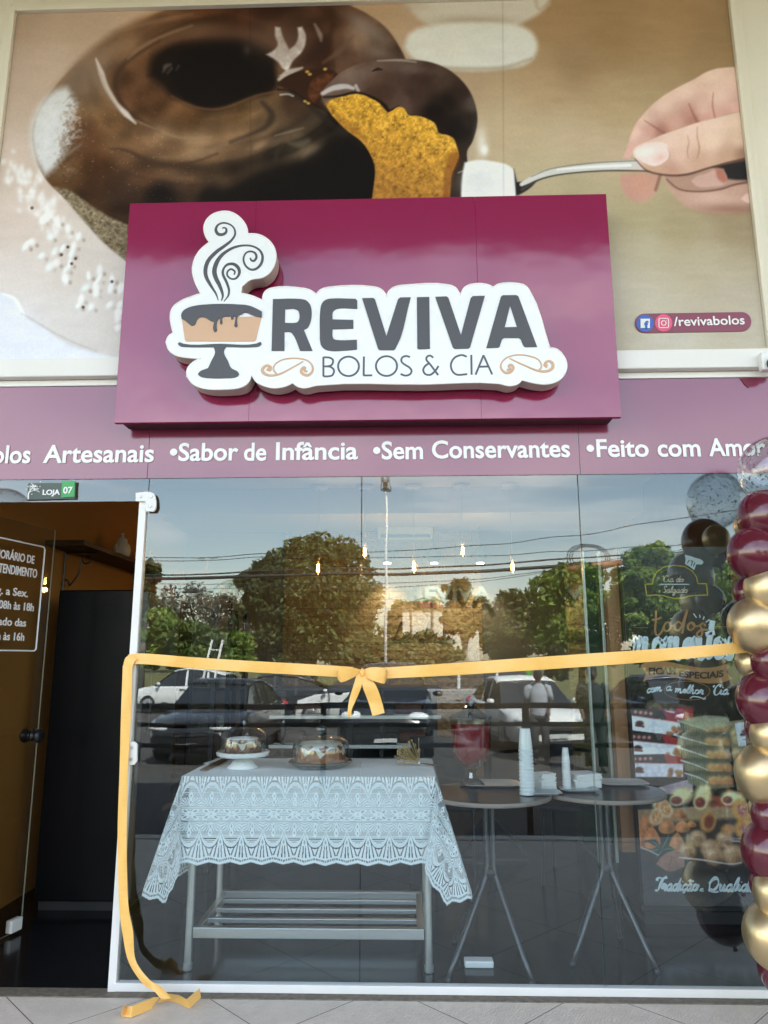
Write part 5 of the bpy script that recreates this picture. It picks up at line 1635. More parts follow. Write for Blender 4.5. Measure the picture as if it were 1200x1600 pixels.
def lace(u, w):
    """share of thread at distance u along the hem (m) and w above it (m): 1 = cloth, 0 = hole"""
    per = 0.096
    d = w - 0.012 * np.abs(((u / per + 0.5) % 1) - 0.5) * 2
    hole = np.zeros(u.shape)
    q = ((u / per) % 1 - 0.5) * per          # flower column at q=0
    h = np.abs(w - 0.215)                     # mirrored about the middle row
    lower = w < 0.215
    sm = lambda x, s: np.clip(0.5 - x / s, 0, 1)
    lines = lambda v, p, s: (np.abs(((v / p) % 1) - 0.5) * 2 > s).astype(float)
    grey = np.zeros(u.shape)
    # ladder background in the middle band
    mid = h < 0.030
    hole += mid * lines(w, 0.0075, 0.62) * 0.75
    # four petals and a ring
    cx, cy = np.abs(q) - 0.023, h - 0.013
    ca, sa = math.cos(0.45), math.sin(0.45)
    e = ((cx * ca + cy * sa) / 0.019) ** 2 + ((-cx * sa + cy * ca) / 0.0095) ** 2
    hole = np.where(e < 1, 0, hole)
    hole = np.where(e < 0.22, 0.7, hole)
    r0 = np.hypot(q, w - 0.215)
    hole = np.where(r0 < 0.0105, 0, hole)
    hole = np.where(r0 < 0.0035, 1, hole)
    hole = np.where((np.abs(h - 0.031) < 0.0013), 0.8, hole)
    # leaves fanning out of the flower
    z = h - 0.03
    fan = (h > 0.033) & (h < 0.086)
    ang = np.arctan2(np.abs(q), np.maximum(z, 1e-5))
    rr = np.hypot(q, z)
    ribs = lines(ang, 0.26, 0.72)
    f1 = np.where(fan, np.where(rr < 0.052, ribs * 0.85, lines(w, 0.007, 0.6) * 0.7), 0)
    dia = np.abs(q) / 0.0072 + np.abs(h - 0.052) / 0.019
    dia2 = np.abs(q) / 0.0085 + np.abs(h - 0.079) / 0.015
    f1 = np.where(dia < 1.35, 0, f1)
    f1 = np.where((dia < 0.55), 0.6, f1)
    hole = np.where(fan, f1, hole)
    # U shaped scallops filled with rungs
    yb_ = 0.128 - 0.062 * (np.abs(q) / 0.048) ** 2.6
    inside = (h >= 0.070) & (h < yb_ - 0.008)
    hole = np.where(inside & (h > 0.072), lines(w, 0.0074, 0.42) * 0.95, hole)
    hole = np.where(dia2 < 1.5, 0, hole)
    hole = np.where(dia2 < 0.5, 0.6, hole)
    band = (h >= yb_ - 0.008) & (h < yb_ + 0.011)
    hole = np.where(band & (h > 0.066), 0.06, hole)
    gap = (h >= yb_ + 0.011) & (h < yb_ + 0.0165) & (h > 0.05)
    hole = np.where(gap, 1, hole)
    # shells between the scallops
    qs = np.abs(q) - 0.048
    shell = (h >= yb_ + 0.0165) & (h > 0.07)
    a2 = np.arctan2(qs, np.maximum(h - 0.058, 1e-5))
    r2 = np.hypot(qs, h - 0.058)
    ribs2 = lines(a2 + 0.06, 0.155, 0.70) * (r2 > 0.045)
    d3 = np.abs(qs) / 0.008 + np.abs(h - 0.118) / 0.02
    s1 = np.where(r2 < 0.125, ribs2 * 0.9, 0)
    s1 = np.where(d3 < 1.3, 0, s1)
    s1 = np.where(d3 < 0.6, 0.55, s1)
    hole = np.where(shell, s1, hole)
    # holes before the edge, then the solid edge with a picot
    bead = (d < 0.021) & (d > 0.0125) & lower
    hole = np.where(bead, lines(u, 0.008, 0.45) * 0.95, hole)
    hole = np.where((d <= 0.0125), 0, hole)
    pic = 0.0022 * (np.sin(u / 0.0065 * 2 * PI) > 0)
    hole = np.where(d < pic - 0.0002, 2, hole)
    return np.clip(1 - hole, -1, 1)


LACEM = bpy.data.materials.new('white_lace')
LACEM.use_nodes = True
nt = LACEM.node_tree
b = nt.nodes['Principled BSDF']
b.inputs['Base Color'].default_value = (0.86, 0.92, 0.95, 1)
b.inputs['Roughness'].default_value = 0.85
b.inputs['Sheen Weight'].default_value = 0.2
at = nt.nodes.new('ShaderNodeAttribute')
at.attribute_name = 'thread'
tl = nt.nodes.new('ShaderNodeBsdfTranslucent')
tl.inputs['Color'].default_value = (0.7, 0.74, 0.76, 1)
m1 = nt.nodes.new('ShaderNodeMixShader')
m1.inputs['Fac'].default_value = 0.18
tr = nt.nodes.new('ShaderNodeBsdfTransparent')
m2 = nt.nodes.new('ShaderNodeMixShader')
nw = nt.nodes.new('ShaderNodeTexVoronoi')
nw.inputs['Scale'].default_value = 420
tco = nt.nodes.new('ShaderNodeTexCoord')
bpn = nt.nodes.new('ShaderNodeBump')
bpn.inputs['Distance'].default_value = 0.0012
adn = nt.nodes.new('ShaderNodeMath')
adn.operation = 'MULTIPLY_ADD'
adn.inputs[1].default_value = 0.3
nt.links.new(tco.outputs['Object'], nw.inputs['Vector'])
nt.links.new(nw.outputs['Distance'], adn.inputs[0])
nt.links.new(at.outputs['Fac'], adn.inputs[2])
nt.links.new(adn.outputs[0], bpn.inputs['Height'])
nt.links.new(bpn.outputs['Normal'], b.inputs['Normal'])
nt.links.new(b.outputs[0], m1.inputs[1])
nt.links.new(tl.outputs[0], m1.inputs[2])
nt.links.new(at.outputs['Fac'], m2.inputs['Fac'])
nt.links.new(tr.outputs[0], m2.inputs[1])
nt.links.new(m1.outputs[0], m2.inputs[2])
nt.links.new(m2.outputs[0], nt.nodes['Material Output'].inputs['Surface'])

LH = 0.372
CX0, CX1, CY0, CY1, CZ = TX0 - .008, TX1 + .008, TY0 - .008, TY1 + .008, TZ + .004


def cloth_patch(name, pos, U, W, parent=None, solid=None):
    n, m = U.shape
    th = lace(U, W) if solid is None else solid
    co = pos.reshape(-1, 3).copy()
    if parent is not None:
        o_ = root_loc(parent)
        co -= np.array([o_.x, o_.y, o_.z])
    idx = np.arange(n * m).reshape(n, m)
    quads = np.stack([idx[:-1, :-1], idx[:-1, 1:], idx[1:, 1:], idx[1:, :-1]], -1).reshape(-1, 4)
    keep = (th.reshape(-1)[quads] > -0.5).any(1)
    o = grid_mesh(name, co, quads[keep], LACEM, parent)
    a = o.data.attributes.new('thread', 'FLOAT', 'POINT')
    a.data.foreach_set('value', np.clip(th, 0, 1).astype(np.float32).ravel())
    o.data.polygons.foreach_set('use_smooth', [True] * len(o.data.polygons))
    return o


cloth = thing('lace_tablecloth', 'white lace tablecloth with scalloped hem hanging over the steel table', 'tablecloth', ((CX0 + CX1) / 2, CY0, CZ))
xs = np.arange(CX0, CX1 + 1e-6, 0.0022)
bs = np.arange(0, LH + .004, 0.0022)
X, Bv = np.meshgrid(xs, bs)
f = Bv / LH
wave = 0.006 * np.sin(X * 9.0 + 1.0) * f + 0.005 * np.sin(X * 23 + 2) * f * f
pos = np.stack([X, CY0 - 0.004 - 0.010 * f + wave - 0.006 * (1 - np.exp(-Bv / 0.02)), CZ - Bv + .006 * (np.exp(-Bv / .01) - 1)], -1)
cloth_patch('front_fall', pos, X - CX0, LH - Bv, cloth)
xs2, ys2 = np.arange(CX0, CX1 + .005, 0.008), np.arange(CY0 - .004, CY1 + .005, 0.008)
X2, Y2 = np.meshgrid(xs2, ys2)
tpz = CZ + 0.0008 * np.sin(X2 * 21 + Y2 * 9) + 0.0006 * np.sin(Y2 * 33)
cloth_patch('top_cloth', np.stack([X2, Y2, tpz], -1), X2, Y2, cloth, solid=np.ones_like(X2))
ab = np.arange(0, LH + .004, 0.0024)
LS = 0.50
Aa, Bb = np.meshgrid(np.arange(0, LS + .004, 0.0024), ab)
r_ = np.hypot(Aa, Bb)
th_ = np.arctan2(Aa, Bb)
for sgnx, xc, ph in ((-1, CX0, 0.0), (1, CX1, 0.6)):
    tq = th_ / (PI / 2)
    neg = 0.16 if sgnx > 0 else 0.07
    kx = np.interp(tq, [0, .10, .22, .36, .5, .62, .74, .84, 1.0], [0, -.5 * neg, -neg, -.6 * neg, .05, .15, .27, .29, .25])
    ky = np.interp(tq, [0, .06, .22, .36, .5, .62, .74, .84, 1.0], [.01, .05, .12, .14, .09, .04, .07, .03, -.06])
    fl_ = 1 - np.exp(-r_ / 0.03)
    kz = np.sqrt(np.maximum(1 - kx ** 2 - ky ** 2, 0.3))
    pos = np.stack([xc + sgnx * (r_ * kx * fl_ + 0.003 * fl_), CY0 - 0.010 - r_ * ky * fl_ - 0.01 * fl_ * np.cos(th_) + 0.012 * fl_, CZ - r_ * kz], -1)
    RT = 0.535
    U_ = np.where(RT - r_ < np.minimum(LH - Bb, LS - Aa), th_ * 0.45, np.where(LH - Bb < LS - Aa, Aa, Bb))
    W_ = np.minimum(np.minimum(LH - Bb, LS - Aa), RT - r_)
    cloth_patch('corner_fall', pos, U_ * sgnx + (0 if sgnx < 0 else (CX1 - CX0)), W_, cloth)
    ysd = np.arange(CY0, CY1, 0.005)
    Ys, Bs = np.meshgrid(ysd, np.arange(0, LS + .004, 0.005))
    fd = 0.25 * np.exp(-(Ys - CY0) / 0.16) + 0.03
    pos = np.stack([xc + sgnx * (0.004 + Bs * fd + 0.012 * np.sin(Ys * 22) * Bs / LS), Ys + .03 * Bs / LS, CZ - Bs * np.sqrt(1 - fd ** 2)], -1)
    cloth_patch('side_fall', pos, Ys, LS - Bs, cloth)
TT = CZ + 0.002

# ------------------------------------------------------------------ cakes on the table
CAKE = mat('brown_cake_crust', (0.17, 0.045, 0.016), 0.6, var=0.35, vscale=25, bump=0.004, bscale=70)
CAKE2 = mat('golden_cake_crust', (0.30, 0.10, 0.022), 0.6, var=0.35, vscale=22, bump=0.004, bscale=70)
ICING = mat('cream_icing', (0.74, 0.70, 0.60), 0.35, var=0.05)
DOME = mat_clear('clear_dome', (0.92, 0.94, 0.94), 0.10, pw_=2.6)
DKGL = mat('smoked_glass_plate', (0.05, 0.07, 0.07), 0.1, spec=0.8)


def icing_cap(c, r, z, n=48, drop=0.05, seed=1, hole=0.3):
    rr = np.random.default_rng(seed)
    mb = MB()
    drips = np.zeros(n)
    for k in range(8):
        a = int(n * (k + .6 * rr.random()) / 8)
        for w, s in ((0, 1), (1, .82), (-1, .7), (2, .12), (-2, .08)):
            drips[(a + w) % n] = max(drips[(a + w) % n], s * (0.45 + 0.55 * rr.random()) * drop)
    rows = []
    prof = [(hole * r, -0.012), (hole * r + .01, 0.004), (0.6 * r, 0.008), (0.86 * r, 0.006), (0.98 * r, -0.006)]
    for pr, pz in prof:
        rows.append([(c[0] + pr * math.cos(2 * PI * j / n), c[1] + pr * math.sin(2 * PI * j / n), z + pz) for j in range(n)])
    for t in (0.35, 0.75, 1.0):
        rows.append([(c[0] + (r * 1.03 + .004 * (t < .9)) * math.cos(2 * PI * j / n), c[1] + (r * 1.03 + .004 * (t < .9)) * math.sin(2 * PI * j / n), z - 0.012 - drips[j] * t) for j in range(n)])
    mb.sheet(rows, closed_u=True)
    return mb


base = PZ(379, 1200, TT)
stand = thing('cake_stand', 'white pedestal cake stand with ribbed rim near the left end of the table', 'cake stand', tuple(base))
zt = P(379, 1177, base[1])[2]
MB().lathe([(0.0, 0.0), (0.075, 0.0), (0.078, 0.006), (0.06, 0.02), (0.04, 0.05), (0.033, zt - base[2] - .022), (0.045, zt - base[2] - .012)], 32, tuple(base)).build('pedestal', WHITE_C, stand, smooth=True)
MB().lathe([(0.0, -0.012), (0.12, -0.012), (0.128, -0.006), (0.132, 0.008), (0.126, 0.012), (0.118, 0.003), (0.0, 0.0)], 64, (base[0], base[1], zt),
           wob=lambda a, i: 1 + 0.008 * (math.sin(a * 40) > 0)).build('plate', WHITE_C, stand, smooth=False)
pz = zt + 0.003
ck1 = thing('iced_cake', 'dark brown ring cake with dripping cream icing under a dome on the white stand', 'cake', (base[0], base[1], pz))
MB().lathe([(0.024, 0.0), (0.088, 0.0), (0.090, 0.02), (0.084, 0.06), (0.075, 0.068), (0.03, 0.066), (0.024, 0.05)], 40, (base[0], base[1], pz), wob=lambda a, i: 1 + 0.02 * math.sin(a * 10)).build('cake_body', CAKE, ck1, smooth=True)
icing_cap(base, 0.082, pz + 0.066, drop=0.055, seed=3).build('icing', ICING, ck1, smooth=True)
dm = thing('cake_dome', 'clear cake dome with small knob covering the cake on the white stand', 'dome', (base[0], base[1], pz))
MB().lathe([(0.117, 0.002), (0.117, 0.07), (0.110, 0.098), (0.085, 0.116), (0.03, 0.124), (0.0005, 0.125)], 40, (base[0], base[1], pz), cap=False).build('bell', DOME, dm, smooth=True)
MB().lathe([(0.008, 0.126), (0.008, 0.135), (0.011, 0.14), (0.011, 0.158), (0.002, 0.162)], 16, (base[0], base[1], pz)).build('knob', mat_clear('clear_knob', (0.85, 0.9, 0.9), 0.12), dm, smooth=True)

b2 = PZ(501, 1198, TT)
pl = MB().lathe([(0.0, 0.0), (0.10, 0.0), (0.125, 0.010), (0.140, 0.022), (0.137, 0.026), (0.12, 0.014), (0.0, 0.008)], 48, tuple(b2), ).build('cake_plate', DKGL, None, smooth=True, loc=tuple(b2))
tag(pl, 'round dark smoked glass plate under the golden cake', 'plate')
pz = b2[2] + 0.016
ck2 = thing('iced_cake', 'golden brown ring cake with thick white icing drips on the dark glass plate', 'cake', (b2[0], b2[1], pz))
MB().lathe([(0.03, 0.0), (0.104, 0.0), (0.108, 0.02), (0.100, 0.07), (0.085, 0.083), (0.04, 0.08), (0.03, 0.06)], 40, (b2[0], b2[1], pz), wob=lambda a, i: 1 + 0.02 * math.sin(a * 9)).build('cake_body', CAKE2, ck2, smooth=True)
icing_cap(b2, 0.098, pz + 0.080, drop=0.075, seed=8).build('icing', ICING, ck2, smooth=True)
dm = thing('cake_dome', 'low clear glass dome with thick glass knob covering the golden cake', 'dome', (b2[0], b2[1], pz))
MB().lathe([(0.122, 0.002), (0.124, 0.06), (0.118, 0.088), (0.095, 0.105), (0.03, 0.114), (0.0005, 0.115)], 40, (b2[0], b2[1], pz), cap=False).build('bell', DOME, dm, smooth=True)
MB().lathe([(0.014, 0.116), (0.012, 0.122), (0.026, 0.132), (0.028, 0.142), (0.02, 0.15), (0.002, 0.152)], 20, (b2[0], b2[1], pz)).build('knob', mat_clear('thick_glass_knob', (0.62, 0.72, 0.72), 0.15), dm, smooth=True)
for _o in (ck2, dm, pl):
    _o.scale = (1.16, 1.16, 1.2)
STRAW = mat('dried_straw', (0.42, 0.30, 0.14), 0.8, var=0.4, vscale=40)
DKSTEM = mat('dark_dried_stem', (0.07, 0.035, 0.018), 0.7)
bq = thing('dried_bouquet', 'small tied bunch of dried straw flowers lying at the right of the table', 'bouquet', tuple(PZ(640, 1190, TT)))
rr = np.random.default_rng(4)
hd, sm_ = MB(), MB()
c0 = np.array(PZ(655, 1192, TT + .014))
for k in range(46):
    a = rr.normal(0.55, 0.45)
    L = 0.06 + 0.07 * rr.random()
    e = c0 + np.array([-math.cos(a) * L, rr.normal(0, .022), max(0.0, math.sin(a) * L * .85) + .004])
    hd.tube([tuple(c0), tuple(e)], [0.0012, 0.0018], 5)
    hd.ell(tuple(e), 0.003 + .004 * rr.random(), .004, 0.004 + .006 * rr.random(), 8, 6)
for k in range(12):
    e = c0 + np.array([0.095 + rr.normal(0, .012), rr.normal(-.02, .014), -.010])
    sm_.tube([tuple(c0), tuple(e)], [0.002, 0.0014], 5)
hd.build('flower_head', STRAW, bq)
sm_.build('stem_bunch', DKSTEM, bq)
MB().ell(tuple(c0), .005, .009, .008, 12, 8).build('white_tie', PAPER, bq)
kn = thing('cake_server', 'dark cake server with white tag lying beside the cake stand', 'server', tuple(PZ(330, 1190, TT)))
a, b = PZ(318, 1203, TT + .006), PZ(352, 1186, TT + .006)
MB().bar(tuple(a), tuple(b), 0.035, 0.006).build('blade', mat('wood_brown', (0.12, 0.06, 0.03), 0.6), kn)
b3 = PZ(372, 1179, TT + .012)
MB().bar(tuple(b), tuple(b3), 0.014, 0.012).build('handle', BLACK, kn)
a, b = PZ(322, 1193, TT + .002), PZ(350, 1184, TT + .002)
MB().bar(tuple(a), tuple(b), 0.03, 0.002).build('paper_tag', PAPER, kn)


# ------------------------------------------------------------------ two round folding tables
TOPM = mat('grey_table_laminate', (0.115, 0.10, 0.095), 0.22, var=0.08, vscale=15, spec=0.6)
RIMM = mat('taupe_table_edge', (0.26, 0.21, 0.18), 0.4)
TUBEM = mat('graphite_tube', (0.10, 0.105, 0.11), 0.3, metal=0.7)


def round_table(cx, cy, z, r, feet, label, split=0.36):
    o = thing('round_table', label, 'table', (cx, cy, 0), 'round folding tables by the glass')
    MB().lathe([(0.0, 0.0), (r - .004, 0.0), (r - .004, .018), (0.0, .018)], 64, (cx, cy, z - .018)).build('tabletop', TOPM, o)
    MB().lathe([(r - .0035, -.001), (r, .002), (r, .016), (r - .0035, .0185)], 64, (cx, cy, z - .018), cap=False).build('table_edge', RIMM, o, smooth=True)
    for k, (fx, fy) in enumerate(feet):
        ox, oy = 0.016 * (1 if fx > cx else -1), 0.016 * (1 if fy > cy else -1)
        pts = cr_open([(cx + ox, cy + oy, z - .03), (cx + ox, cy + oy, split + .12), (cx + ox * 1.1, cy + oy * 1.1, split + .03), (cx + ox * 1.5 + (fx - cx) * .1, cy + oy + (fy - cy) * .1, split - .04), (fx, fy, 0.012)], 5)
        mb = MB().tube([tuple(p) for p in pts], 0.0105, 10)
        mb.ell((fx, fy, 0.011), .013, .013, .011, 10, 8)
        mb.build('leg', TUBEM, o, smooth=True)
    MB().lathe([(0.026, 0), (0.034, .01), (0.034, .03), (0.026, .04)], 16, (cx, cy, split)).build('collar', BLACK, o, smooth=True)
    return o


t1x, t1y = P(764, 1300, 0.36)[0], 0.36
r1 = [(PZ(700, 1535)[0], PZ(700, 1535)[1]), (PZ(832, 1540)[0], PZ(832, 1540)[1]), (t1x + .16, t1y + .22), (t1x - .16, t1y + .22)]
round_table(t1x + .0, t1y, 0.735, 0.30, r1, 'round grey folding table next to the lace cloth with the red drink on it')
t2x, t2y = P(945, 1300, 0.42)[0], 0.44
r2 = [(PZ(895, 1510)[0], PZ(895, 1510)[1]), (PZ(1027, 1522)[0], PZ(1027, 1522)[1]), (t2x + .1, t2y + .2), (t2x - .1, t2y + .2)]
round_table(t2x, t2y, 0.735, 0.30, r2, 'round grey folding table in front of the printed freezer')

TZ2 = 0.7365
# drink dispenser
dp = PZ(738, 1228, TZ2)
ds = thing('drink_dispenser', 'glass drink urn with pointed lid full of red juice', 'dispenser', tuple(dp))
s_ = 1.0
ztop = P(738, 1110, dp[1])[2]
hh = P(738, 1122, dp[1])[2] - dp[2]
CLG = mat_clear('urn_glass', (0.82, 0.88, 0.90), 0.09)
MB().lathe([(0.0, 0), (0.062, 0), (0.064, .008), (0.05, .022), (0.024, .04), (0.018, .065), (0.026, .085)], 8, tuple(dp)).build('foot', mat_clear('dark_foot_glass', (0.30, 0.38, 0.42), 0.18), ds)
prof = [(0.026, .085), (0.058, .10), (0.088, .14), (0.099, .19), (0.103, .28), (0.104, hh)]
MB().lathe(prof, 36, tuple(dp), cap=False).build('bowl', CLG, ds, smooth=True)
JUICE = mat('red_juice', (0.30, 0.008, 0.012), 0.08, spec=0.8, var=0.08)
MB().lathe([(0.0, .092), (0.022, .092), (0.054, .106), (0.083, .143), (0.0945, .19), (0.0985, .28), (0.0995, hh - .03), (0.0, hh - .03)], 36, tuple(dp)).build('juice', JUICE, ds, smooth=True)
MB().lathe([(0.107, hh), (0.109, hh + .006), (0.06, hh + .035), (0.03, hh + .055), (0.02, hh + .062), (0.034, hh + .078), (0.038, hh + .095), (0.024, hh + .115), (0.004, hh + .122)], 10, tuple(dp)).build('lid', mat_clear('lid_glass', (0.42, 0.48, 0.50), 0.2), ds)
MB().tube([(dp[0] + .03, dp[1] - .085, dp[2] + .135), (dp[0] + .03, dp[1] - .115, dp[2] + .135), (dp[0] + .03, dp[1] - .118, dp[2] + .11)], 0.008, 8).build('tap', BLACK, ds)
CLW = mat('clear_plastic_cup', (0.72, 0.76, 0.77), 0.18, spec=0.6, var=0.04)


def cup_stack(px, pyb, pyt, r, label, n, m, d=None):
    c = PZ(px, pyb, TZ2 + .003)
    h = P(px, pyt, c[1])[2] - c[2]
    o = MB()
    prof = [(r * 0.95, 0)]
    body = h * 0.70
    for k in range(n):
        z = body * k / n
        prof += [(r * (0.99 - .06 * k / n), z), (r * (1.0 - .06 * k / n), z + body / n * .45), (r * (0.90 - .06 * k / n), z + body / n * .58), (r * (0.90 - .06 * k / n), z + body / n * .98)]
    prof += [(r * .90, body), (r * 0.66, h), (0.0, h)]
    o.lathe(prof, 28, tuple(c))
    q = o.build('cup_stack', m, None, loc=tuple(c))
    return tag(q, label, 'cups')


def napkins(px0, px1, pyb, pyt, label, seed, rot):
    c = PZ((px0 + px1) / 2, pyb - 8, TZ2 + .004)
    w = abs(P(px1, pyb, c[1])[0] - P(px0, pyb, c[1])[0]) * 0.8
    h = P(px0, pyt, c[1])[2] - c[2]
    rr = np.random.default_rng(seed)
    mb = MB()
    n = 16
    for k in range(n):
        a = rot + rr.normal(0, .035) + (0.12 if k > n * .6 else 0)
        z0, z1 = c[2] + h * k / n, c[2] + h * (k + .8) / n
        ox, oy = rr.normal(0, .0025), rr.normal(0, .0025)
        cs_, sn_ = math.cos(a) * w / 2, math.sin(a) * w / 2
        q = [(c[0] + ox - cs_ + sn_, c[1] + oy - sn_ - cs_), (c[0] + ox + cs_ + sn_, c[1] + oy + sn_ - cs_), (c[0] + ox + cs_ - sn_, c[1] + oy + sn_ + cs_), (c[0] + ox - cs_ - sn_, c[1] + oy - sn_ + cs_)]
        mb.add([(x, y, z0) for x, y in q] + [(x, y, z1) for x, y in q], [(0, 3, 2, 1), (4, 5, 6, 7), (0, 1, 5, 4), (1, 2, 6, 5), (2, 3, 7, 6), (3, 0, 4, 7)])
    return tag(mb.build('napkin_stack', PAPER, None, loc=tuple(c)), label, 'napkins')


cup_stack(824, 1241, 1138, 0.037, 'tall stack of clear plastic cups beside the red drink', 13, CLW)
cup_stack(886, 1232, 1168, 0.0215, 'narrow stack of small white cups on the right round table', 9, mat('white_cup', (0.78, 0.80, 0.81), 0.4, var=0.03))
napkins(836, 868, 1241, 1207, 'pile of folded white napkins beside the tall clear cups', 1, 0.3)
napkins(886, 938, 1236, 1207, 'wide pile of white napkins on the right round table next to the small cups', 2, 0.15)
TRAY = mat('silver_tray', (0.62, 0.63, 0.63), 0.42, metal=0.55)


def tray(px, py, rx, ry, label):
    c = PZ(px, py, TZ2 + .002)
    mb = MB()
    n = 40
    for (a, z0, z1, b_) in ((0.0, 0, 0, .80), (.80, 0, .012, 1.0), (1.0, .012, .009, 1.04)):
        vs = []
        for k in range(n):
            t = 2 * PI * k / n
            q = (abs(math.cos(t)) ** 5 + abs(math.sin(t)) ** 5) ** (-1 / 5)
            vs.append((c[0] + rx * a * q * math.cos(t), c[1] + ry * a * q * math.sin(t), c[2] + z0))
        for k in range(n):
            t = 2 * PI * k / n
            q = (abs(math.cos(t)) ** 5 + abs(math.sin(t)) ** 5) ** (-1 / 5)
            vs.append((c[0] + rx * b_ * q * math.cos(t), c[1] + ry * b_ * q * math.sin(t), c[2] + z1))
        mb.add(vs, [(k, (k + 1) % n, n + (k + 1) % n, n + k) for k in range(n)])
    return tag(mb.build('serving_tray', TRAY, None, loc=tuple(c), smooth=True), label, 'tray')


tray(768, 1226, .14, .10, 'silver tray behind the foot of the red drink urn')
tray(972, 1224, .12, .09, 'empty silver tray at the right edge of the right round table')
tray(848, 1240, .085, .06, 'small silver tray under the tall cups and napkins')
tray(905, 1235, .09, .06, 'small silver tray under the small cups and wide napkin pile')

# ------------------------------------------------------------------ freezer with the printed front
FY = 0.80
fl0, fl1 = P(986, 1120, FY)[0], P(1163, 1120, FY)[0]
fzt = P(1060, 853, FY)[2]
fz = thing('display_freezer', 'tall upright black freezer with a printed front between brown wooden side boards', 'freezer', ((fl0 + fl1) / 2, FY, 0))
MB().box(fl0, fl1, FY + .05, FY + .62, 0.06, fzt).build('cabinet', BLACK, fz, bevel=0.006)
MB().box(fl0, fl1, FY + .003, FY + .048, 0.10, fzt - .002).build('front_door', BLACK, fz, bevel=0.004)
MB().box(fl0 + .02, fl1 - .02, FY + .06, FY + .6, 0.0, 0.058).build('plinth', BLACKM, fz)
WOODB = mat('brown_wood_board', (0.27, 0.12, 0.042), 0.5, var=0.2, vscale=4, stretch=(8, 8, 1))
MB().box(P(957, 1000, FY)[0] - .0, fl0 - .004, FY + .06, FY + .6, 0.35, fzt - .02).build('side_board', WOODB, fz)
MB().box(fl1 + .004, fl1 + .075, FY + .06, FY + .6, 0.0, fzt).build('side_board', WOODB, fz)


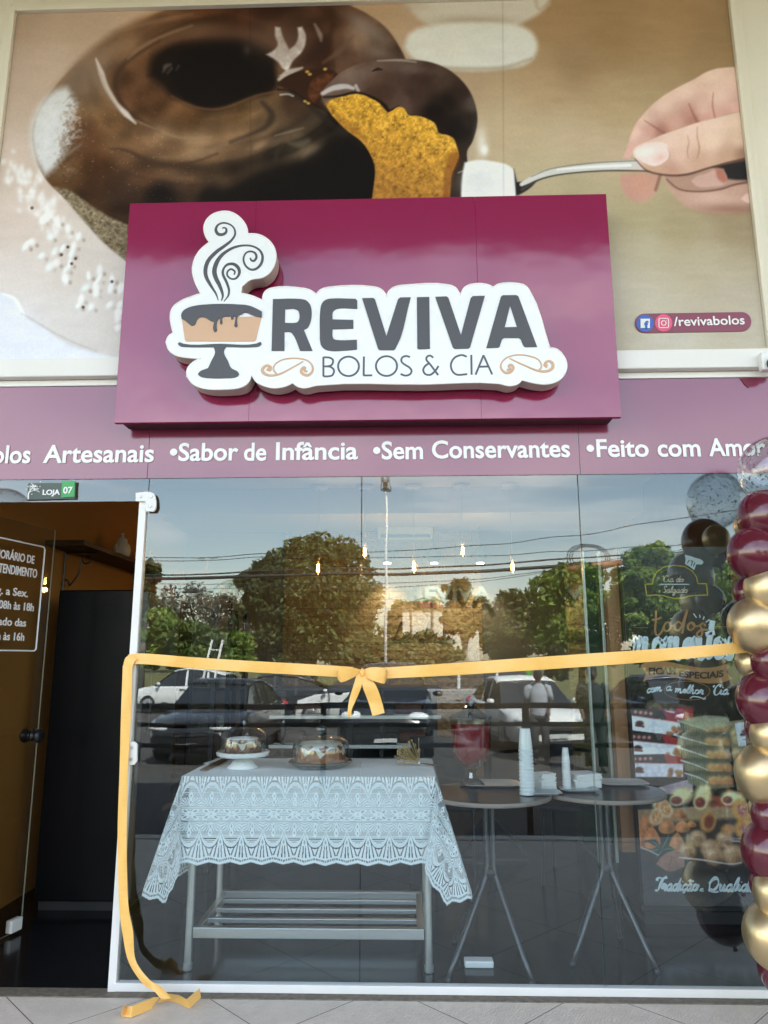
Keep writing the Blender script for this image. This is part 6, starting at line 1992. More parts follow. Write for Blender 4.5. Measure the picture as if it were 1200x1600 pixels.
def paint_food(p):
    U, V = p.U, p.V
    R = np.random.default_rng(12)
    p.mix((10, 9, 10), np.ones(U.shape))
    zf = lambda L: [(980 + a / 5.4545, 1080 + b / 5.4545) for a, b in L]
    zg = lambda L: [(980 + a / 5.4545, 1220 + b / 5.4545) for a, b in L]
    gr = np.clip((V - 1290) / 90, 0, 1)
    p.mix((66, 64, 66), gr * 0.85 * np.clip((1560 - V) / 100, 0, 1))
    # wooden board and tray under the food
    p.fill([(980, 1266), (1200, 1254), (1200, 1330), (980, 1340)], (150, 120, 80), 2)
    p.fill([(980, 1290), (1200, 1275), (1210, 1350), (980, 1345)], (50, 40, 34), 5)
    # three cartons
    def carton(x, y, w, h, sl, red, tone):
        q = lambda a, b: (x + a * w, y + b * h + a * sl)
        p.fill([q(0, -.42), q(.62, -.42), q(1, -.1), q(1, .05), q(0, .0)], (44, 40, 42), 1, smooth=False)
        for k in range(4):
            cx, cy = q(.08 + .1 * k, -.2)
            p.blob(cx, cy, 3.0, 2.8, (206, 120, 116), .9, hard=2)
        p.fill([q(.62, -.42), q(1.02, -.2), q(1.04, .3), q(.7, .1)], (150, 34, 36), 1, smooth=False)
        p.fill([q(0, 0), q(1.0, .12), q(1.0, .8), q(0, .74)], tone, .8, smooth=False)
        p.line([q(0, 0), q(1.0, .12)], 1.6, (190, 120, 120), .8, .8)
        p.blob(*q(.16, .36), 7, 4.6, (74, 40, 34), 1, hard=3)
        p.line([q(.09, .48), q(.24, .5)], 3, (96, 44, 40), .9, .8)
        for k in range(7):
            a, b = q(.72 + .27 * R.random(), .34 + .4 * R.random())
            p.blob(a, b, 4.2, 3.8, (150 + 30 * R.random(), 92 + 20 * R.random(), 56), .95, hard=2)
            p.blob(a + 1, b + 1.5, 3, 2, (90, 50, 34), .6)
    p.fill(zf([(180, 90), (230, 80), (560, 130), (560, 220), (300, 270), (150, 140)]), (70, 56, 50), 1.5)
    for k in range(14):
        a, b = zf([(200 + 190 * R.random(), 110 + 60 * R.random())])[0]
        p.blob(a, b, 3, 3, (150, 100, 80) if k % 3 else (90, 110, 70), .8)
    p.fill(zf([(440, 130), (565, 150), (560, 235), (440, 275), (320, 255)]), (150, 34, 38), 1.5, smooth=False)
    p.line(zf([(400, 180), (320, 175), (268, 205), (280, 245), (310, 262)]), [2, 3, 2], (220, 220, 220), .9, 1)
    carton(986.5, 1118, 80, 31, 8, 1, (196, 202, 216))
    carton(984, 1157, 80, 31, 4, 1, (198, 202, 214))
    carton(985.5, 1192, 82, 30, -2, 1, (188, 186, 202))
    p.fill(zf([(260, 820), (560, 740), (560, 860), (330, 880)]), (150, 130, 140), 1.5, smooth=False)
    # clear boxes stacked with rolls
    tops = [(1061, 1126, 1139), (1056, 1148, 1160), (1062, 1168, 1180), (1066, 1188, 1200), (1072, 1208, 1220)]
    for k, (x, y, y2) in enumerate(tops):
        p.fill([(x, y), (x + 16, y - 4), (1140, y - 4 + k), (1140 + k * 2, y + 22), (1100, y + 26), (x + 4, y + 16)], (84, 86, 70), 1.2, smooth=False)
        for q in range(6):
            p.blob(x + 10 + q * 7, y + 10 + q * .5, 4.5, 6.5, (118 + 8 * (q % 3), 112 + 5 * (q % 2), 82), .7, hard=2)
        for q in range(9):
            p.line([(x + 4 + q * 4, y + 3), (x + 6 + q * 4, y + 17)], 1.2, (140, 146, 120), .55, .8)
        for q in range(3):
            p.blob(1108 + q * 12 + k * 1.5, y + 12, 8.5, 8.5, (176 - 8 * q + 6 * k, 136 - 9 * q, 76 - 4 * q), .95, hard=2)
            p.blob(1104 + q * 12 + k * 1.5, y + 8, 4, 3.5, (206, 178, 118), .5)
            p.line([(1103 + q * 12 + k, y + 18), (1112 + q * 12 + k, y + 19)], 2, (96, 60, 32), .5, 1)
        p.line([(x - 2, y), (x + 20, y + 7), (1106, y + 15)], [2, 1.6, 1], (208, 220, 216), .8, .8)
    p.fill([(1058, 1127), (1100, 1118), (1136, 1120), (1142, 1132), (1106, 1140)], (150, 152, 120), 1.2, .8)
    p.fill([(1137, 1128), (1200, 1118), (1210, 1236), (1152, 1236)], (128, 118, 88), 1.2, .9)
    for k in range(26):
        a, b = 1146 + 50 * R.random(), 1136 + 96 * R.random()
        p.blob(a, b, 6.5, 8, (182 + 20 * R.random(), 164 + 16 * R.random(), 100 + 20 * R.random()), .95, hard=2)
        p.blob(a + 2, b + 3, 4, 4, (124, 94, 52), .5)
    p.fill([(1148, 1130), (1182, 1126), (1184, 1164), (1154, 1166)], (178, 190, 198), .8, smooth=False)
    p.blob(1168, 1144, 9, 6, (72, 38, 34), 1, hard=3)
    p.line([(1158, 1148), (1178, 1147)], 4, (84, 40, 36), 1, .8)
    p.line([(1160, 1156), (1178, 1155)], 1.5, (100, 90, 90), .8, .6)
    # sausage rolls in front of the boxes
    for k in range(16):
        a, b = 1100 + 60 * R.random(), 1236 + 22 * R.random()
        p.blob(a, b, 6, 5, (130 + 40 * R.random(), 56, 40), .9, hard=2)
    for x, y, rx, ry, an in ((1066, 1243, 18, 13, -8), (1098, 1245, 14, 20, 10), (1146, 1247, 20, 11, 8), (1034, 1245, 7, 14, 0), (1028, 1258, 9, 8, 0)):
        p.blob(x, y, rx, ry, (206, 190, 120), 1, an, hard=3)
        p.blob(x - 2, y - ry * .45, rx * .7, ry * .4, (230, 220, 164), .7, an)
        p.blob(x + rx * .2, y + ry * .7, rx * .6, ry * .3, (150, 116, 60), .6, an)
    for x, y, rx, ry in ((1057, 1251, 9, 6.5), (1094, 1254, 8.5, 8.5), (1137, 1250, 8, 6)):
        p.blob(x, y, rx + 2.5, ry + 2.5, (222, 206, 150), 1, hard=4)
        p.blob(x, y, rx, ry, (112, 42, 34), 1, hard=3)
        p.blob(x - 2, y - 2, rx * .4, ry * .4, (160, 76, 56), .8)
    # fried snacks
    def drop(x, y, w, h, c):
        p.fill([(x - w, y), (x - w * .95, y - h * .3), (x - w * .4, y - h * .8), (x + w * .05, y - h), (x + w * .45, y - h * .75), (x + w * .95, y - h * .25), (x + w, y), (x + w * .6, y + h * .25), (x - w * .6, y + h * .25)], c, 1)
        p.blob(x - w * .3, y - h * .3, w * .45, h * .4, tuple(min(255, v * 1.22) for v in c), .7)
        p.blob(x + w * .5, y, w * .4, h * .3, tuple(v * .6 for v in c), .7)
    for x, y, w, h in ((1000, 1302, 11, 20), (1010, 1290, 12, 18), (1042, 1296, 13, 22), (1062, 1276, 13, 12), (1066, 1296, 12, 15), (1018, 1318, 14, 28), (1058, 1324, 12, 24), (1000, 1318, 9, 26), (1036, 1262, 12, 16), (1080, 1290, 8, 8)):
        drop(x, y, w, h, (176 + 16 * R.random(), 106 + 12 * R.random(), 58))
    for x, y, an in ((1026, 1276, 20), (1040, 1264, -25)):
        p.blob(x, y, 11, 15, (206, 176, 130), 1, an, hard=4)
        p.blob(x, y, 7, 11, (190, 110, 56), 1, an, hard=3)
        for k in range(14):
            p.line([(x - 5 + 10 * R.random(), y - 8 + 16 * R.random()), (x - 5 + 10 * R.random(), y - 8 + 16 * R.random())], 1.2, (222, 170, 110), .7, .7)
    for x, y, r in ((1074, 1330, 14), (1090, 1310, 14), (1110, 1326, 16), (1132, 1312, 14), (1146, 1336, 18), (1116, 1338, 16)):
        p.blob(x, y, r, r * .95, (168, 124, 86), 1, hard=4)
        p.blob(x - r * .3, y - r * .35, r * .5, r * .4, (206, 170, 130), .8)
        for k in range(5):
            p.line([(x - r * .5 + k * r * .25, y + r * .6), (x - r * .2 + k * r * .15, y - r * .2)], 1.4, (110, 74, 50), .5, .8)
        p.blob(x + r * .5, y + r * .5, r * .4, r * .35, (92, 60, 42), .7)
    p.blob(1106, 1284, 13, 17, (190, 130, 66), 1, 10, hard=4)
    p.blob(1108, 1284, 8, 12, (120, 52, 34), 1, 10, hard=3)
    p.blob(1138, 1296, 12, 9, (176, 116, 60), 1, hard=3)
    for x, y, an in ((1160, 1268, 30), (1164, 1298, 35), (1180, 1285, 30)):
        p.blob(x, y, 15, 20, (206, 146, 64), 1, -an, hard=4)
        p.blob(x + 1, y, 9, 13, (186, 110, 96), 1, -an, hard=3)
        for k in range(10):
            p.blob(x - 5 + 10 * R.random(), y - 8 + 16 * R.random(), 2, 2, (220, 170, 150) if k % 2 else (140, 70, 60), .8)
    # garnish, cheese, dish rim
    for pts in ([(1008, 1314), (1022, 1316), (1032, 1326)], [(1045, 1304), (1040, 1316), (1034, 1326)], [(1016, 1330), (1026, 1328), (1034, 1330)], [(1054, 1328), (1044, 1326), (1034, 1330)], [(1026, 1340), (1032, 1332), (1036, 1326)]):
        p.line(pts, [2, 9, 2], (26, 52, 40), 1, 1)
        p.line(pts, [1, 2, 1], (96, 140, 140), .6, .8)
    p.fill([(1025, 1350), (1036, 1336), (1052, 1330), (1068, 1340), (1070, 1354), (1046, 1362)], (140, 96, 78), 1.2)
    p.line([(1046, 1352), (1050, 1338)], 1, (100, 66, 54), .8, .8)
    p.line([(992, 1322), (1012, 1328), (1028, 1336)], 2, (190, 184, 182), .8, 1)
    p.line([(1062, 1340), (1100, 1344), (1140, 1350), (1158, 1348)], 2.2, (196, 188, 184), .9, 1)
    p.line([(1144, 1314), (1166, 1316), (1176, 1322)], 2, (190, 184, 180), .8, 1)
    p.fill([(1162, 1318), (1172, 1306), (1174, 1320)], (30, 60, 30), 1)
    p.blob(1120, 1362, 60, 9, (40, 36, 36), .8)
    gy = p.C.mean(-1, keepdims=True)
    p.C = gy + (p.C - gy) * 0.80
    p.C += ((vnoise(U, V, 2.0, 78, 2) - 0.5) * 14 * (0.3 + gy[..., 0] / 160) + (vnoise(U, V, 5.0, 79, 3) - 0.5) * 34 * (gy[..., 0] / 130))[..., None]


PRINTF = mat_vc('printed_vinyl', 'print', 0.25, 0.5)
pr = picture('printed_front', fl0 + .004, fl1 - .004, 0.105, fzt - .006, FY, 0.0040, paint_food, PRINTF, fz, gain=1.5)
BRONZE = mat('bronze_print', (0.40, 0.20, 0.07), 0.5)
LETW = mat('pale_blue_print', (0.66, 0.76, 0.80), 0.5)
YEL = mat('yellow_outline_print', (0.60, 0.46, 0.05), 0.5)
CREAMP = mat('cream_print', (0.60, 0.52, 0.40), 0.5)
BLKP = mat('black_print', (0.01, 0.01, 0.01), 0.5)
y1 = FY - 0.0012
zq = lambda L: [(980 + a / 6.0, 850 + b / 6.0) for a, b in L]
em = MB()
loop = zq([(238, 375), (245, 320), (280, 260), (345, 215), (440, 200), (540, 212), (610, 255), (650, 310), (662, 372), (742, 372), (754, 478), (650, 482), (580, 487), (530, 505), (450, 512), (390, 500), (340, 485), (270, 478), (182, 484), (168, 378), (238, 375)])
for q in (0,):
    for a, b in zip(loop[:-1], loop[1:]):
        stroke_px(em, [a, b], 1.7, y1, 0, n=2)
script_px(em, 'Cia do', 1036, 1068, 909, 4.6, 1.5, y1, slant=0.15, mi=1)
script_px(em, 'Salgado', 1035, 1074, 926, 4.8, 1.6, y1, slant=0.15, mi=1)
stroke_px(em, [(1031, 913.2), (1077, 913)], 1.8, y1, 2, n=2)
put_loops(em, [zq([(540, 100), (590, 112), (640, 130), (700, 150), (716, 172), (700, 192), (648, 190), (628, 245), (590, 215), (540, 185), (548, 150)])], FY - .0005, .0015, 2, 50)
for a, b in (((1077, 875), (1074, 880)), ((1079, 876), (1083, 877)), ((1082, 877), (1080, 884)), ((1086, 879), (1083, 885))):
    stroke_px(em, [a, b], 1.4, FY - .0025, 3, n=2)
em.build('emblem_print', [YEL, CREAMP, LETW, BLKP], pr)
tw = MB()
stroke_px(tw, zq([(270, 622), (268, 720), (262, 800), (272, 850), (300, 852), (330, 815)]), 3.4, y1, 0)
stroke_px(tw, zq([(230, 712), (280, 705), (322, 690)]), 3.2, y1, 0)
stroke_px(tw, zq([(330, 815), (350, 760), (372, 735), (402, 745), (408, 785), (380, 815), (350, 808), (344, 770)]), 3.2, y1, 0)
stroke_px(tw, zq([(405, 780), (440, 760)]), 2.8, y1, 0)
stroke_px(tw, zq([(512, 750), (478, 730), (450, 760), (452, 800), (480, 810), (508, 775), (540, 690), (566, 618), (535, 740), (516, 840)]), 3.2, y1, 0)
stroke_px(tw, zq([(600, 735), (572, 760), (572, 795), (600, 808), (628, 780), (626, 745), (600, 735), (640, 770), (680, 765)]), 3.2, y1, 0)
stroke_px(tw, zq([(735, 768), (712, 745), (685, 760), (692, 785), (705, 820), (690, 870), (660, 872), (655, 840), (700, 805), (768, 808)]), 3.2, y1, 0)
for a, b in ((622, 652, ), ):
    pass
for a, b in (((622, 652), (650, 692)), ((678, 664), (684, 692)), ((722, 680), (712, 708)), ((770, 710), (738, 734)), ((804, 740), (762, 758))):
    stroke_px(tw, zq([a, b]), 1.7, y1, 1, n=2)
stroke_px(tw, zq([(62, 782), (195, 784)]), 0.9, y1, 0, n=2)
stroke_px(tw, zq([(795, 776), (930, 776)]), 0.9, y1, 0, n=2)
tw.build('headline_print', [BRONZE, LETW, BLKP], pr)
tw = MB()
script_px(tw, 'momentos', 988, 1146, 1029, 31, 7.0, y1, slant=0.10, slope=-0.004, mi=1)
tw.build('headline_print', [BRONZE, LETW, BLKP], pr)
tw = MB()
bn = zq([(122, 1140), (170, 1112), (240, 1095), (320, 1095), (420, 1112), (560, 1140), (700, 1160), (820, 1155), (900, 1135), (965, 1108), (930, 1200), (985, 1262), (900, 1295), (800, 1308), (690, 1300), (560, 1270), (420, 1245), (320, 1236), (240, 1250), (150, 1288), (175, 1210)])
put_loops(tw, [bn], FY - .0005, .0012, 0, 50)
put_text_px(tw, 'FICAM', 1013.5, 1057, 1053.5, 10.5, FY - .0025, bold=0.03, mi=2, shear=0.1)
put_text_px(tw, 'ESPECIAIS', 1061, 1131, 1057, 10.5, FY - .0025, bold=0.03, mi=2, shear=0.1, arc=lambda t: -0.011 * np.sin(t * PI))
tw.build('banner_print', [BRONZE, LETW, BLKP], pr)
tw = MB()
script_px(tw, 'com', 1010, 1034, 1083, 6.5, 2.0, y1, slant=0.25, slope=-.15, mi=1)
script_px(tw, 'a', 1040, 1049, 1079, 6.5, 2.0, y1, slant=0.25, mi=1)
script_px(tw, 'melhor', 1054, 1099, 1082, 6.2, 2.0, y1, slant=0.25, slope=.06, mi=1)
script_px(tw, 'Cia', 1114, 1138, 1086, 7.4, 2.2, y1, slant=0.2, slope=-.05, mi=1)
stroke_px(tw, zq([(345, 1365), (380, 1320), (480, 1290), (620, 1290), (740, 1330), (775, 1380), (740, 1430), (640, 1460), (500, 1455), (380, 1420), (345, 1365)]), 0.9, y1, 0, n=3)
stroke_px(tw, zq([(590, 1448), (620, 1430), (690, 1440), (720, 1455), (735, 1440)]), 1.7, y1, 1, n=3)
tw.build('tagline_print', [BRONZE, LETW, BLKP], pr)
tw = MB()
script_px(tw, 'Tradição', 1024, 1090, 1391, 9.4, 3.3, y1, slant=0.25, slope=0.008, mi=1)
script_px(tw, 'e', 1093, 1099, 1393, 5.0, 1.4, y1, slant=0.2, mi=1)
script_px(tw, 'Qualidade', 1106, 1199, 1392, 9.6, 3.3, y1, slant=0.22, slope=0.004, mi=1)
tw.build('slogan_print', [BRONZE, LETW, BLKP], pr)

# ------------------------------------------------------------------ narrow glass cabinet left of the freezer
gx0, gx1 = P(921, 1100, 0.95)[0], P(950, 1100, 0.95)[0]
gc = thing('glass_cabinet', 'tall narrow glass cabinet with pale metal edges left of the printed freezer', 'cabinet', (gx0, 0.98, 0))
gz = P(930, 862, .95)[2]
MB().box(gx0, gx0 + .012, .95, 1.45, .30, gz).box(gx1 - .012, gx1, .95, 1.45, .30, gz).build('side_glass', mat_clear('greenish_glass', (0.70, 0.82, 0.72), 0.18), gc)
PGREEN = mat('pale_metal', (0.42, 0.47, 0.42), 0.35, metal=0.6)
for x in (gx0 - .004, gx1 - .012):
    MB().box(x, x + .016, .93, .948, .28, gz).build('edge_strip', PGREEN, gc, bevel=0.002)
MB().box(gx0 - .004, gx1 + .004, .93, 1.45, 0, .279).build('base', BLACK, gc, bevel=0.004)
MB().box(gx0 + .014, gx1 - .014, 1.3, 1.44, .30, gz).build('back_panel', mat('grey_green_panel', (0.16, 0.20, 0.17), 0.5), gc)

# ------------------------------------------------------------------ fridge, shelf, showcases, chairs
fg = thing('black_fridge', 'large black fridge standing side on just inside the doorway', 'fridge', (-1.82, 1.3, 0))
MB().box(-2.08, -1.60, .98, 1.62, 0.05, 1.775).build('cabinet', mat('black_enamel', (0.003, 0.0035, 0.0045), 0.35, spec=0.12), fg, bevel=0.008)
MB().box(-1.596, -1.535, .985, 1.61, 0.06, 1.77).build('fridge_door', BLACK, fg, bevel=0.008)
MB().box(-2.06, -1.56, 1.0, 1.6, 0.0, 0.049).build('plinth', BLACKM, fg)
MB().tube([(-1.52, 1.03, .95), (-1.505, 1.03, .96), (-1.505, 1.03, 1.34), (-1.52, 1.03, 1.35)], .008, 8).build('handle', BLACK, fg)
hg = MB()
for z in (0.42, 0.25):
    hg.ell((-1.585, .975, z), .006, .006, .006, 8, 6)
hg.build('hinge_screw', CHROME, fg)
WOODD = mat('dark_wood_shelf', (0.035, 0.016, 0.008), 0.55, var=0.25, vscale=10)
sf = thing('wall_shelf', 'dark wooden wall shelf on scrolled iron brackets high on the ochre wall', 'shelf', (XL, 1.2, 2.08))
MB().box(XL + .002, XL + .25, 1.15, 3.0, 2.075, 2.108).build('board', WOODD, sf, bevel=0.002)
for y in (1.42, 2.7):
    br_ = MB()
    br_.tube([(XL + .012, y, 1.80), (XL + .012, y, 2.065)], .007, 6)
    br_.tube([(XL + .012, y, 2.066), (XL + .23, y, 2.066)], .006, 6)
    sp_ = [(XL + .02 + .03 * math.cos(t) * (1 - t / 9), y, 1.86 + .03 * math.sin(t) * (1 - t / 9)) for t in np.linspace(0, 5, 14)][::-1]
    s2_ = [(XL + .16 + .035 * math.cos(t) * (1 - (t - 3) / 9), y, 2.02 + .035 * math.sin(t) * (1 - (t - 3) / 9)) for t in np.linspace(3, 8, 14)]
    br_.tube(sp_ + [tuple(q) for q in cr_open([sp_[-1], (XL + .06, y, 1.85), (XL + .11, y, 1.93), s2_[0]], 5)[1:-1]] + s2_, .0055, 6)
    br_.build('bracket', BLACK, sf)
PORC = mat('white_porcelain', (0.72, 0.71, 0.66), 0.2, var=0.12, vscale=30)


def teapot(x, y, z, s, label, spout=True):
    o = thing('teapot' if spout else 'sugar_bowl', label, 'teapot' if spout else 'bowl', (x, y, z), None)
    MB().lathe([(0.0, 0), (.04 * s, 0), (.045 * s, .008 * s), (.06 * s, .03 * s), (.066 * s, .06 * s), (.058 * s, .095 * s), (.038 * s, .115 * s), (.036 * s, .125 * s)], 24, (x, y, z)).build('body', PORC, o, smooth=True)
    MB().lathe([(.04 * s, .125 * s), (.034 * s, .14 * s), (.015 * s, .155 * s), (.007 * s, .165 * s), (.013 * s, .178 * s), (.004 * s, .19 * s)], 20, (x, y, z)).build('lid', PORC, o, smooth=True)
    MB().tube([tuple(q) for q in cr_open([(x, y - .06 * s, z + .09 * s), (x, y - .10 * s, z + .085 * s), (x, y - .10 * s, z + .045 * s), (x, y - .064 * s, z + .035 * s)], 4)], .006 * s, 8).build('handle', PORC, o, smooth=True)
    if spout:
        MB().tube([(x, y + .055 * s, z + .04 * s), (x, y + .09 * s, z + .07 * s), (x, y + .105 * s, z + .11 * s)], [.016 * s, .011 * s, .008 * s], 10).build('spout', PORC, o, smooth=True)


teapot(XL + .14, 2.05, 2.110, 1.05, 'tall white porcelain teapot with knobbed lid on the dark wall shelf')
teapot(XL + .14, 2.42, 2.110, 0.75, 'small white porcelain pot farther along the dark wall shelf')
teapot(XL + .14, 2.66, 2.110, 0.8, 'low white porcelain sugar bowl at the far end of the wall shelf', False)

# tall black framed glass showcase beside the fridge
sx0, sx1, sy0, sy1 = -1.62, -1.31, 1.75, 2.2
szt = P(225, 925, sy0)[2]
tc_ = thing('glass_showcase', 'tall black framed glass showcase right behind the door jamb', 'showcase', (sx0, sy0, 0))
for x in (sx0, sx1 - .03):
    for y in (sy0, sy1 - .03):
        MB().box(x, x + .03, y, y + .03, 0.0, szt).build('post', BLACK, tc_)
MB().box(sx0 - .004, sx1 + .004, sy0 - .004, sy1, szt + .001, szt + .05).build('top', BLACK, tc_)
MB().box(sx0 + .031, sx1 - .031, sy0 + .005, sy0 + .011, .3, szt - .01).build('glass', mat_clear('showcase_glass', (.6, .62, .55), .10), tc_)
MB().box(sx0 + .001, sx1 - .001, sy0 + .031, sy1 - .031, 0.02, .28).build('base', BLACK, tc_)
# shelf rack with jars
rk = thing('shelf_rack', 'black metal shelf rack with dark shelves against the ochre wall', 'rack', (-1.6, 2.75, 0))
rx0, rx1, ry0, ry1 = -2.05, -1.36, 2.6, 2.95
for x in (rx0, rx1 - .03):
    for y in (ry0, ry1 - .03):
        MB().box(x, x + .03, y, y + .03, 0, 1.75).build('post', BLACK, rk)
for z in (.45, .80, 1.12, 1.46):
    MB().box(rx0 + .002, rx1 - .002, ry0 + .002, ry1 - .002, z, z + .022).build('shelf', BLACK, rk)
JAR = mat('grey_packet', (0.32, 0.33, 0.33), 0.4, var=0.5, vscale=40)
k_ = 0
for z, zl in ((.822, 'second shelf'), (1.142, 'third shelf'), (1.482, 'top shelf')):
    for q in range(2):
        x = -1.50 - q * 0.14
        o = MB().lathe([(0, 0), (.035, 0), (.037, .07), (.03, .085), (.03, .1), (0, .102)], 14, (x, 2.72, z)).build('storage_jar', JAR, None, smooth=False, loc=(x, 2.72, z))
        tag(o, f'grey storage jar on the {zl} of the black rack, {"nearer the glass showcase edge" if q else "at its right end"}', 'jar', 'jars on the black rack')
# back counter
cx0, cx1, cyf, cyb = P(420, 1150, 2.55)[0], P(690, 1150, 2.55)[0], 2.55, 3.2
zr1, zr2 = P(560, 1121, 2.55)[2], P(560, 1167, 2.55)[2]
dc = thing('display_counter', 'long black and steel display counter with glass shelves at the back of the shop', 'counter', (cx0, cyf, 0))
MB().box(cx0, cx1, cyf + .02, cyb, 0, .62).build('base_cabinet', BLACK, dc, bevel=0.004)
MB().box(cx0, cx1, cyf + .02, cyb, zr1 + .2, zr1 + .225).build('top', BLACK, dc, bevel=0.003)
for z in (zr1, zr2):
    MB().box(cx0, cx1, cyf - .01, cyf + .018, z - .012, z + .016).build('steel_rail', STEEL, dc, bevel=0.002)
    MB().box(cx0 + .01, cx1 - .01, cyf + .02, cyb - .03, z - .006, z + .002).build('glass_shelf', mat_clear('shelf_glass', (.8, .86, .86), .08), dc)
for px in (438, 545, 593, 668):
    x = P(px, 1150, 2.55)[0]
    MB().box(x, x + .03, cyf + .021, cyf + .05, .621, zr1 + .199).build('post', BLACK, dc)
MB().box(cx0 + .005, cx1 - .005, cyb - .028, cyb - .002, .622, zr1 + .198).build('back_panel', mat('counter_back', (.06, .055, .055), .5), dc)
CHOC = mat('dark_cake_glaze', (0.085, 0.03, 0.016), 0.3, var=0.2, vscale=30)
for px, z, lab in ((640, zr1, 'dark chocolate loaf cake on the upper counter shelf at right'), (480, zr1, 'chocolate loaf cake on the upper counter shelf at left'), (645, zr2, 'dark chocolate loaf cake on the lower counter shelf at right'), (455, zr2, 'brown loaf cake on the lower counter shelf at left')):
    x = P(px, 1130, 2.75)[0]
    o = thing('loaf_cake', lab, 'cake', (x, 2.75, z + .004), 'cakes in the display counter')
    MB().box(x - .13, x + .13, 2.68, 2.85, z + .004, z + .012).build('cake_board', TRAY, o)
    MB().box(x - .115, x + .115, 2.69, 2.84, z + .013, z + .10).build('cake_body', CHOC, o, bevel=0.02)


WEAVE = mat('brown_weave', (0.16, 0.10, 0.06), 0.7, var=0.4, vscale=60)


def chair(x, y, rz, m, label):
    o = thing('cafe_chair', label, 'chair', (x, y, 0), None)
    mb = MB().box(x - .21, x + .21, y - .2, y + .2, .43, .465)
    mb.build('seat', m, o, bevel=0.012)
    rows = [[(x - .2 + .4 * i / 6, y + .205 + .03 * j / 4 - .02 * math.cos((i - 3) / 3 * 1.4), .55 + .33 * j / 4) for i in range(7)] for j in range(5)]
    b_ = MB().sheet(rows).build('backrest', m, o, smooth=True)
    so = b_.modifiers.new('thick', 'SOLIDIFY')
    so.thickness = .016
    for sx in (-1, 1):
        MB().tube([(x + sx * .185, y - .18, .43), (x + sx * .205, y - .21, 0.0)], .011, 8).build('leg', BLACK, o)
        MB().tube([(x + sx * .19, y + .25, .88), (x + sx * .19, y + .2, .45), (x + sx * .205, y + .24, 0.0)], .011, 8).build('leg', BLACK, o)
    o.rotation_euler = (0, 0, rz)
    return o


chair(P(240, 1250, 1.75)[0] + .0, 1.60, math.radians(70), WEAVE, 'brown woven chair with black legs at the left beside the lace cloth')
chair(P(905, 1250, 1.6)[0], 1.65, math.radians(-20), BLACKM, 'black cafe chair behind the right round table')
chair(P(640, 1250, 1.75)[0] + .28, 1.7, math.radians(160), BLACKM, 'black cafe chair behind the red drink')
pt_ = thing('pedestal_table', 'black bistro table on a wide pyramid shaped foot farther inside', 'table', (0.592, 2.3, 0))
MB().lathe([(0, 0), (.32, 0), (.32, .022), (0, .022)], 40, (.592, 2.3, .72)).build('tabletop', BLACK, pt_)
MB().tube([(.592, 2.3, .2), (.592, 2.3, .719)], .03, 10).build('column', BLACK, pt_)
MB().add([(.592 - .23, 2.07, 0), (.592 + .23, 2.07, 0), (.592 + .23, 2.53, 0), (.592 - .23, 2.53, 0), (.592 - .23, 2.07, .02), (.592 + .23, 2.07, .02), (.592 + .23, 2.53, .02), (.592 - .23, 2.53, .02),
          (.592 - .03, 2.27, .24), (.592 + .03, 2.27, .24), (.592 + .03, 2.33, .24), (.592 - .03, 2.33, .24)],
         [(0, 3, 2, 1), (0, 1, 5, 4), (1, 2, 6, 5), (2, 3, 7, 6), (3, 0, 4, 7), (4, 5, 9, 8), (5, 6, 10, 9), (6, 7, 11, 10), (7, 4, 8, 11), (8, 9, 10, 11)]).build('foot', BLACK, pt_)
q = PZ(748, 1508, 0.004)
o = MB().box(q[0] - .065, q[0] + .065, q[1] - .03, q[1] + .03, .001, .03).build('floor_socket_cover', WHITE_P, None, bevel=.006, loc=tuple(q))
tag(o, 'small white box lying on the dark floor under the round table', 'box')


# ================================================================== ribbon across the front
def strip(mb, ptsA, ptsB, ys, n=6, bow=0.0):
    """ribbon between two pixel polylines with a depth per point"""
    A_ = cr_open([(a[0], a[1], y) for a, y in zip(ptsA, ys)], n)
    B_ = cr_open([(a[0], a[1], y) for a, y in zip(ptsB, ys)], n)
    g_ = []
    for a, b in zip(A_, B_):
        row = []
        fl_ = 0.004 * math.sin(a[0] * 0.045 + a[1] * 0.05) + 0.003 * math.sin(a[0] * 0.11 + a[1] * 0.13)
        for t in (0, .25, .5, .75, 1):
            q = a * (1 - t) + b * t
            p = P(q[0], q[1], q[2] - bow * math.sin(t * PI) + fl_ * (t - .5) * 2)
            row.append(tuple(p))
        g_.append(row)
    mb.sheet(g_)


def ribbon_obj(mb, name, parent):
    o = mb.build(name, GOLD_RIB, parent, smooth=True)
    s = o.modifiers.new('thick', 'SOLIDIFY')
    s.thickness = 0.0009
    s.offset = 0
    e = o.modifiers.new('crisp', 'EDGE_SPLIT')
    e.split_angle = math.radians(32)
    return o


rb = thing('gold_ribbon', 'gold satin ribbon stretched across the shop front with a bow and a trailing tail', 'ribbon', tuple(P(566, 1052, -0.04)))
mb = MB()
strip(mb, [(1172, 1002), (1080, 1010), (960, 1018.5), (820, 1028), (700, 1036.5), (585, 1044)], [(1172, 1019), (1080, 1028.5), (960, 1038.5), (820, 1048), (700, 1055.5), (585, 1061)], [-.30, -.255, -.20, -.14, -.09, -.045], bow=.001)
ribbon_obj(mb, 'right_length', rb)
mb = MB()
strip(mb, [(552, 1042), (470, 1037), (380, 1032), (290, 1026), (225, 1021), (200, 1023)], [(552, 1059), (470, 1054.5), (380, 1049.5), (290, 1043.5), (230, 1038), (202, 1038)], [-.04, -.034, -.03, -.028, -.028, -.030], bow=.001)
ribbon_obj(mb, 'left_length', rb)
mb = MB()
strip(mb, [(205, 1022), (196, 1028), (192, 1042)], [(214, 1030), (209, 1036), (206, 1048)], [-.034, -.038, -.036], n=4)
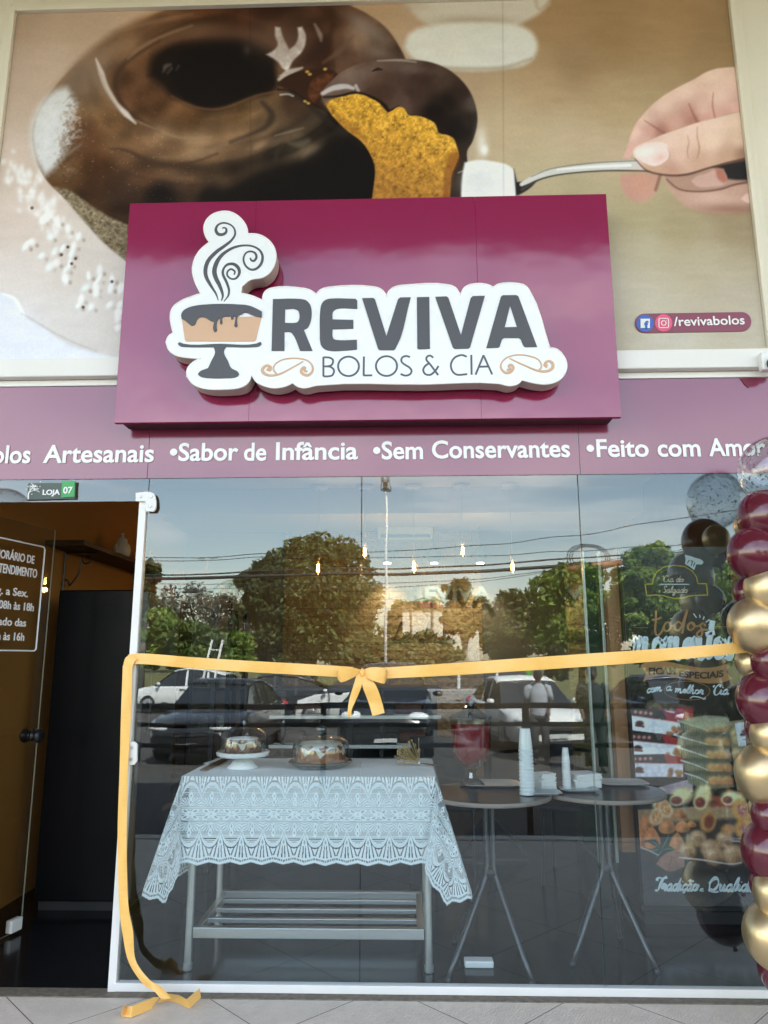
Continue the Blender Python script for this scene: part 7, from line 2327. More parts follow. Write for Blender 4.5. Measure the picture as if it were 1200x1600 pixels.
strip(mb, [(192, 1040), (189, 1120), (187, 1200), (184, 1290), (184.5, 1360), (186.5, 1420), (192, 1462), (201, 1503), (223, 1537), (240, 1548), (252, 1562)],
      [(207, 1040), (204.5, 1120), (200, 1200), (198, 1290), (198.5, 1360), (201, 1418), (208, 1456), (212, 1500), (233, 1530), (252, 1542), (268, 1560)],
      [-.036, -.04, -.04, -.045, -.05, -.055, -.06, -.065, -.085, -.10, -.115], bow=.004)
ribbon_obj(mb, 'falling_tail', rb)


def fstrip(mb, A_, B_, zA, zB):
    g_ = []
    for a, b, u, v in zip(A_, B_, zA, zB):
        p, q = PZ(a[0], a[1], u), PZ(b[0], b[1], v)
        g_.append([tuple(p * (1 - t) + q * t) for t in (0, .5, 1)])
    mb.sheet(g_)


mb = MB()
fstrip(mb, [(258, 1552), (280, 1555), (293, 1562), (297, 1575)], [(246, 1567), (262, 1564), (276, 1567), (296, 1576)], [.02, .012, .02, .006], [.003, .003, .003, .003])
fstrip(mb, [(293, 1560), (312, 1544)], [(297, 1575.5), (314, 1559)], [.045, .05], [.004, .006])
fstrip(mb, [(250, 1558), (240, 1558), (207, 1572), (198, 1573)], [(243, 1567), (236, 1577), (205, 1590), (190, 1588)], [.03, .045, .045, .03], [.004, .004, .004, .004])
fstrip(mb, [(198, 1573), (195, 1570)], [(190.5, 1588), (188.5, 1586)], [.03, .046], [.004, .02])
ribbon_obj(mb, 'floor_curl', rb)
bw = MB()
yb0 = -.05
strip(bw, [(566, 1047), (553, 1043.5), (540, 1044), (529, 1047), (526, 1052)], [(563, 1054), (553, 1058), (543, 1063), (533, 1066), (528, 1062)], [yb0 - .012, yb0 - .030, yb0 - .036, yb0 - .026, yb0 - .01], n=5, bow=.002)
strip(bw, [(526, 1052), (532, 1064), (546, 1061), (561, 1054)], [(526, 1048), (535, 1050), (549, 1049), (562, 1049)], [yb0 - .012, yb0 + .004, yb0 + .010, yb0 - .004], n=5)
strip(bw, [(566, 1047), (578, 1043), (592, 1042.5), (602, 1046), (604, 1055)], [(567, 1054), (577, 1061), (590, 1066), (600, 1068), (603, 1064)], [yb0 - .012, yb0 - .034, yb0 - .042, yb0 - .030, yb0 - .01], n=5, bow=.002)
strip(bw, [(603, 1064), (594, 1061), (582, 1056), (570, 1051)], [(604, 1048), (592, 1046), (580, 1046), (570, 1047)], [yb0 - .012, yb0 + .004, yb0 + .010, yb0 - .004], n=5)
strip(bw, [(558, 1052), (552, 1072), (546, 1092), (543.5, 1110), (544, 1121)], [(567, 1053), (565, 1072), (556, 1094), (550, 1108), (549, 1119)], [yb0 - .014, yb0 - .022, yb0 - .016, yb0 - .026, yb0 - .018], n=5, bow=.002)
strip(bw, [(563, 1053), (567, 1074), (576, 1098), (582, 1119)], [(574, 1053), (588, 1072), (596, 1094), (601, 1114)], [yb0 - .014, yb0 - .030, yb0 - .018, yb0 - .026], n=5, bow=.003)
ribbon_obj(bw, 'bow', rb)
kc = P(566, 1051, yb0 - .02)
o = MB().ell(tuple(kc), .012, .008, .019, 14, 10).build('knot', GOLD_RIB, rb, smooth=True)

# ================================================================== balloons
BURG = mat('burgundy_latex', (0.105, 0.008, 0.022), 0.16, spec=0.7, coat=0.4, var=0.08, vscale=3)
GOLDB = mat('gold_chrome_latex', (0.68, 0.53, 0.31), 0.34, metal=0.9, var=0.06, vscale=4)
CLEARB = mat_clear('clear_latex', (0.86, 0.885, 0.90), 0.09, pw_=2.4)
CONF = mat('black_gold_confetti', (0.10, 0.075, 0.03), 0.3, metal=0.6, var=0.5)


def balloon(px, py, rpx, y, kind, label, ez=1.1):
    c = P(px, py, y)
    d = math.hypot(c[0] - CAM[0], c[1] - CAM[1])
    r = rpx / FPX * math.sqrt((c[1] - CAM[1]) ** 2 + (c[0]) ** 2 + (c[2] - CAM[2]) ** 2)
    o = thing('balloon', label, 'balloon', tuple(c), 'balloons of the column by the glass')
    tilt = Euler((random.uniform(-.5, .5), random.uniform(-.5, .5), random.uniform(0, 6))).to_matrix()
    mb = MB()
    prof = [(0.002, -r * ez * 1.12), (r * .12, -r * ez * 1.08), (r * .36, -r * ez * .94)]
    for t in np.linspace(-1.15, PI / 2, 16):
        prof.append((max(r * math.cos(t), 0.001) * (1 if t > 0 else 1 - .06 * math.sin(-t)), r * ez * math.sin(t)))
    mb.lathe(prof, 32, (0, 0, 0), cap=False)
    mb.v = [tuple(Vector(c) + tilt @ Vector(v)) for v in mb.v]
    b_ = mb.build('skin', {'b': BURG, 'g': GOLDB, 'c': CLEARB}[kind], o, smooth=True)
    kn_ = MB().lathe([(.004, -r * ez * 1.11), (.009, -r * ez * 1.16), (.005, -r * ez * 1.18), (.012, -r * ez * 1.24)], 10, (0, 0, 0))
    kn_.v = [tuple(Vector(c) + tilt @ Vector(v)) for v in kn_.v]
    kn_.build('knot', {'b': BURG, 'g': GOLDB, 'c': CLEARB}[kind], o, smooth=True)
    if kind == 'c':
        cf = MB()
        rr = np.random.default_rng(abs(int(px)))
        for k in range(420):
            v = rr.normal(0, 1, 3)
            v = v / np.linalg.norm(v)
            v[2] *= ez
            q = Vector(c) + Vector(v * r * .985)
            n_ = Vector(v).normalized()
            u = n_.orthogonal().normalized()
            w = n_.cross(u)
            s_ = .0016 + .0030 * rr.random()
            a = rr.random() * 6
            e1, e2 = u * math.cos(a) + w * math.sin(a), w * math.cos(a) - u * math.sin(a)
            cf.add([q - e1 * s_ - e2 * s_ * .6, q + e1 * s_ - e2 * s_ * .6, q + e1 * s_ + e2 * s_ * .6, q - e1 * s_ + e2 * s_ * .6], [(0, 1, 2, 3)])
        x = cf.build('confetti', CONF, o)
        x['kind'] = 'stuff'
    return o


Yb = -0.30
for px, py, r, y, k, lab in [
    (1207, 736, 45, Yb, 'c', 'clear balloon filled with dark confetti at the top of the column'),
    (1198, 811, 38, Yb - .02, 'b', 'large burgundy balloon just below the clear confetti balloon'),
    (1172, 822, 21, Yb + .12, 'g', 'small gold balloon peeking out between the two uppermost burgundy balloons'),
    (1181, 868, 37, Yb - .05, 'b', 'large burgundy balloon second from the top of the column'),
    (1172, 926, 22, Yb + .09, 'b', 'small burgundy balloon beside the upper gold balloon'),
    (1202, 919, 33, Yb - .06, 'g', 'gold balloon under the second burgundy balloon, cut by the right edge'),
    (1180, 978, 36, Yb - .04, 'g', 'large gold balloon where the ribbon ends'),
    (1176, 1037, 22, Yb + .08, 'g', 'small gold balloon just below the ribbon end'),
    (1210, 1036, 30, Yb - .04, 'b', 'burgundy balloon beside the small gold one below the ribbon'),
    (1195, 1094, 37, Yb - .03, 'b', 'large burgundy balloon level with the printed banner words'),
    (1188, 1139, 20, Yb + .08, 'b', 'small burgundy balloon beside the printed carton label'),
    (1210, 1151, 30, Yb - .05, 'g', 'gold balloon at the right edge beside the printed clear boxes'),
    (1194, 1210, 37, Yb - .02, 'g', 'large gold balloon in front of the printed sausage rolls'),
    (1192, 1265, 18, Yb + .08, 'g', 'small gold balloon under the large lower gold balloon'),
    (1208, 1274, 27, Yb - .04, 'b', 'burgundy balloon at the right edge beside the printed fried snacks'),
    (1206, 1332, 37, Yb - .02, 'b', 'large burgundy balloon lowest of its colour'),
    (1196, 1384, 19, Yb + .08, 'b', 'small burgundy balloon at the end of the lowest printed line'),
    (1212, 1394, 27, Yb - .05, 'g', 'gold balloon at the right edge below the lowest large burgundy one'),
    (1211, 1464, 37, Yb - .02, 'g', 'large gold balloon lowest in the column near the ground'),
]:
    balloon(px, py, r, y, k, lab)
# balloons just past the edge of the frame: the glass mirrors them
for px, py, r, k, lab in ((1236, 1516, 37, 'b', 'burgundy balloon on the ground at the foot of the column, seen mirrored in the glass'), (1262, 1420, 36, 'b', 'burgundy balloon behind the lowest gold one, seen mirrored in the glass'),
                          (1268, 1250, 34, 'b', 'burgundy balloon at the outer side of the column halfway up'), (1266, 1120, 34, 'g', 'gold balloon at the outer side of the column'), (1264, 960, 34, 'b', 'burgundy balloon at the outer side of the column under the ribbon level')):
    balloon(px, py, r, Yb, k, lab)
balloon(-118, 765, 44, -.32, 'c', 'clear confetti balloon seen reflected in the pane above the doorway')
# ================================================================== the street across from the shop (seen in the glass)
BARK = mat('grey_bark', (0.16, 0.12, 0.09), 0.9, var=0.3, vscale=8, bump=0.01, bscale=20)
PALEBARK = mat('pale_bark', (0.36, 0.30, 0.23), 0.9, var=0.25, vscale=8)
LEAF = {
    'dark': mat_leaf('dark_leaves', (0.028, 0.046, 0.010), (0.06, 0.082, 0.018), (0.13, 0.13, 0.035)),
    'olive': mat_leaf('olive_leaves', (0.050, 0.072, 0.014), (0.105, 0.135, 0.028), (0.22, 0.23, 0.07)),
    'green': mat_leaf('fresh_leaves', (0.05, 0.11, 0.010), (0.13, 0.22, 0.022), (0.28, 0.34, 0.05)),
    'lime': mat_leaf('lime_leaves', (0.05, 0.085, 0.012), (0.10, 0.145, 0.02), (0.20, 0.23, 0.045)),
    'brown': mat_leaf('brownish_leaves', (0.055, 0.040, 0.022), (0.10, 0.072, 0.038), (0.16, 0.115, 0.065)),
    'gold': mat_leaf('golden_leaves', (0.10, 0.085, 0.02), (0.20, 0.16, 0.04), (0.32, 0.25, 0.08)),
}
GZ = -0.45


def leaf_cloud(centres, radii, n, size, seed, up=0.35):
    r = np.random.default_rng(seed)
    k = len(centres)
    wts = np.array([a[0] * a[1] * a[2] for a in radii]) ** (2 / 3)
    ci = r.choice(k, n, p=wts / wts.sum())
    v = r.normal(0, 1, (n, 3))
    v /= np.linalg.norm(v, axis=1)[:, None]
    rad = 1 - 0.55 * r.random(n) ** 2.2
    C = np.array(centres)[ci] + v * np.array(radii)[ci] * rad[:, None]
    nrm = v * 0.7 + r.normal(0, .6, (n, 3)) + np.array([0, 0, up])
    nrm /= np.linalg.norm(nrm, axis=1)[:, None]
    t = np.cross(nrm, r.normal(0, 1, (n, 3)))
    t /= np.linalg.norm(t, axis=1)[:, None]
    b = np.cross(nrm, t)
    s = size * (0.6 + 0.9 * r.random(n))[:, None]
    co = np.stack([C - t * s, C + b * s * .42, C + t * s - nrm * s * .25, C - b * s * .42], 1).reshape(-1, 3)
    return co, np.arange(n * 4).reshape(n, 4)


def tree(px, py_top, yv, wpx, py_bot_crown, kind, label, seed, trunk=True, name='tree', n=5200, leaf=0.20, lob=16, group='trees across the street', bark=None, squash=1.0, base=None):
    """a tree that stands yv metres in front of the glass; measures are those of its mirror image"""
    r = np.random.default_rng(seed)
    top = mirror(px, py_top, yv)
    bot = mirror(px, py_bot_crown, yv)
    gz = GZ if base is None else base
    w = abs(mirror(px + wpx / 2, py_top, yv)[0] - mirror(px - wpx / 2, py_top, yv)[0]) / 2
    x, y = top[0], top[1]
    zt, zb = top[2], max(bot[2], gz + .1)
    h = zt - zb
    o = thing(name, label, 'tree' if name == 'tree' or name == 'palm' else 'bush', (x, y, gz), group)
    cs, rs = [], []
    lob = int(lob * 1.9)
    for k in range(lob):
        a = r.random() * 2 * PI
        f = (k + .5) / lob
        zz = zb + h * (0.10 + 0.80 * f)
        env = math.sqrt(max(0.04, 1 - (2 * f - 0.85) ** 2 / 1.45)) * (0.82 + 0.3 * math.sin(a * 2 + seed) * r.random())
        d = w * env * (0.35 + 0.55 * math.sqrt(r.random()))
        rr = 0.13 + 0.19 * r.random() ** 1.5
        if k % 5 == 4:
            d *= 1.22
            rr *= .62
        cs.append((x + math.cos(a) * d, y + math.sin(a) * d * .9, zz))
        rs.append((w * rr * 1.15, w * rr * 1.15, min(h * .2, w * rr * .9) * squash))
    cs.append((x, y, zb + h * .5))
    rs.append((w * .45, w * .45, h * .34))
    cs.append((x + w * .08, y, zt - h * .16))
    rs.append((w * .26, w * .26, h * .13))
    co, q = leaf_cloud(cs, rs, n, leaf, seed)
    crown = grid_mesh('crown', co - np.array([x, y, gz]), q, LEAF[kind], o)
    if trunk:
        mb = MB()
        hb = zb + h * .45 - gz
        tr_ = max(.05, hb * .035)
        pts = [(x + r.normal(0, .03) * k, y, gz + hb * k / 5) for k in range(6)]
        mb.tube(pts, [tr_ * (1.35 - .16 * k) for k in range(6)], 8)
        for k in range(7):
            c = cs[r.integers(0, lob)]
            s_ = pts[2 + int(r.integers(0, 3))]
            mid = ((s_[0] + c[0]) / 2 + r.normal(0, .1), (s_[1] + c[1]) / 2, (s_[2] + c[2]) / 2 + .15)
            mb.tube([s_, mid, c], [tr_ * .55, tr_ * .38, tr_ * .12], 6)
        mb.build('trunk', bark or BARK, o, smooth=True)
    return o


tree(492, 822, 33, 215, 1052, 'olive', 'biggest tree with a broad rounded olive crown reaching down to the cars', 101, n=26000, leaf=0.135, lob=40, bark=PALEBARK)
tree(425, 866, 31, 130, 1052, 'dark', 'dark green bushy tree at the left flank of the biggest tree', 102, n=13000, leaf=0.12, lob=26)
tree(232, 868, 40, 52, 985, 'dark', 'dark conical tree at the left edge of the shop glass', 103, n=3000, leaf=0.18, lob=12)
tree(290, 908, 60, 150, 1045, 'brown', 'thin brownish tree far behind the green bushes at left', 104, n=5000, leaf=0.18, lob=20)
tree(355, 922, 55, 115, 1050, 'brown', 'bare looking brown tree between the left bushes and the biggest tree', 105, n=3600, leaf=0.17, lob=18)
tree(305, 975, 30, 160, 1052, 'lime', 'lime green bush left of the ladder', 106, trunk=False, name='bush', n=4200, leaf=0.13, lob=14, group='bushes across the street')
tree(255, 945, 38, 90, 1050, 'green', 'rounded mid green bush behind the lime green bush', 107, trunk=False, name='bush', n=3200, leaf=0.15, lob=12, group='bushes across the street')
tree(372, 985, 28, 70, 1055, 'green', 'fresh green bush at the foot of the ladder', 117, trunk=False, name='bush', n=2600, leaf=0.12, lob=10, group='bushes across the street')
tree(722, 898, 46, 82, 1000, 'gold', 'slender golden green tree with an open crown standing on the meadow', 108, n=3300, leaf=0.19, lob=15, bark=PALEBARK)
tree(800, 912, 52, 125, 1030, 'olive', 'broad olive tree between the golden tree and the bright green tree', 109, n=4000, leaf=0.22, lob=16)
tree(900, 874, 27, 185, 1046, 'green', 'large bright green tree beside the middle glass joint', 110, n=15000, leaf=0.12, lob=26)
tree(1015, 838, 24, 190, 1050, 'green', 'largest bright green tree behind the printed freezer front', 111, n=15000, leaf=0.12, lob=26)
tree(1120, 866, 26, 170, 1050, 'green', 'bright green tree at the right behind the balloon column', 112, n=8000, leaf=0.13, lob=18)
tree(655, 985, 26, 150, 1058, 'olive', 'long olive hedge like bush under the distant house', 113, trunk=False, name='bush', n=5200, leaf=0.12, lob=16, group='bushes across the street')
tree(575, 985, 27, 120, 1058, 'olive', 'olive bush at the foot of the lamp post', 114, trunk=False, name='bush', n=3600, leaf=0.12, lob=12, group='bushes across the street')
tree(795, 982, 30, 80, 1042, 'lime', 'yellow green bush on the meadow right of the olive hedge', 115, trunk=False, name='bush', n=2800, leaf=0.12, lob=12, group='bushes across the street')
tree(870, 1010, 25, 60, 1062, 'dark', 'small dark bush in front of the bright green tree', 116, trunk=False, name='bush', n=2000, leaf=0.11, lob=9, group='bushes across the street')
for k, (px, pt, yv, w, kind, lab) in enumerate([(560, 935, 120, 110, 'olive', 'distant olive tree row far left of the pale house'), (620, 938, 118, 60, 'dark', 'distant dark tree beside the left end of the pale house'),
                                               (700, 945, 115, 60, 'dark', 'distant dark tree right of the pale house'), (760, 950, 130, 90, 'olive', 'distant olive tree behind the golden tree'),
                                               (850, 950, 125, 110, 'dark', 'distant dark tree behind the broad olive tree')]):
    tree(px, pt, yv, w, 1010, kind, lab, 130 + k, trunk=False, n=1100, leaf=0.55, lob=10, group='distant trees beyond the meadow')


def palm(px, py, yv, label, seed, span):
    r = np.random.default_rng(seed)
    c = mirror(px, py, yv)
    o = thing('palm', label, 'tree', (c[0], c[1], GZ), 'palms across the street')
    MB().tube([(c[0], c[1], GZ), (c[0] + .1, c[1], (c[2] + GZ) / 2), tuple(c)], [.16, .13, .11], 8).build('trunk', BARK, o, smooth=True)
    mb = MB()
    for k in range(16):
        a = 2 * PI * k / 16 + r.normal(0, .12)
        el = r.uniform(.1, .9)
        L = span * r.uniform(.8, 1.1)
        pts = []
        for t in np.linspace(0, 1, 7):
            pts.append(Vector((c[0] + math.cos(a) * L * t * math.cos(el * .6), c[1] + math.sin(a) * L * t * math.cos(el * .6), c[2] + L * (math.sin(el) * t - .75 * t * t))))
        for i in range(1, 7):
            t = (pts[i] - pts[i - 1]).normalized()
            s = t.cross(Vector((0, 0, 1))).normalized()
            for sg in (-1, 1):
                for q in (0.0, .5):
                    p = pts[i - 1].lerp(pts[i], q)
                    e = p + s * sg * span * .24 * (1 - i / 9) + t * span * .12 - Vector((0, 0, span * .06))
                    mb.add([p, p + t * span * .045, e], [(0, 1, 2)])
    mb.build('crown', LEAF['green'], o)
    return o


palm(388, 912, 36, 'palm with drooping fronds beside the dark bushy tree', 201, 1.9)
palm(640, 945, 70, 'small distant palm above the pale house roof at left', 202, 1.9)
palm(673, 940, 66, 'taller distant palm above the pale house roof at right', 203, 2.0)

# pale house far behind
hs = mirror(660, 960, 90)
HW = mat('pale_house_wall', (0.66, 0.60, 0.50), 0.8, var=0.05)
TILE = mat('red_roof_tile', (0.34, 0.11, 0.06), 0.8, var=0.2)
hx0, hx1 = mirror(628, 960, 90)[0], mirror(690, 960, 90)[0]
hz = mirror(660, 951, 90)[2]
hh_ = thing('house', 'pale low house with a red tiled roof beyond the meadow', 'house', (hs[0], -92, GZ))
MB().box(hx0, hx1, -97, -90, GZ, hz).build('wall', HW, hh_)
MB().add([(hx0 - .4, -89.6, hz + .002), (hx1 + .4, -89.6, hz + .002), (hx1 + .4, -97.4, hz + .002), (hx0 - .4, -97.4, hz + .002), (hx0 + 1, -93.5, hz + 1.1), (hx1 - 1, -93.5, hz + 1.1)], [(0, 3, 2, 1), (0, 1, 5, 4), (2, 3, 4, 5), (0, 4, 3), (1, 2, 5)]).build('roof', TILE, hh_)
DKW = mat('dark_window', (0.03, 0.035, 0.04), 0.15, spec=0.8)
for q in range(3):
    x = hx0 + 1 + q * 1.5
    MB().box(x, x + .8, -89.985, -89.9, 1.6, 2.8).build('window', DKW, hh_)
h2 = thing('house', 'white roofed building partly hidden by the golden tree', 'house', (mirror(712, 960, 110)[0], -112, GZ))
a, b = mirror(694, 955, 110), mirror(745, 952, 110)
MB().box(a[0], b[0], -118, -110, GZ, a[2]).build('wall', HW, h2)
MB().add([(a[0] - .5, -109.5, a[2]), (b[0] + .5, -109.5, a[2]), (b[0] + .5, -118.5, a[2] + 1.6), (a[0] - .5, -118.5, a[2] + 1.6), (a[0] - .5, -109.5, a[2] + .2), (b[0] + .5, -109.5, a[2] + .2), (b[0] + .5, -118.5, a[2] + 1.8), (a[0] - .5, -118.5, a[2] + 1.8)],
         [(0, 3, 2, 1), (4, 5, 6, 7), (0, 1, 5, 4), (1, 2, 6, 5), (2, 3, 7, 6), (3, 0, 4, 7)]).build('roof', mat('white_roof', (.7, .7, .68), .6), h2)

# lamp post, street lights, cables
PWHITE = mat('white_pole_paint', (0.74, 0.73, 0.70), 0.5, var=0.08)
pb = mirror(602.5, 765, 15.0)
lp = thing('lamp_post', 'slim white lamp post with a black cage lantern in the car park', 'lamp post', (pb[0], pb[1], LOT_Z))
MB().tube([(pb[0], pb[1], LOT_Z), (pb[0], pb[1], pb[2])], [.038, .03], 12).build('pole', PWHITE, lp, smooth=True)
MB().lathe([(0.1, 0), (.1, .02), (.06, .04), (.045, .2)], 16, (pb[0], pb[1], LOT_Z)).build('base_plate', PWHITE, lp)
ct = MB()
ztop = mirror(602.5, 738, 15.0)[2]
for k in range(6):
    a = k * PI / 3
    ct.tube([(pb[0] + .14 * math.cos(a), pb[1] + .14 * math.sin(a), pb[2] + .01), (pb[0] + .07 * math.cos(a), pb[1] + .07 * math.sin(a), ztop + .05)], .011, 6)
for rr_, zz in ((.14, pb[2] + .01), (.105, (pb[2] + ztop) / 2 + .03), (.07, ztop + .05)):
    ct.tube([(pb[0] + rr_ * math.cos(t), pb[1] + rr_ * math.sin(t), zz) for t in np.linspace(0, 2 * PI, 20, endpoint=False)], .012, 6, closed=True)
ct.build('cage', BLACK, lp)
MB().lathe([(.02, -.02), (.05, .0), (.05, .08), (.03, .1), (.045, .14), (.045, .22), (.02, .25)], 14, (pb[0], pb[1], pb[2])).build('lamp', BLACKM, lp)
MB().lathe([(.11, .0), (.09, .04), (.0, .09)], 16, (pb[0], pb[1], ztop + .055)).build('cap', BLACK, lp)
for px, py, yv, lab in ((326, 872, 75, 'tall double armed street light over the brown trees'), (530 + 200, 950, 62, 'short pale street light on the meadow in front of the houses')):
    c = mirror(px, py, yv)
    o = thing('street_light', lab, 'street light', (c[0], c[1], GZ))
    MB().tube([(c[0], c[1], GZ), (c[0], c[1], c[2])], .07, 8).build('pole', PWHITE, o)
    m_ = MB()
    for sg in (-1, 1):
        m_.box(c[0] + sg * .7 - .35, c[0] + sg * .7 + .35, c[1] - .15, c[1] + .15, c[2] + .02, c[2] + .12)
    m_.box(c[0] - .6, c[0] + .6, c[1] - .04, c[1] + .04, c[2] - .02, c[2] + .018)
    m_.build('lamp_head', GALV, o)
CAB = mat('black_cable', (0.022, 0.021, 0.02), 0.6)
for ptsx, rad, lab in (
    ([(-500, 905), (240, 903), (420, 901.5), (560, 899), (640, 897), (760, 890), (1000, 876), (1250, 862), (1700, 830)], .075, 'thick bundle of telephone cables sagging across the street'),
    ([(-500, 868), (220, 870), (420, 868), (600, 863), (720, 856), (900, 836), (1100, 806), (1500, 745)], .016, 'topmost thin power line across the street'),
    ([(-500, 873), (220, 875), (420, 873), (620, 872), (800, 866), (1000, 853), (1300, 826)], .014, 'second thin power line close under the topmost one'),
    ([(-500, 890), (240, 897), (420, 893), (560, 891), (680, 886), (830, 876), (1000, 864), (1300, 836)], .034, 'medium black cable just above the thick bundle'),
    ([(-500, 906), (260, 912), (420, 914), (560, 914), (700, 907), (840, 892), (1000, 870), (1300, 824)], .014, 'thin cable hanging just below the thick bundle'),
    ([(-500, 925), (300, 920), (500, 921), (620, 919), (760, 905), (900, 884), (1300, 812)], .012, 'lowest thin cable across the street')):
    pts = [mirror(a, b, 27.0) for a, b in ptsx]
    mb = MB().tube([tuple(q) for q in cr_open(pts, 8)], rad, 6)
    o = mb.build('overhead_cable', CAB, None, smooth=True, loc=tuple(pts[2]))
    tag(o, lab, 'cable', 'overhead cables across the street')
jb = mirror(930, 884, 26.8)
o = thing('cable_splice', 'orange brown splice box with coiled cable hanging on the overhead cables', 'splice box', tuple(jb))
MB().tube([(jb[0] - 1.3, jb[1], jb[2] - .12), (jb[0] - .5, jb[1], jb[2] - .1), (jb[0] + .2, jb[1], jb[2]), (jb[0] + 1.2, jb[1], jb[2] + .15)], [.1, .17, .2, .1], 10).build('splice_case', mat('rust_orange_case', (0.28, 0.12, 0.05), .6), o, smooth=True)
for k in range(3):
    MB().tube([(jb[0] - .2 + (.75 + .1 * k) * math.cos(t), jb[1] - .05 * k, jb[2] + .35 + (.5 + .06 * k) * math.sin(t)) for t in np.linspace(0, 2 * PI, 24, endpoint=False)], .02, 5, closed=True).build('cable_coil', CAB, o)

# guard rail at the edge of the car park
gr = thing('guard_rail', 'low black metal guard rail along the edge of the car park', 'railing', (0, -4.95, LOT_Z))
for z in (.86, .66, .44):
    MB().tube([(-9, -4.95, z), (9, -4.95, z)], .024 if z < .8 else .032, 8).build('rail', BLACKM, gr)
for k in range(-4, 5):
    MB().box(k * 2.2 - .93, k * 2.2 - .87, -4.99, -4.91, LOT_Z, .86).build('post', BLACKM, gr)

# ladder leaning by the bushes
lb_ = mirror(300, 1085, 20)
lt_ = mirror(336, 1000, 21)
la = thing('ladder', 'pale aluminium ladder leaning in front of the bushes', 'ladder', tuple(lb_))
off = Vector((.42, 0, 0))
A1, B1 = Vector(tuple(lb_)), Vector(tuple(lt_))
A1.z = LOT_Z
for s in (0, 1):
    MB().bar(A1 + off * s, B1 + off * s * .8, .06, .04).build('rail', PWHITE, la)
for k in range(1, 8):
    p = A1.lerp(B1, k / 8)
    MB().bar(p + off * .06, p + off * .86, .035).build('rung', PWHITE, la)

# ------------------------------------------------------------------ cars
RUB = mat('tyre_rubber', (0.015, 0.015, 0.015), 0.8)
RIM = mat('alloy_rim', (0.5, 0.5, 0.52), 0.3, metal=0.9)
CGL = mat('car_window', (0.02, 0.024, 0.027), 0.05, spec=0.9)
HEADL = mat('headlamp_lens', (0.75, 0.77, 0.78), 0.1, spec=0.9)
TAILL = mat('tail_lamp_lens', (0.50, 0.02, 0.02), 0.15, spec=0.8)
PLATE = mat('grey_number_plate', (0.55, 0.56, 0.56), 0.5)


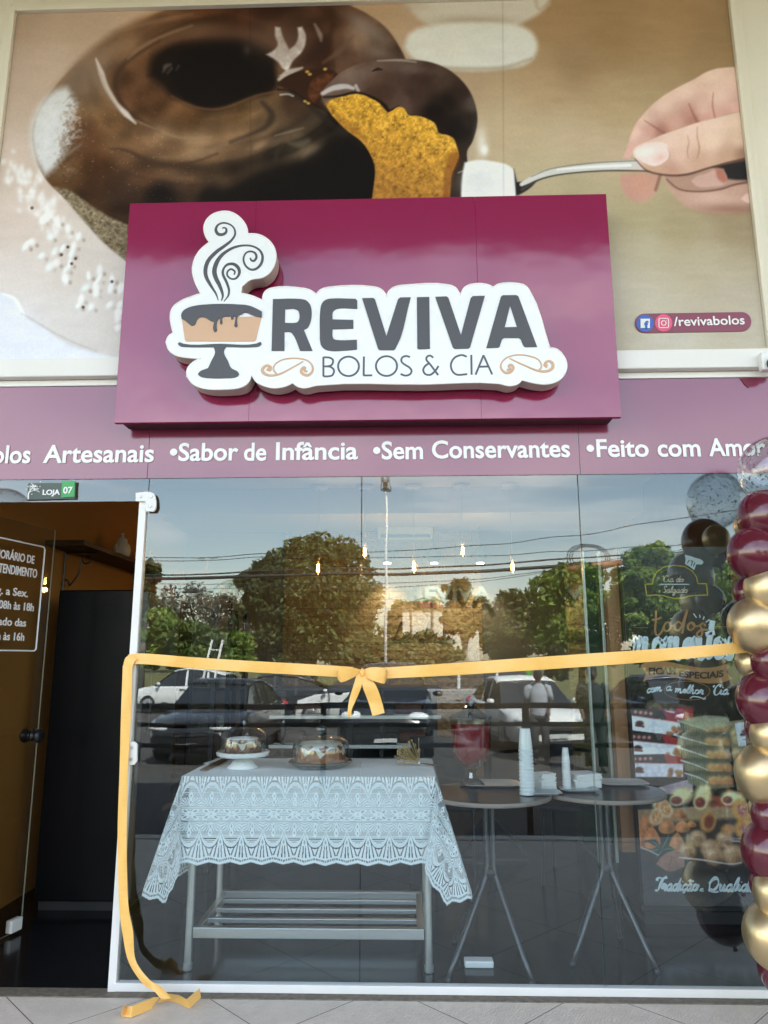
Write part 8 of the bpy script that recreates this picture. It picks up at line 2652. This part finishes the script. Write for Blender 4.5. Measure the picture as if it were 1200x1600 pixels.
def car(kind, paint, label, px, yv, rot):
    """+x is the nose; stations give the shape"""
    c = mirror(px, 1100, yv)
    o = thing('parked_car', label, 'car', (0, 0, 0), 'cars parked across from the shop')
    if kind == 'sedan':
        L, Wd, H = 4.5, 1.76, 1.46
        hood = [(-2.25, .62, .80), (-2.18, .50, .98), (-1.6, .46, 1.02), (-1.1, .45, .97), (0.6, .42, .93), (1.2, .40, .92), (1.85, .40, .82), (2.18, .42, .70), (2.27, .48, .58)]
        roof = [(-1.75, 1.0), (-1.15, 1.30), (-.6, 1.44), (0.0, 1.46), (.45, 1.38), (1.15, .93)]
    elif kind == 'hatch':
        L, Wd, H = 3.95, 1.70, 1.50
        hood = [(-1.97, .60, .90), (-1.93, .48, 1.0), (-1.5, .44, .98), (-1.0, .44, .96), (0.5, .42, .94), (1.0, .40, .93), (1.6, .40, .83), (1.92, .42, .70), (1.98, .48, .58)]
        roof = [(-1.90, 1.02), (-1.66, 1.38), (-1.0, 1.50), (-.2, 1.52), (.3, 1.42), (.98, .94)]
    else:
        L, Wd, H = 4.6, 1.86, 1.75
        hood = [(-2.3, .65, 1.05), (-2.25, .52, 1.16), (-1.7, .5, 1.16), (-1.1, .5, 1.14), (0.6, .5, 1.12), (1.1, .48, 1.10), (1.9, .46, 1.02), (2.25, .48, .86), (2.32, .54, .70)]
        roof = [(-2.2, 1.18), (-1.95, 1.62), (-1.2, 1.75), (-.1, 1.76), (.4, 1.66), (1.05, 1.11)]
    hw = Wd / 2
    rows = []
    xs_ = [h[0] for h in hood]
    x0_, x1_ = xs_[0], xs_[-1]
    for x, zl, zh in hood:
        e = 1 - .22 * max(0, (abs(x) - abs(x1_) * .72) / (abs(x1_) * .28)) ** 2
        b = .30 if zl > .45 and (x == x0_ or x == x1_) else .24
        mid = (b + zh) / 2 + .05
        w = hw * e
        rows.append([(x, -w * .90, b), (x, -w, b + .12), (x, -w, mid), (x, -w * .965, zh - .07), (x, -w * .86, zh), (x, -w * .45, zh + .025), (x, 0, zh + .035), (x, w * .45, zh + .025), (x, w * .86, zh), (x, w * .965, zh - .07), (x, w, mid), (x, w, b + .12), (x, w * .90, b)])
    mb = MB().sheet(rows)
    n_ = len(rows[0])
    mb.add(rows[0], [tuple(range(n_))[::-1]])
    mb.add(rows[-1], [tuple(range(n_))])
    mb.box(x0_ + .3, x1_ - .3, -hw * .8, hw * .8, .2, .3)
    body = fix_normals(mb.build('body', paint, o, smooth=True))
    es = body.modifiers.new('e', 'EDGE_SPLIT')
    es.split_angle = math.radians(38)
    # greenhouse: roof skin and dark glass below it
    cab = []
    for x, z in roof:
        wz = hw * (0.90 - .22 * (z - .95) / .6)
        cab.append([(x, -wz, z - .035), (x, -wz * .88, z), (x, 0, z + .025), (x, wz * .88, z), (x, wz, z - .035)])
    rf = MB().sheet(cab[1:-1])
    ro = rf.build('roof', paint, o, smooth=True)
    s = ro.modifiers.new('t', 'SOLIDIFY')
    s.thickness = .04
    gls = MB()
    lowz = hood[4][2] - .02
    side = []
    for sg in (-1, 1):
        rowa = [(x, sg * hw * (0.895 - .22 * (z - .95) / .6), z - .055) for x, z in roof]
        rowb = [(x + (0.03 if i == len(roof) - 1 else 0), sg * hw * .90, min(lowz, z - .06)) for i, (x, z) in enumerate(roof)]
        g2 = MB().sheet([rowa, rowb])
        fix_normals(g2.build('side_window', CGL, o))
        for i in (0, 2, 3, 5):
            a, b = rowa[i], rowb[i]
            q = MB().bar((a[0], a[1] + sg * .012, a[2]), (b[0], b[1] + sg * .012, b[2]), .075 if i in (2, 3) else .11, .02)
            q.build('pillar', paint, o)
    for (xa, za), (xb, zb_), nm in ((roof[-2], roof[-1], 'windscreen'), (roof[1], roof[0], 'rear_window')):
        wa, wb = hw * (0.87 - .22 * (za - .95) / .6), hw * (0.87 - .22 * (zb_ - .95) / .6)
        MB().add([(xb, -wb, zb_), (xb, wb, zb_), (xa, wa, za), (xa, -wa, za)], [(0, 1, 2, 3)]).build(nm, CGL, o)
    for x in (x0_ + .78, x1_ - .82):
        for sg in (-1, 1):
            w_ = MB()
            yy = sg * (hw - .10)
            pr_ = [(.20, -.10), (.30, -.10), (.325, -.07), (.325, .07), (.30, .10), (.20, .10)]
            w_.lathe(pr_, 24, (0, 0, 0))
            w_.v = [(x + a, yy + cc_, .325 + b) for a, b, cc_ in w_.v]
            wh = w_.build('wheel', RUB, o, smooth=False)
            r_2 = MB().lathe([(0, .0), (.06, .012), (.19, .002), (.215, -.01)], 20, (0, 0, 0))
            r_2.v = [(x + a, yy + sg * (.105 + cc_), .325 + b) for a, b, cc_ in r_2.v]
            r_2.build('rim', RIM, wh, smooth=True)
    for sg in (-1, 1):
        MB().ell((x1_ - .14, sg * hw * .66, hood[-2][2] - .03), .16, .22, .085, 14, 8).build('headlight', HEADL, o, smooth=True)
        MB().ell((x0_ + .10, sg * hw * .78, hood[1][2] - .12), .10, .14, .11, 14, 8).build('tail_light', TAILL, o, smooth=True)
        MB().ell((roof[-1][0] - .25, sg * (hw + .09), hood[4][2] + .07), .07, .10, .06, 12, 8).build('side_mirror', paint, o, smooth=True)
        MB().box(-.2, 0.0, sg * hw - .01 if sg < 0 else sg * hw - .012, sg * hw + .012 if sg > 0 else sg * hw + .012, .80, .83).build('door_handle', CHROME, o)
    MB().box(x1_ - .02, x1_ + .015, -.55, .55, .42, .52).build('grille', BLACK, o)
    MB().box(x1_ + .0, x1_ + .022, -.62, .62, .545, .575).build('grille_bar', CHROME, o)
    MB().box(x1_ + .016, x1_ + .03, -.2, .2, .34, .415).build('number_plate', PLATE, o)
    MB().box(x0_ - .02, x0_ + .012, -.2, .2, .55, .63).build('number_plate', PLATE, o)
    o.location = (c[0], c[1], LOT_Z)
    o.rotation_euler = (0, 0, rot)
    return o


def paintm(name, c, rough=.25, metal=.3):
    return mat(name, c, rough, metal=metal, coat=.8, var=.03, spec=.6)


WHT = paintm('white_car_paint', (.74, .74, .72), .3, 0)
SILV = paintm('silver_car_paint', (.52, .53, .53), .3, .5)
DKC = paintm('black_car_paint', (.018, .019, .022), .2, .2)
GRYC = paintm('graphite_car_paint', (.06, .062, .066), .25, .4)
BLUC = paintm('dark_blue_car_paint', (.02, .03, .055), .22, .3)
car('sedan', DKC, 'black car with chrome grille bar facing the shop at left behind the railing', 352, 12.6, PI / 2 + .06)
car('sedan', GRYC, 'graphite saloon standing sideways behind the black car', 430, 19.0, PI - .05)
car('hatch', WHT, 'white hatchback at far left with red tail lamp', 292, 24.5, PI + .06)
car('hatch', WHT, 'white hatchback standing sideways behind the bow', 552, 19.0, PI - .02)
car('suv', SILV, 'silver sport utility car near the red drink urn', 712, 18.0, PI + .12)
car('sedan', WHT, 'white saloon facing the shop beside the man in the cap', 815, 14.0, PI / 2 - .16)
car('sedan', BLUC, 'dark blue saloon facing the shop at the right behind the printed front', 1040, 15.0, PI / 2 - .10)
car('suv', DKC, 'black sport utility car standing nearest behind the cake table', 610, 13.2, PI / 2 + .02)
for px, lab in ((793, 'bright green wheeled bin at left of the pair'), (815, 'bright green wheeled bin at right of the pair')):
    c = mirror(px, 1050, 22)
    o = thing('wheeled_bin', lab, 'bin', (c[0], c[1], LOT_Z), 'green bins')
    GB = mat('bright_green_plastic', (.06, .50, .05), .4)
    MB().add([(c[0] - .2, c[1] - .25, LOT_Z + .1), (c[0] + .2, c[1] - .25, LOT_Z + .1), (c[0] + .2, c[1] + .25, LOT_Z + .1), (c[0] - .2, c[1] + .25, LOT_Z + .1), (c[0] - .26, c[1] - .3, 1.0), (c[0] + .26, c[1] - .3, 1.0), (c[0] + .26, c[1] + .3, 1.0), (c[0] - .26, c[1] + .3, 1.0)],
             [(0, 3, 2, 1), (4, 5, 6, 7), (0, 1, 5, 4), (1, 2, 6, 5), (2, 3, 7, 6), (3, 0, 4, 7)]).build('tub', GB, o, bevel=.02)
    MB().box(c[0] - .28, c[0] + .28, c[1] - .32, c[1] + .32, 1.004, 1.05).build('lid', GB, o, bevel=.02)
    for sx in (-1, 1):
        w_ = MB().lathe([(0, -.03), (.09, -.03), (.09, .03), (0, .03)], 14, (0, 0, 0))
        w_.v = [(c[0] + sx * .22 + z, c[1] - .22 + x, LOT_Z + .09 + y) for x, y, z in w_.v]
        w_.build('wheel', RUB, o)


# ------------------------------------------------------------------ two people by the cars
def person(px, yv, h, label, shirt, trousers, cap, face):
    c = mirror(px, 1100, yv)
    o = thing('person', label, 'person', (0, 0, 0))
    s = h / 1.72
    joints = {'pelvis': (0, 0, .92), 'waist': (0, .01, 1.06), 'chest': (0, .0, 1.27), 'shb': (0, -.01, 1.41), 'neck': (0, .0, 1.50), 'head': (0, .02, 1.60),
              'lsh': (-.18, 0, 1.39), 'lel': (-.235, -.02, 1.12), 'lwr': (-.20, .14, .95), 'rsh': (.18, 0, 1.39), 'rel': (.24, -.02, 1.12), 'rwr': (.18, .15, .97),
              'lhip': (-.09, 0, .88), 'lkn': (-.10, .02, .49), 'lan': (-.11, -.01, .09), 'lto': (-.12, .14, .03), 'rhip': (.09, 0, .88), 'rkn': (.10, .02, .49), 'ran': (.11, -.01, .09), 'rto': (.12, .14, .03)}
    rad = {'pelvis': .13, 'waist': .125, 'chest': .145, 'shb': .11, 'neck': .055, 'head': .05, 'lsh': .062, 'lel': .045, 'lwr': .032, 'rsh': .062, 'rel': .045, 'rwr': .032,
           'lhip': .085, 'lkn': .06, 'lan': .042, 'lto': .035, 'rhip': .085, 'rkn': .06, 'ran': .042, 'rto': .035}
    ed = [('pelvis', 'waist'), ('waist', 'chest'), ('chest', 'shb'), ('shb', 'neck'), ('neck', 'head'), ('chest', 'lsh'), ('lsh', 'lel'), ('lel', 'lwr'), ('chest', 'rsh'), ('rsh', 'rel'), ('rel', 'rwr'),
          ('pelvis', 'lhip'), ('lhip', 'lkn'), ('lkn', 'lan'), ('lan', 'lto'), ('pelvis', 'rhip'), ('rhip', 'rkn'), ('rkn', 'ran'), ('ran', 'rto')]
    nm = list(joints)
    # fingers
    J = [joints[k] for k in nm]
    Rr = [rad[k] for k in nm]
    E = [(nm.index(a), nm.index(b)) for a, b in ed]
    for w_, sg in (('lwr', -1), ('rwr', 1)):
        wx_, wy_, wz_ = joints[w_]
        J.append((wx_, wy_ + .05, wz_ - .04))
        Rr.append(.030)
        pi_ = len(J) - 1
        E.append((nm.index(w_), pi_))
        for f_ in range(4):
            J.append((wx_ + sg * (-.022 + f_ * .015), wy_ + .085 - .004 * abs(f_ - 1.4), wz_ - .075))
            J.append((wx_ + sg * (-.022 + f_ * .015), wy_ + .095, wz_ - .11 + .006 * abs(f_ - 1.4)))
            Rr += [.0095, .008]
            E += [(pi_, len(J) - 2), (len(J) - 2, len(J) - 1)]
        J.append((wx_ - sg * .035, wy_ + .07, wz_ - .04))
        J.append((wx_ - sg * .04, wy_ + .095, wz_ - .065))
        Rr += [.010, .008]
        E += [(pi_, len(J) - 2), (len(J) - 2, len(J) - 1)]
    me = bpy.data.meshes.new('body')
    me.from_pydata([tuple(np.array(v) * s) for v in J], E, [])
    SK = mat('brown_skin', face, .5)
    b = link_mesh('body', me, [SK], o)
    sk = b.modifiers.new('skin', 'SKIN')
    for i, r_i in enumerate(Rr):
        me.skin_vertices[0].data[i].radius = (r_i * s, r_i * s * (.72 if i in (0, 1, 2, 3) else 1))
    me.skin_vertices[0].data[0].use_root = True
    b.modifiers.new('sub', 'SUBSURF').levels = 1
    b.modifiers['sub'].render_levels = 2
    HR = mat('dark_hair', (.015, .012, .01), .7)
    hd = MB()
    hc = Vector((0, .02, 1.625)) * s
    hd.ell(hc, .075 * s, .095 * s, .115 * s, 20, 16)
    hd.ell(hc + Vector((0, .095, -.012)) * s, .014 * s, .02 * s, .022 * s, 10, 8)
    for sg in (-1, 1):
        hd.ell(hc + Vector((sg * .077, -.005, -.01)) * s, .012 * s, .022 * s, .032 * s, 10, 8)
    hd.build('head', SK, o, smooth=True)
    fe = MB()
    for sg in (-1, 1):
        fe.ell(hc + Vector((sg * .032, .083, .012)) * s, .011 * s, .008 * s, .006 * s, 8, 6)
    fe.ell(hc + Vector((0, .085, -.055)) * s, .022 * s, .008 * s, .005 * s, 8, 6)
    fe.build('face_features', HR, o, smooth=True)

    def shell(z_r, name, m_, arms=False):
        mb = MB()
        rows = []
        for z, rx, ry, yo in z_r:
            rows.append([(rx * math.cos(t) * s, (yo + ry * math.sin(t)) * s, z * s) for t in np.linspace(0, 2 * PI, 24, endpoint=False)])
        mb.sheet(rows, closed_u=True)
        if arms:
            for a_, e_, sg in (('lsh', 'lel', -1), ('rsh', 'rel', 1)):
                p_, q_ = Vector(joints[a_]), Vector(joints[e_])
                pts = [p_ + Vector((-sg * .06, 0, .02)), p_, p_.lerp(q_, .5), p_.lerp(q_, .9)]
                mb.tube([tuple(v * s) for v in pts], [v * s for v in (.075, .083, .075, .07)], 14)
        return mb.build(name, m_, o, smooth=True)
    shell([(.86, .175, .13, 0), (1.0, .165, .125, 0), (1.15, .165, .125, .01), (1.28, .19, .13, 0), (1.38, .185, .11, -.005), (1.44, .11, .08, -.005), (1.48, .068, .066, 0)], 'shirt', shirt, True)
    tr_m = MB()
    tr_m.sheet([[(rx * math.cos(t) * s, ry * math.sin(t) * s, z * s) for t in np.linspace(0, 2 * PI, 20, endpoint=False)] for z, rx, ry in ((.80, .17, .125), (.9, .17, .125), (1.0, .155, .115))], closed_u=True)
    for hp, kn_, an in (('lhip', 'lkn', 'lan'), ('rhip', 'rkn', 'ran')):
        tr_m.tube([tuple(Vector(joints[q]) * s) for q in (hp, kn_, an)], [.105 * s, .08 * s, .068 * s], 14)
    tr_m.build('trousers', trousers, o, smooth=True)
    sh_ = MB()
    for an in ('lan', 'ran'):
        p_ = Vector(joints[an]) * s
        sh_.ell((p_.x, p_.y + .06 * s, .045 * s), .05 * s, .135 * s, .045 * s, 14, 8)
    sh_.build('shoe_pair', BLACKM, o, smooth=True)
    if cap:
        cp = MB()
        rows = [[(rx * math.cos(t) * s, (.02 + ry * math.sin(t)) * s, z * s) for t in np.linspace(0, 2 * PI, 24, endpoint=False)] for z, rx, ry in ((1.655, .082, .102), (1.69, .083, .103), (1.73, .066, .08), (1.75, .02, .03))]
        cp.sheet(rows, closed_u=True)
        cp.ell((0, .13 * s, 1.655 * s), .075 * s, .09 * s, .01 * s, 16, 6)
        cp.build('cap', BLACKM, o, smooth=True)
    else:
        rows = [[(rx * math.cos(t) * s, (.012 + ry * math.sin(t)) * s, z * s) for t in np.linspace(0, 2 * PI, 24, endpoint=False)] for z, rx, ry in ((1.64, .08, .095), (1.69, .082, .10), (1.73, .066, .08), (1.75, .02, .03))]
        MB().sheet(rows, closed_u=True).build('hair', HR, o, smooth=True)
    o.location = (c[0], c[1], LOT_Z)
    o.rotation_euler = (0, 0, .15)
    return o


person(842, 11.0, 1.66, 'man in a dark cap and pale grey shirt standing by the white saloon', mat('pale_grey_shirt', (.36, .38, .42), .8), mat('dark_trousers', (.03, .03, .035), .8), True, (.15, .08, .05))
person(928, 10.0, 1.72, 'person in dark clothes standing left of the printed freezer front', mat('dark_shirt', (.02, .02, .025), .8), mat('black_trousers', (.012, .012, .014), .8), False, (.12, .07, .045))
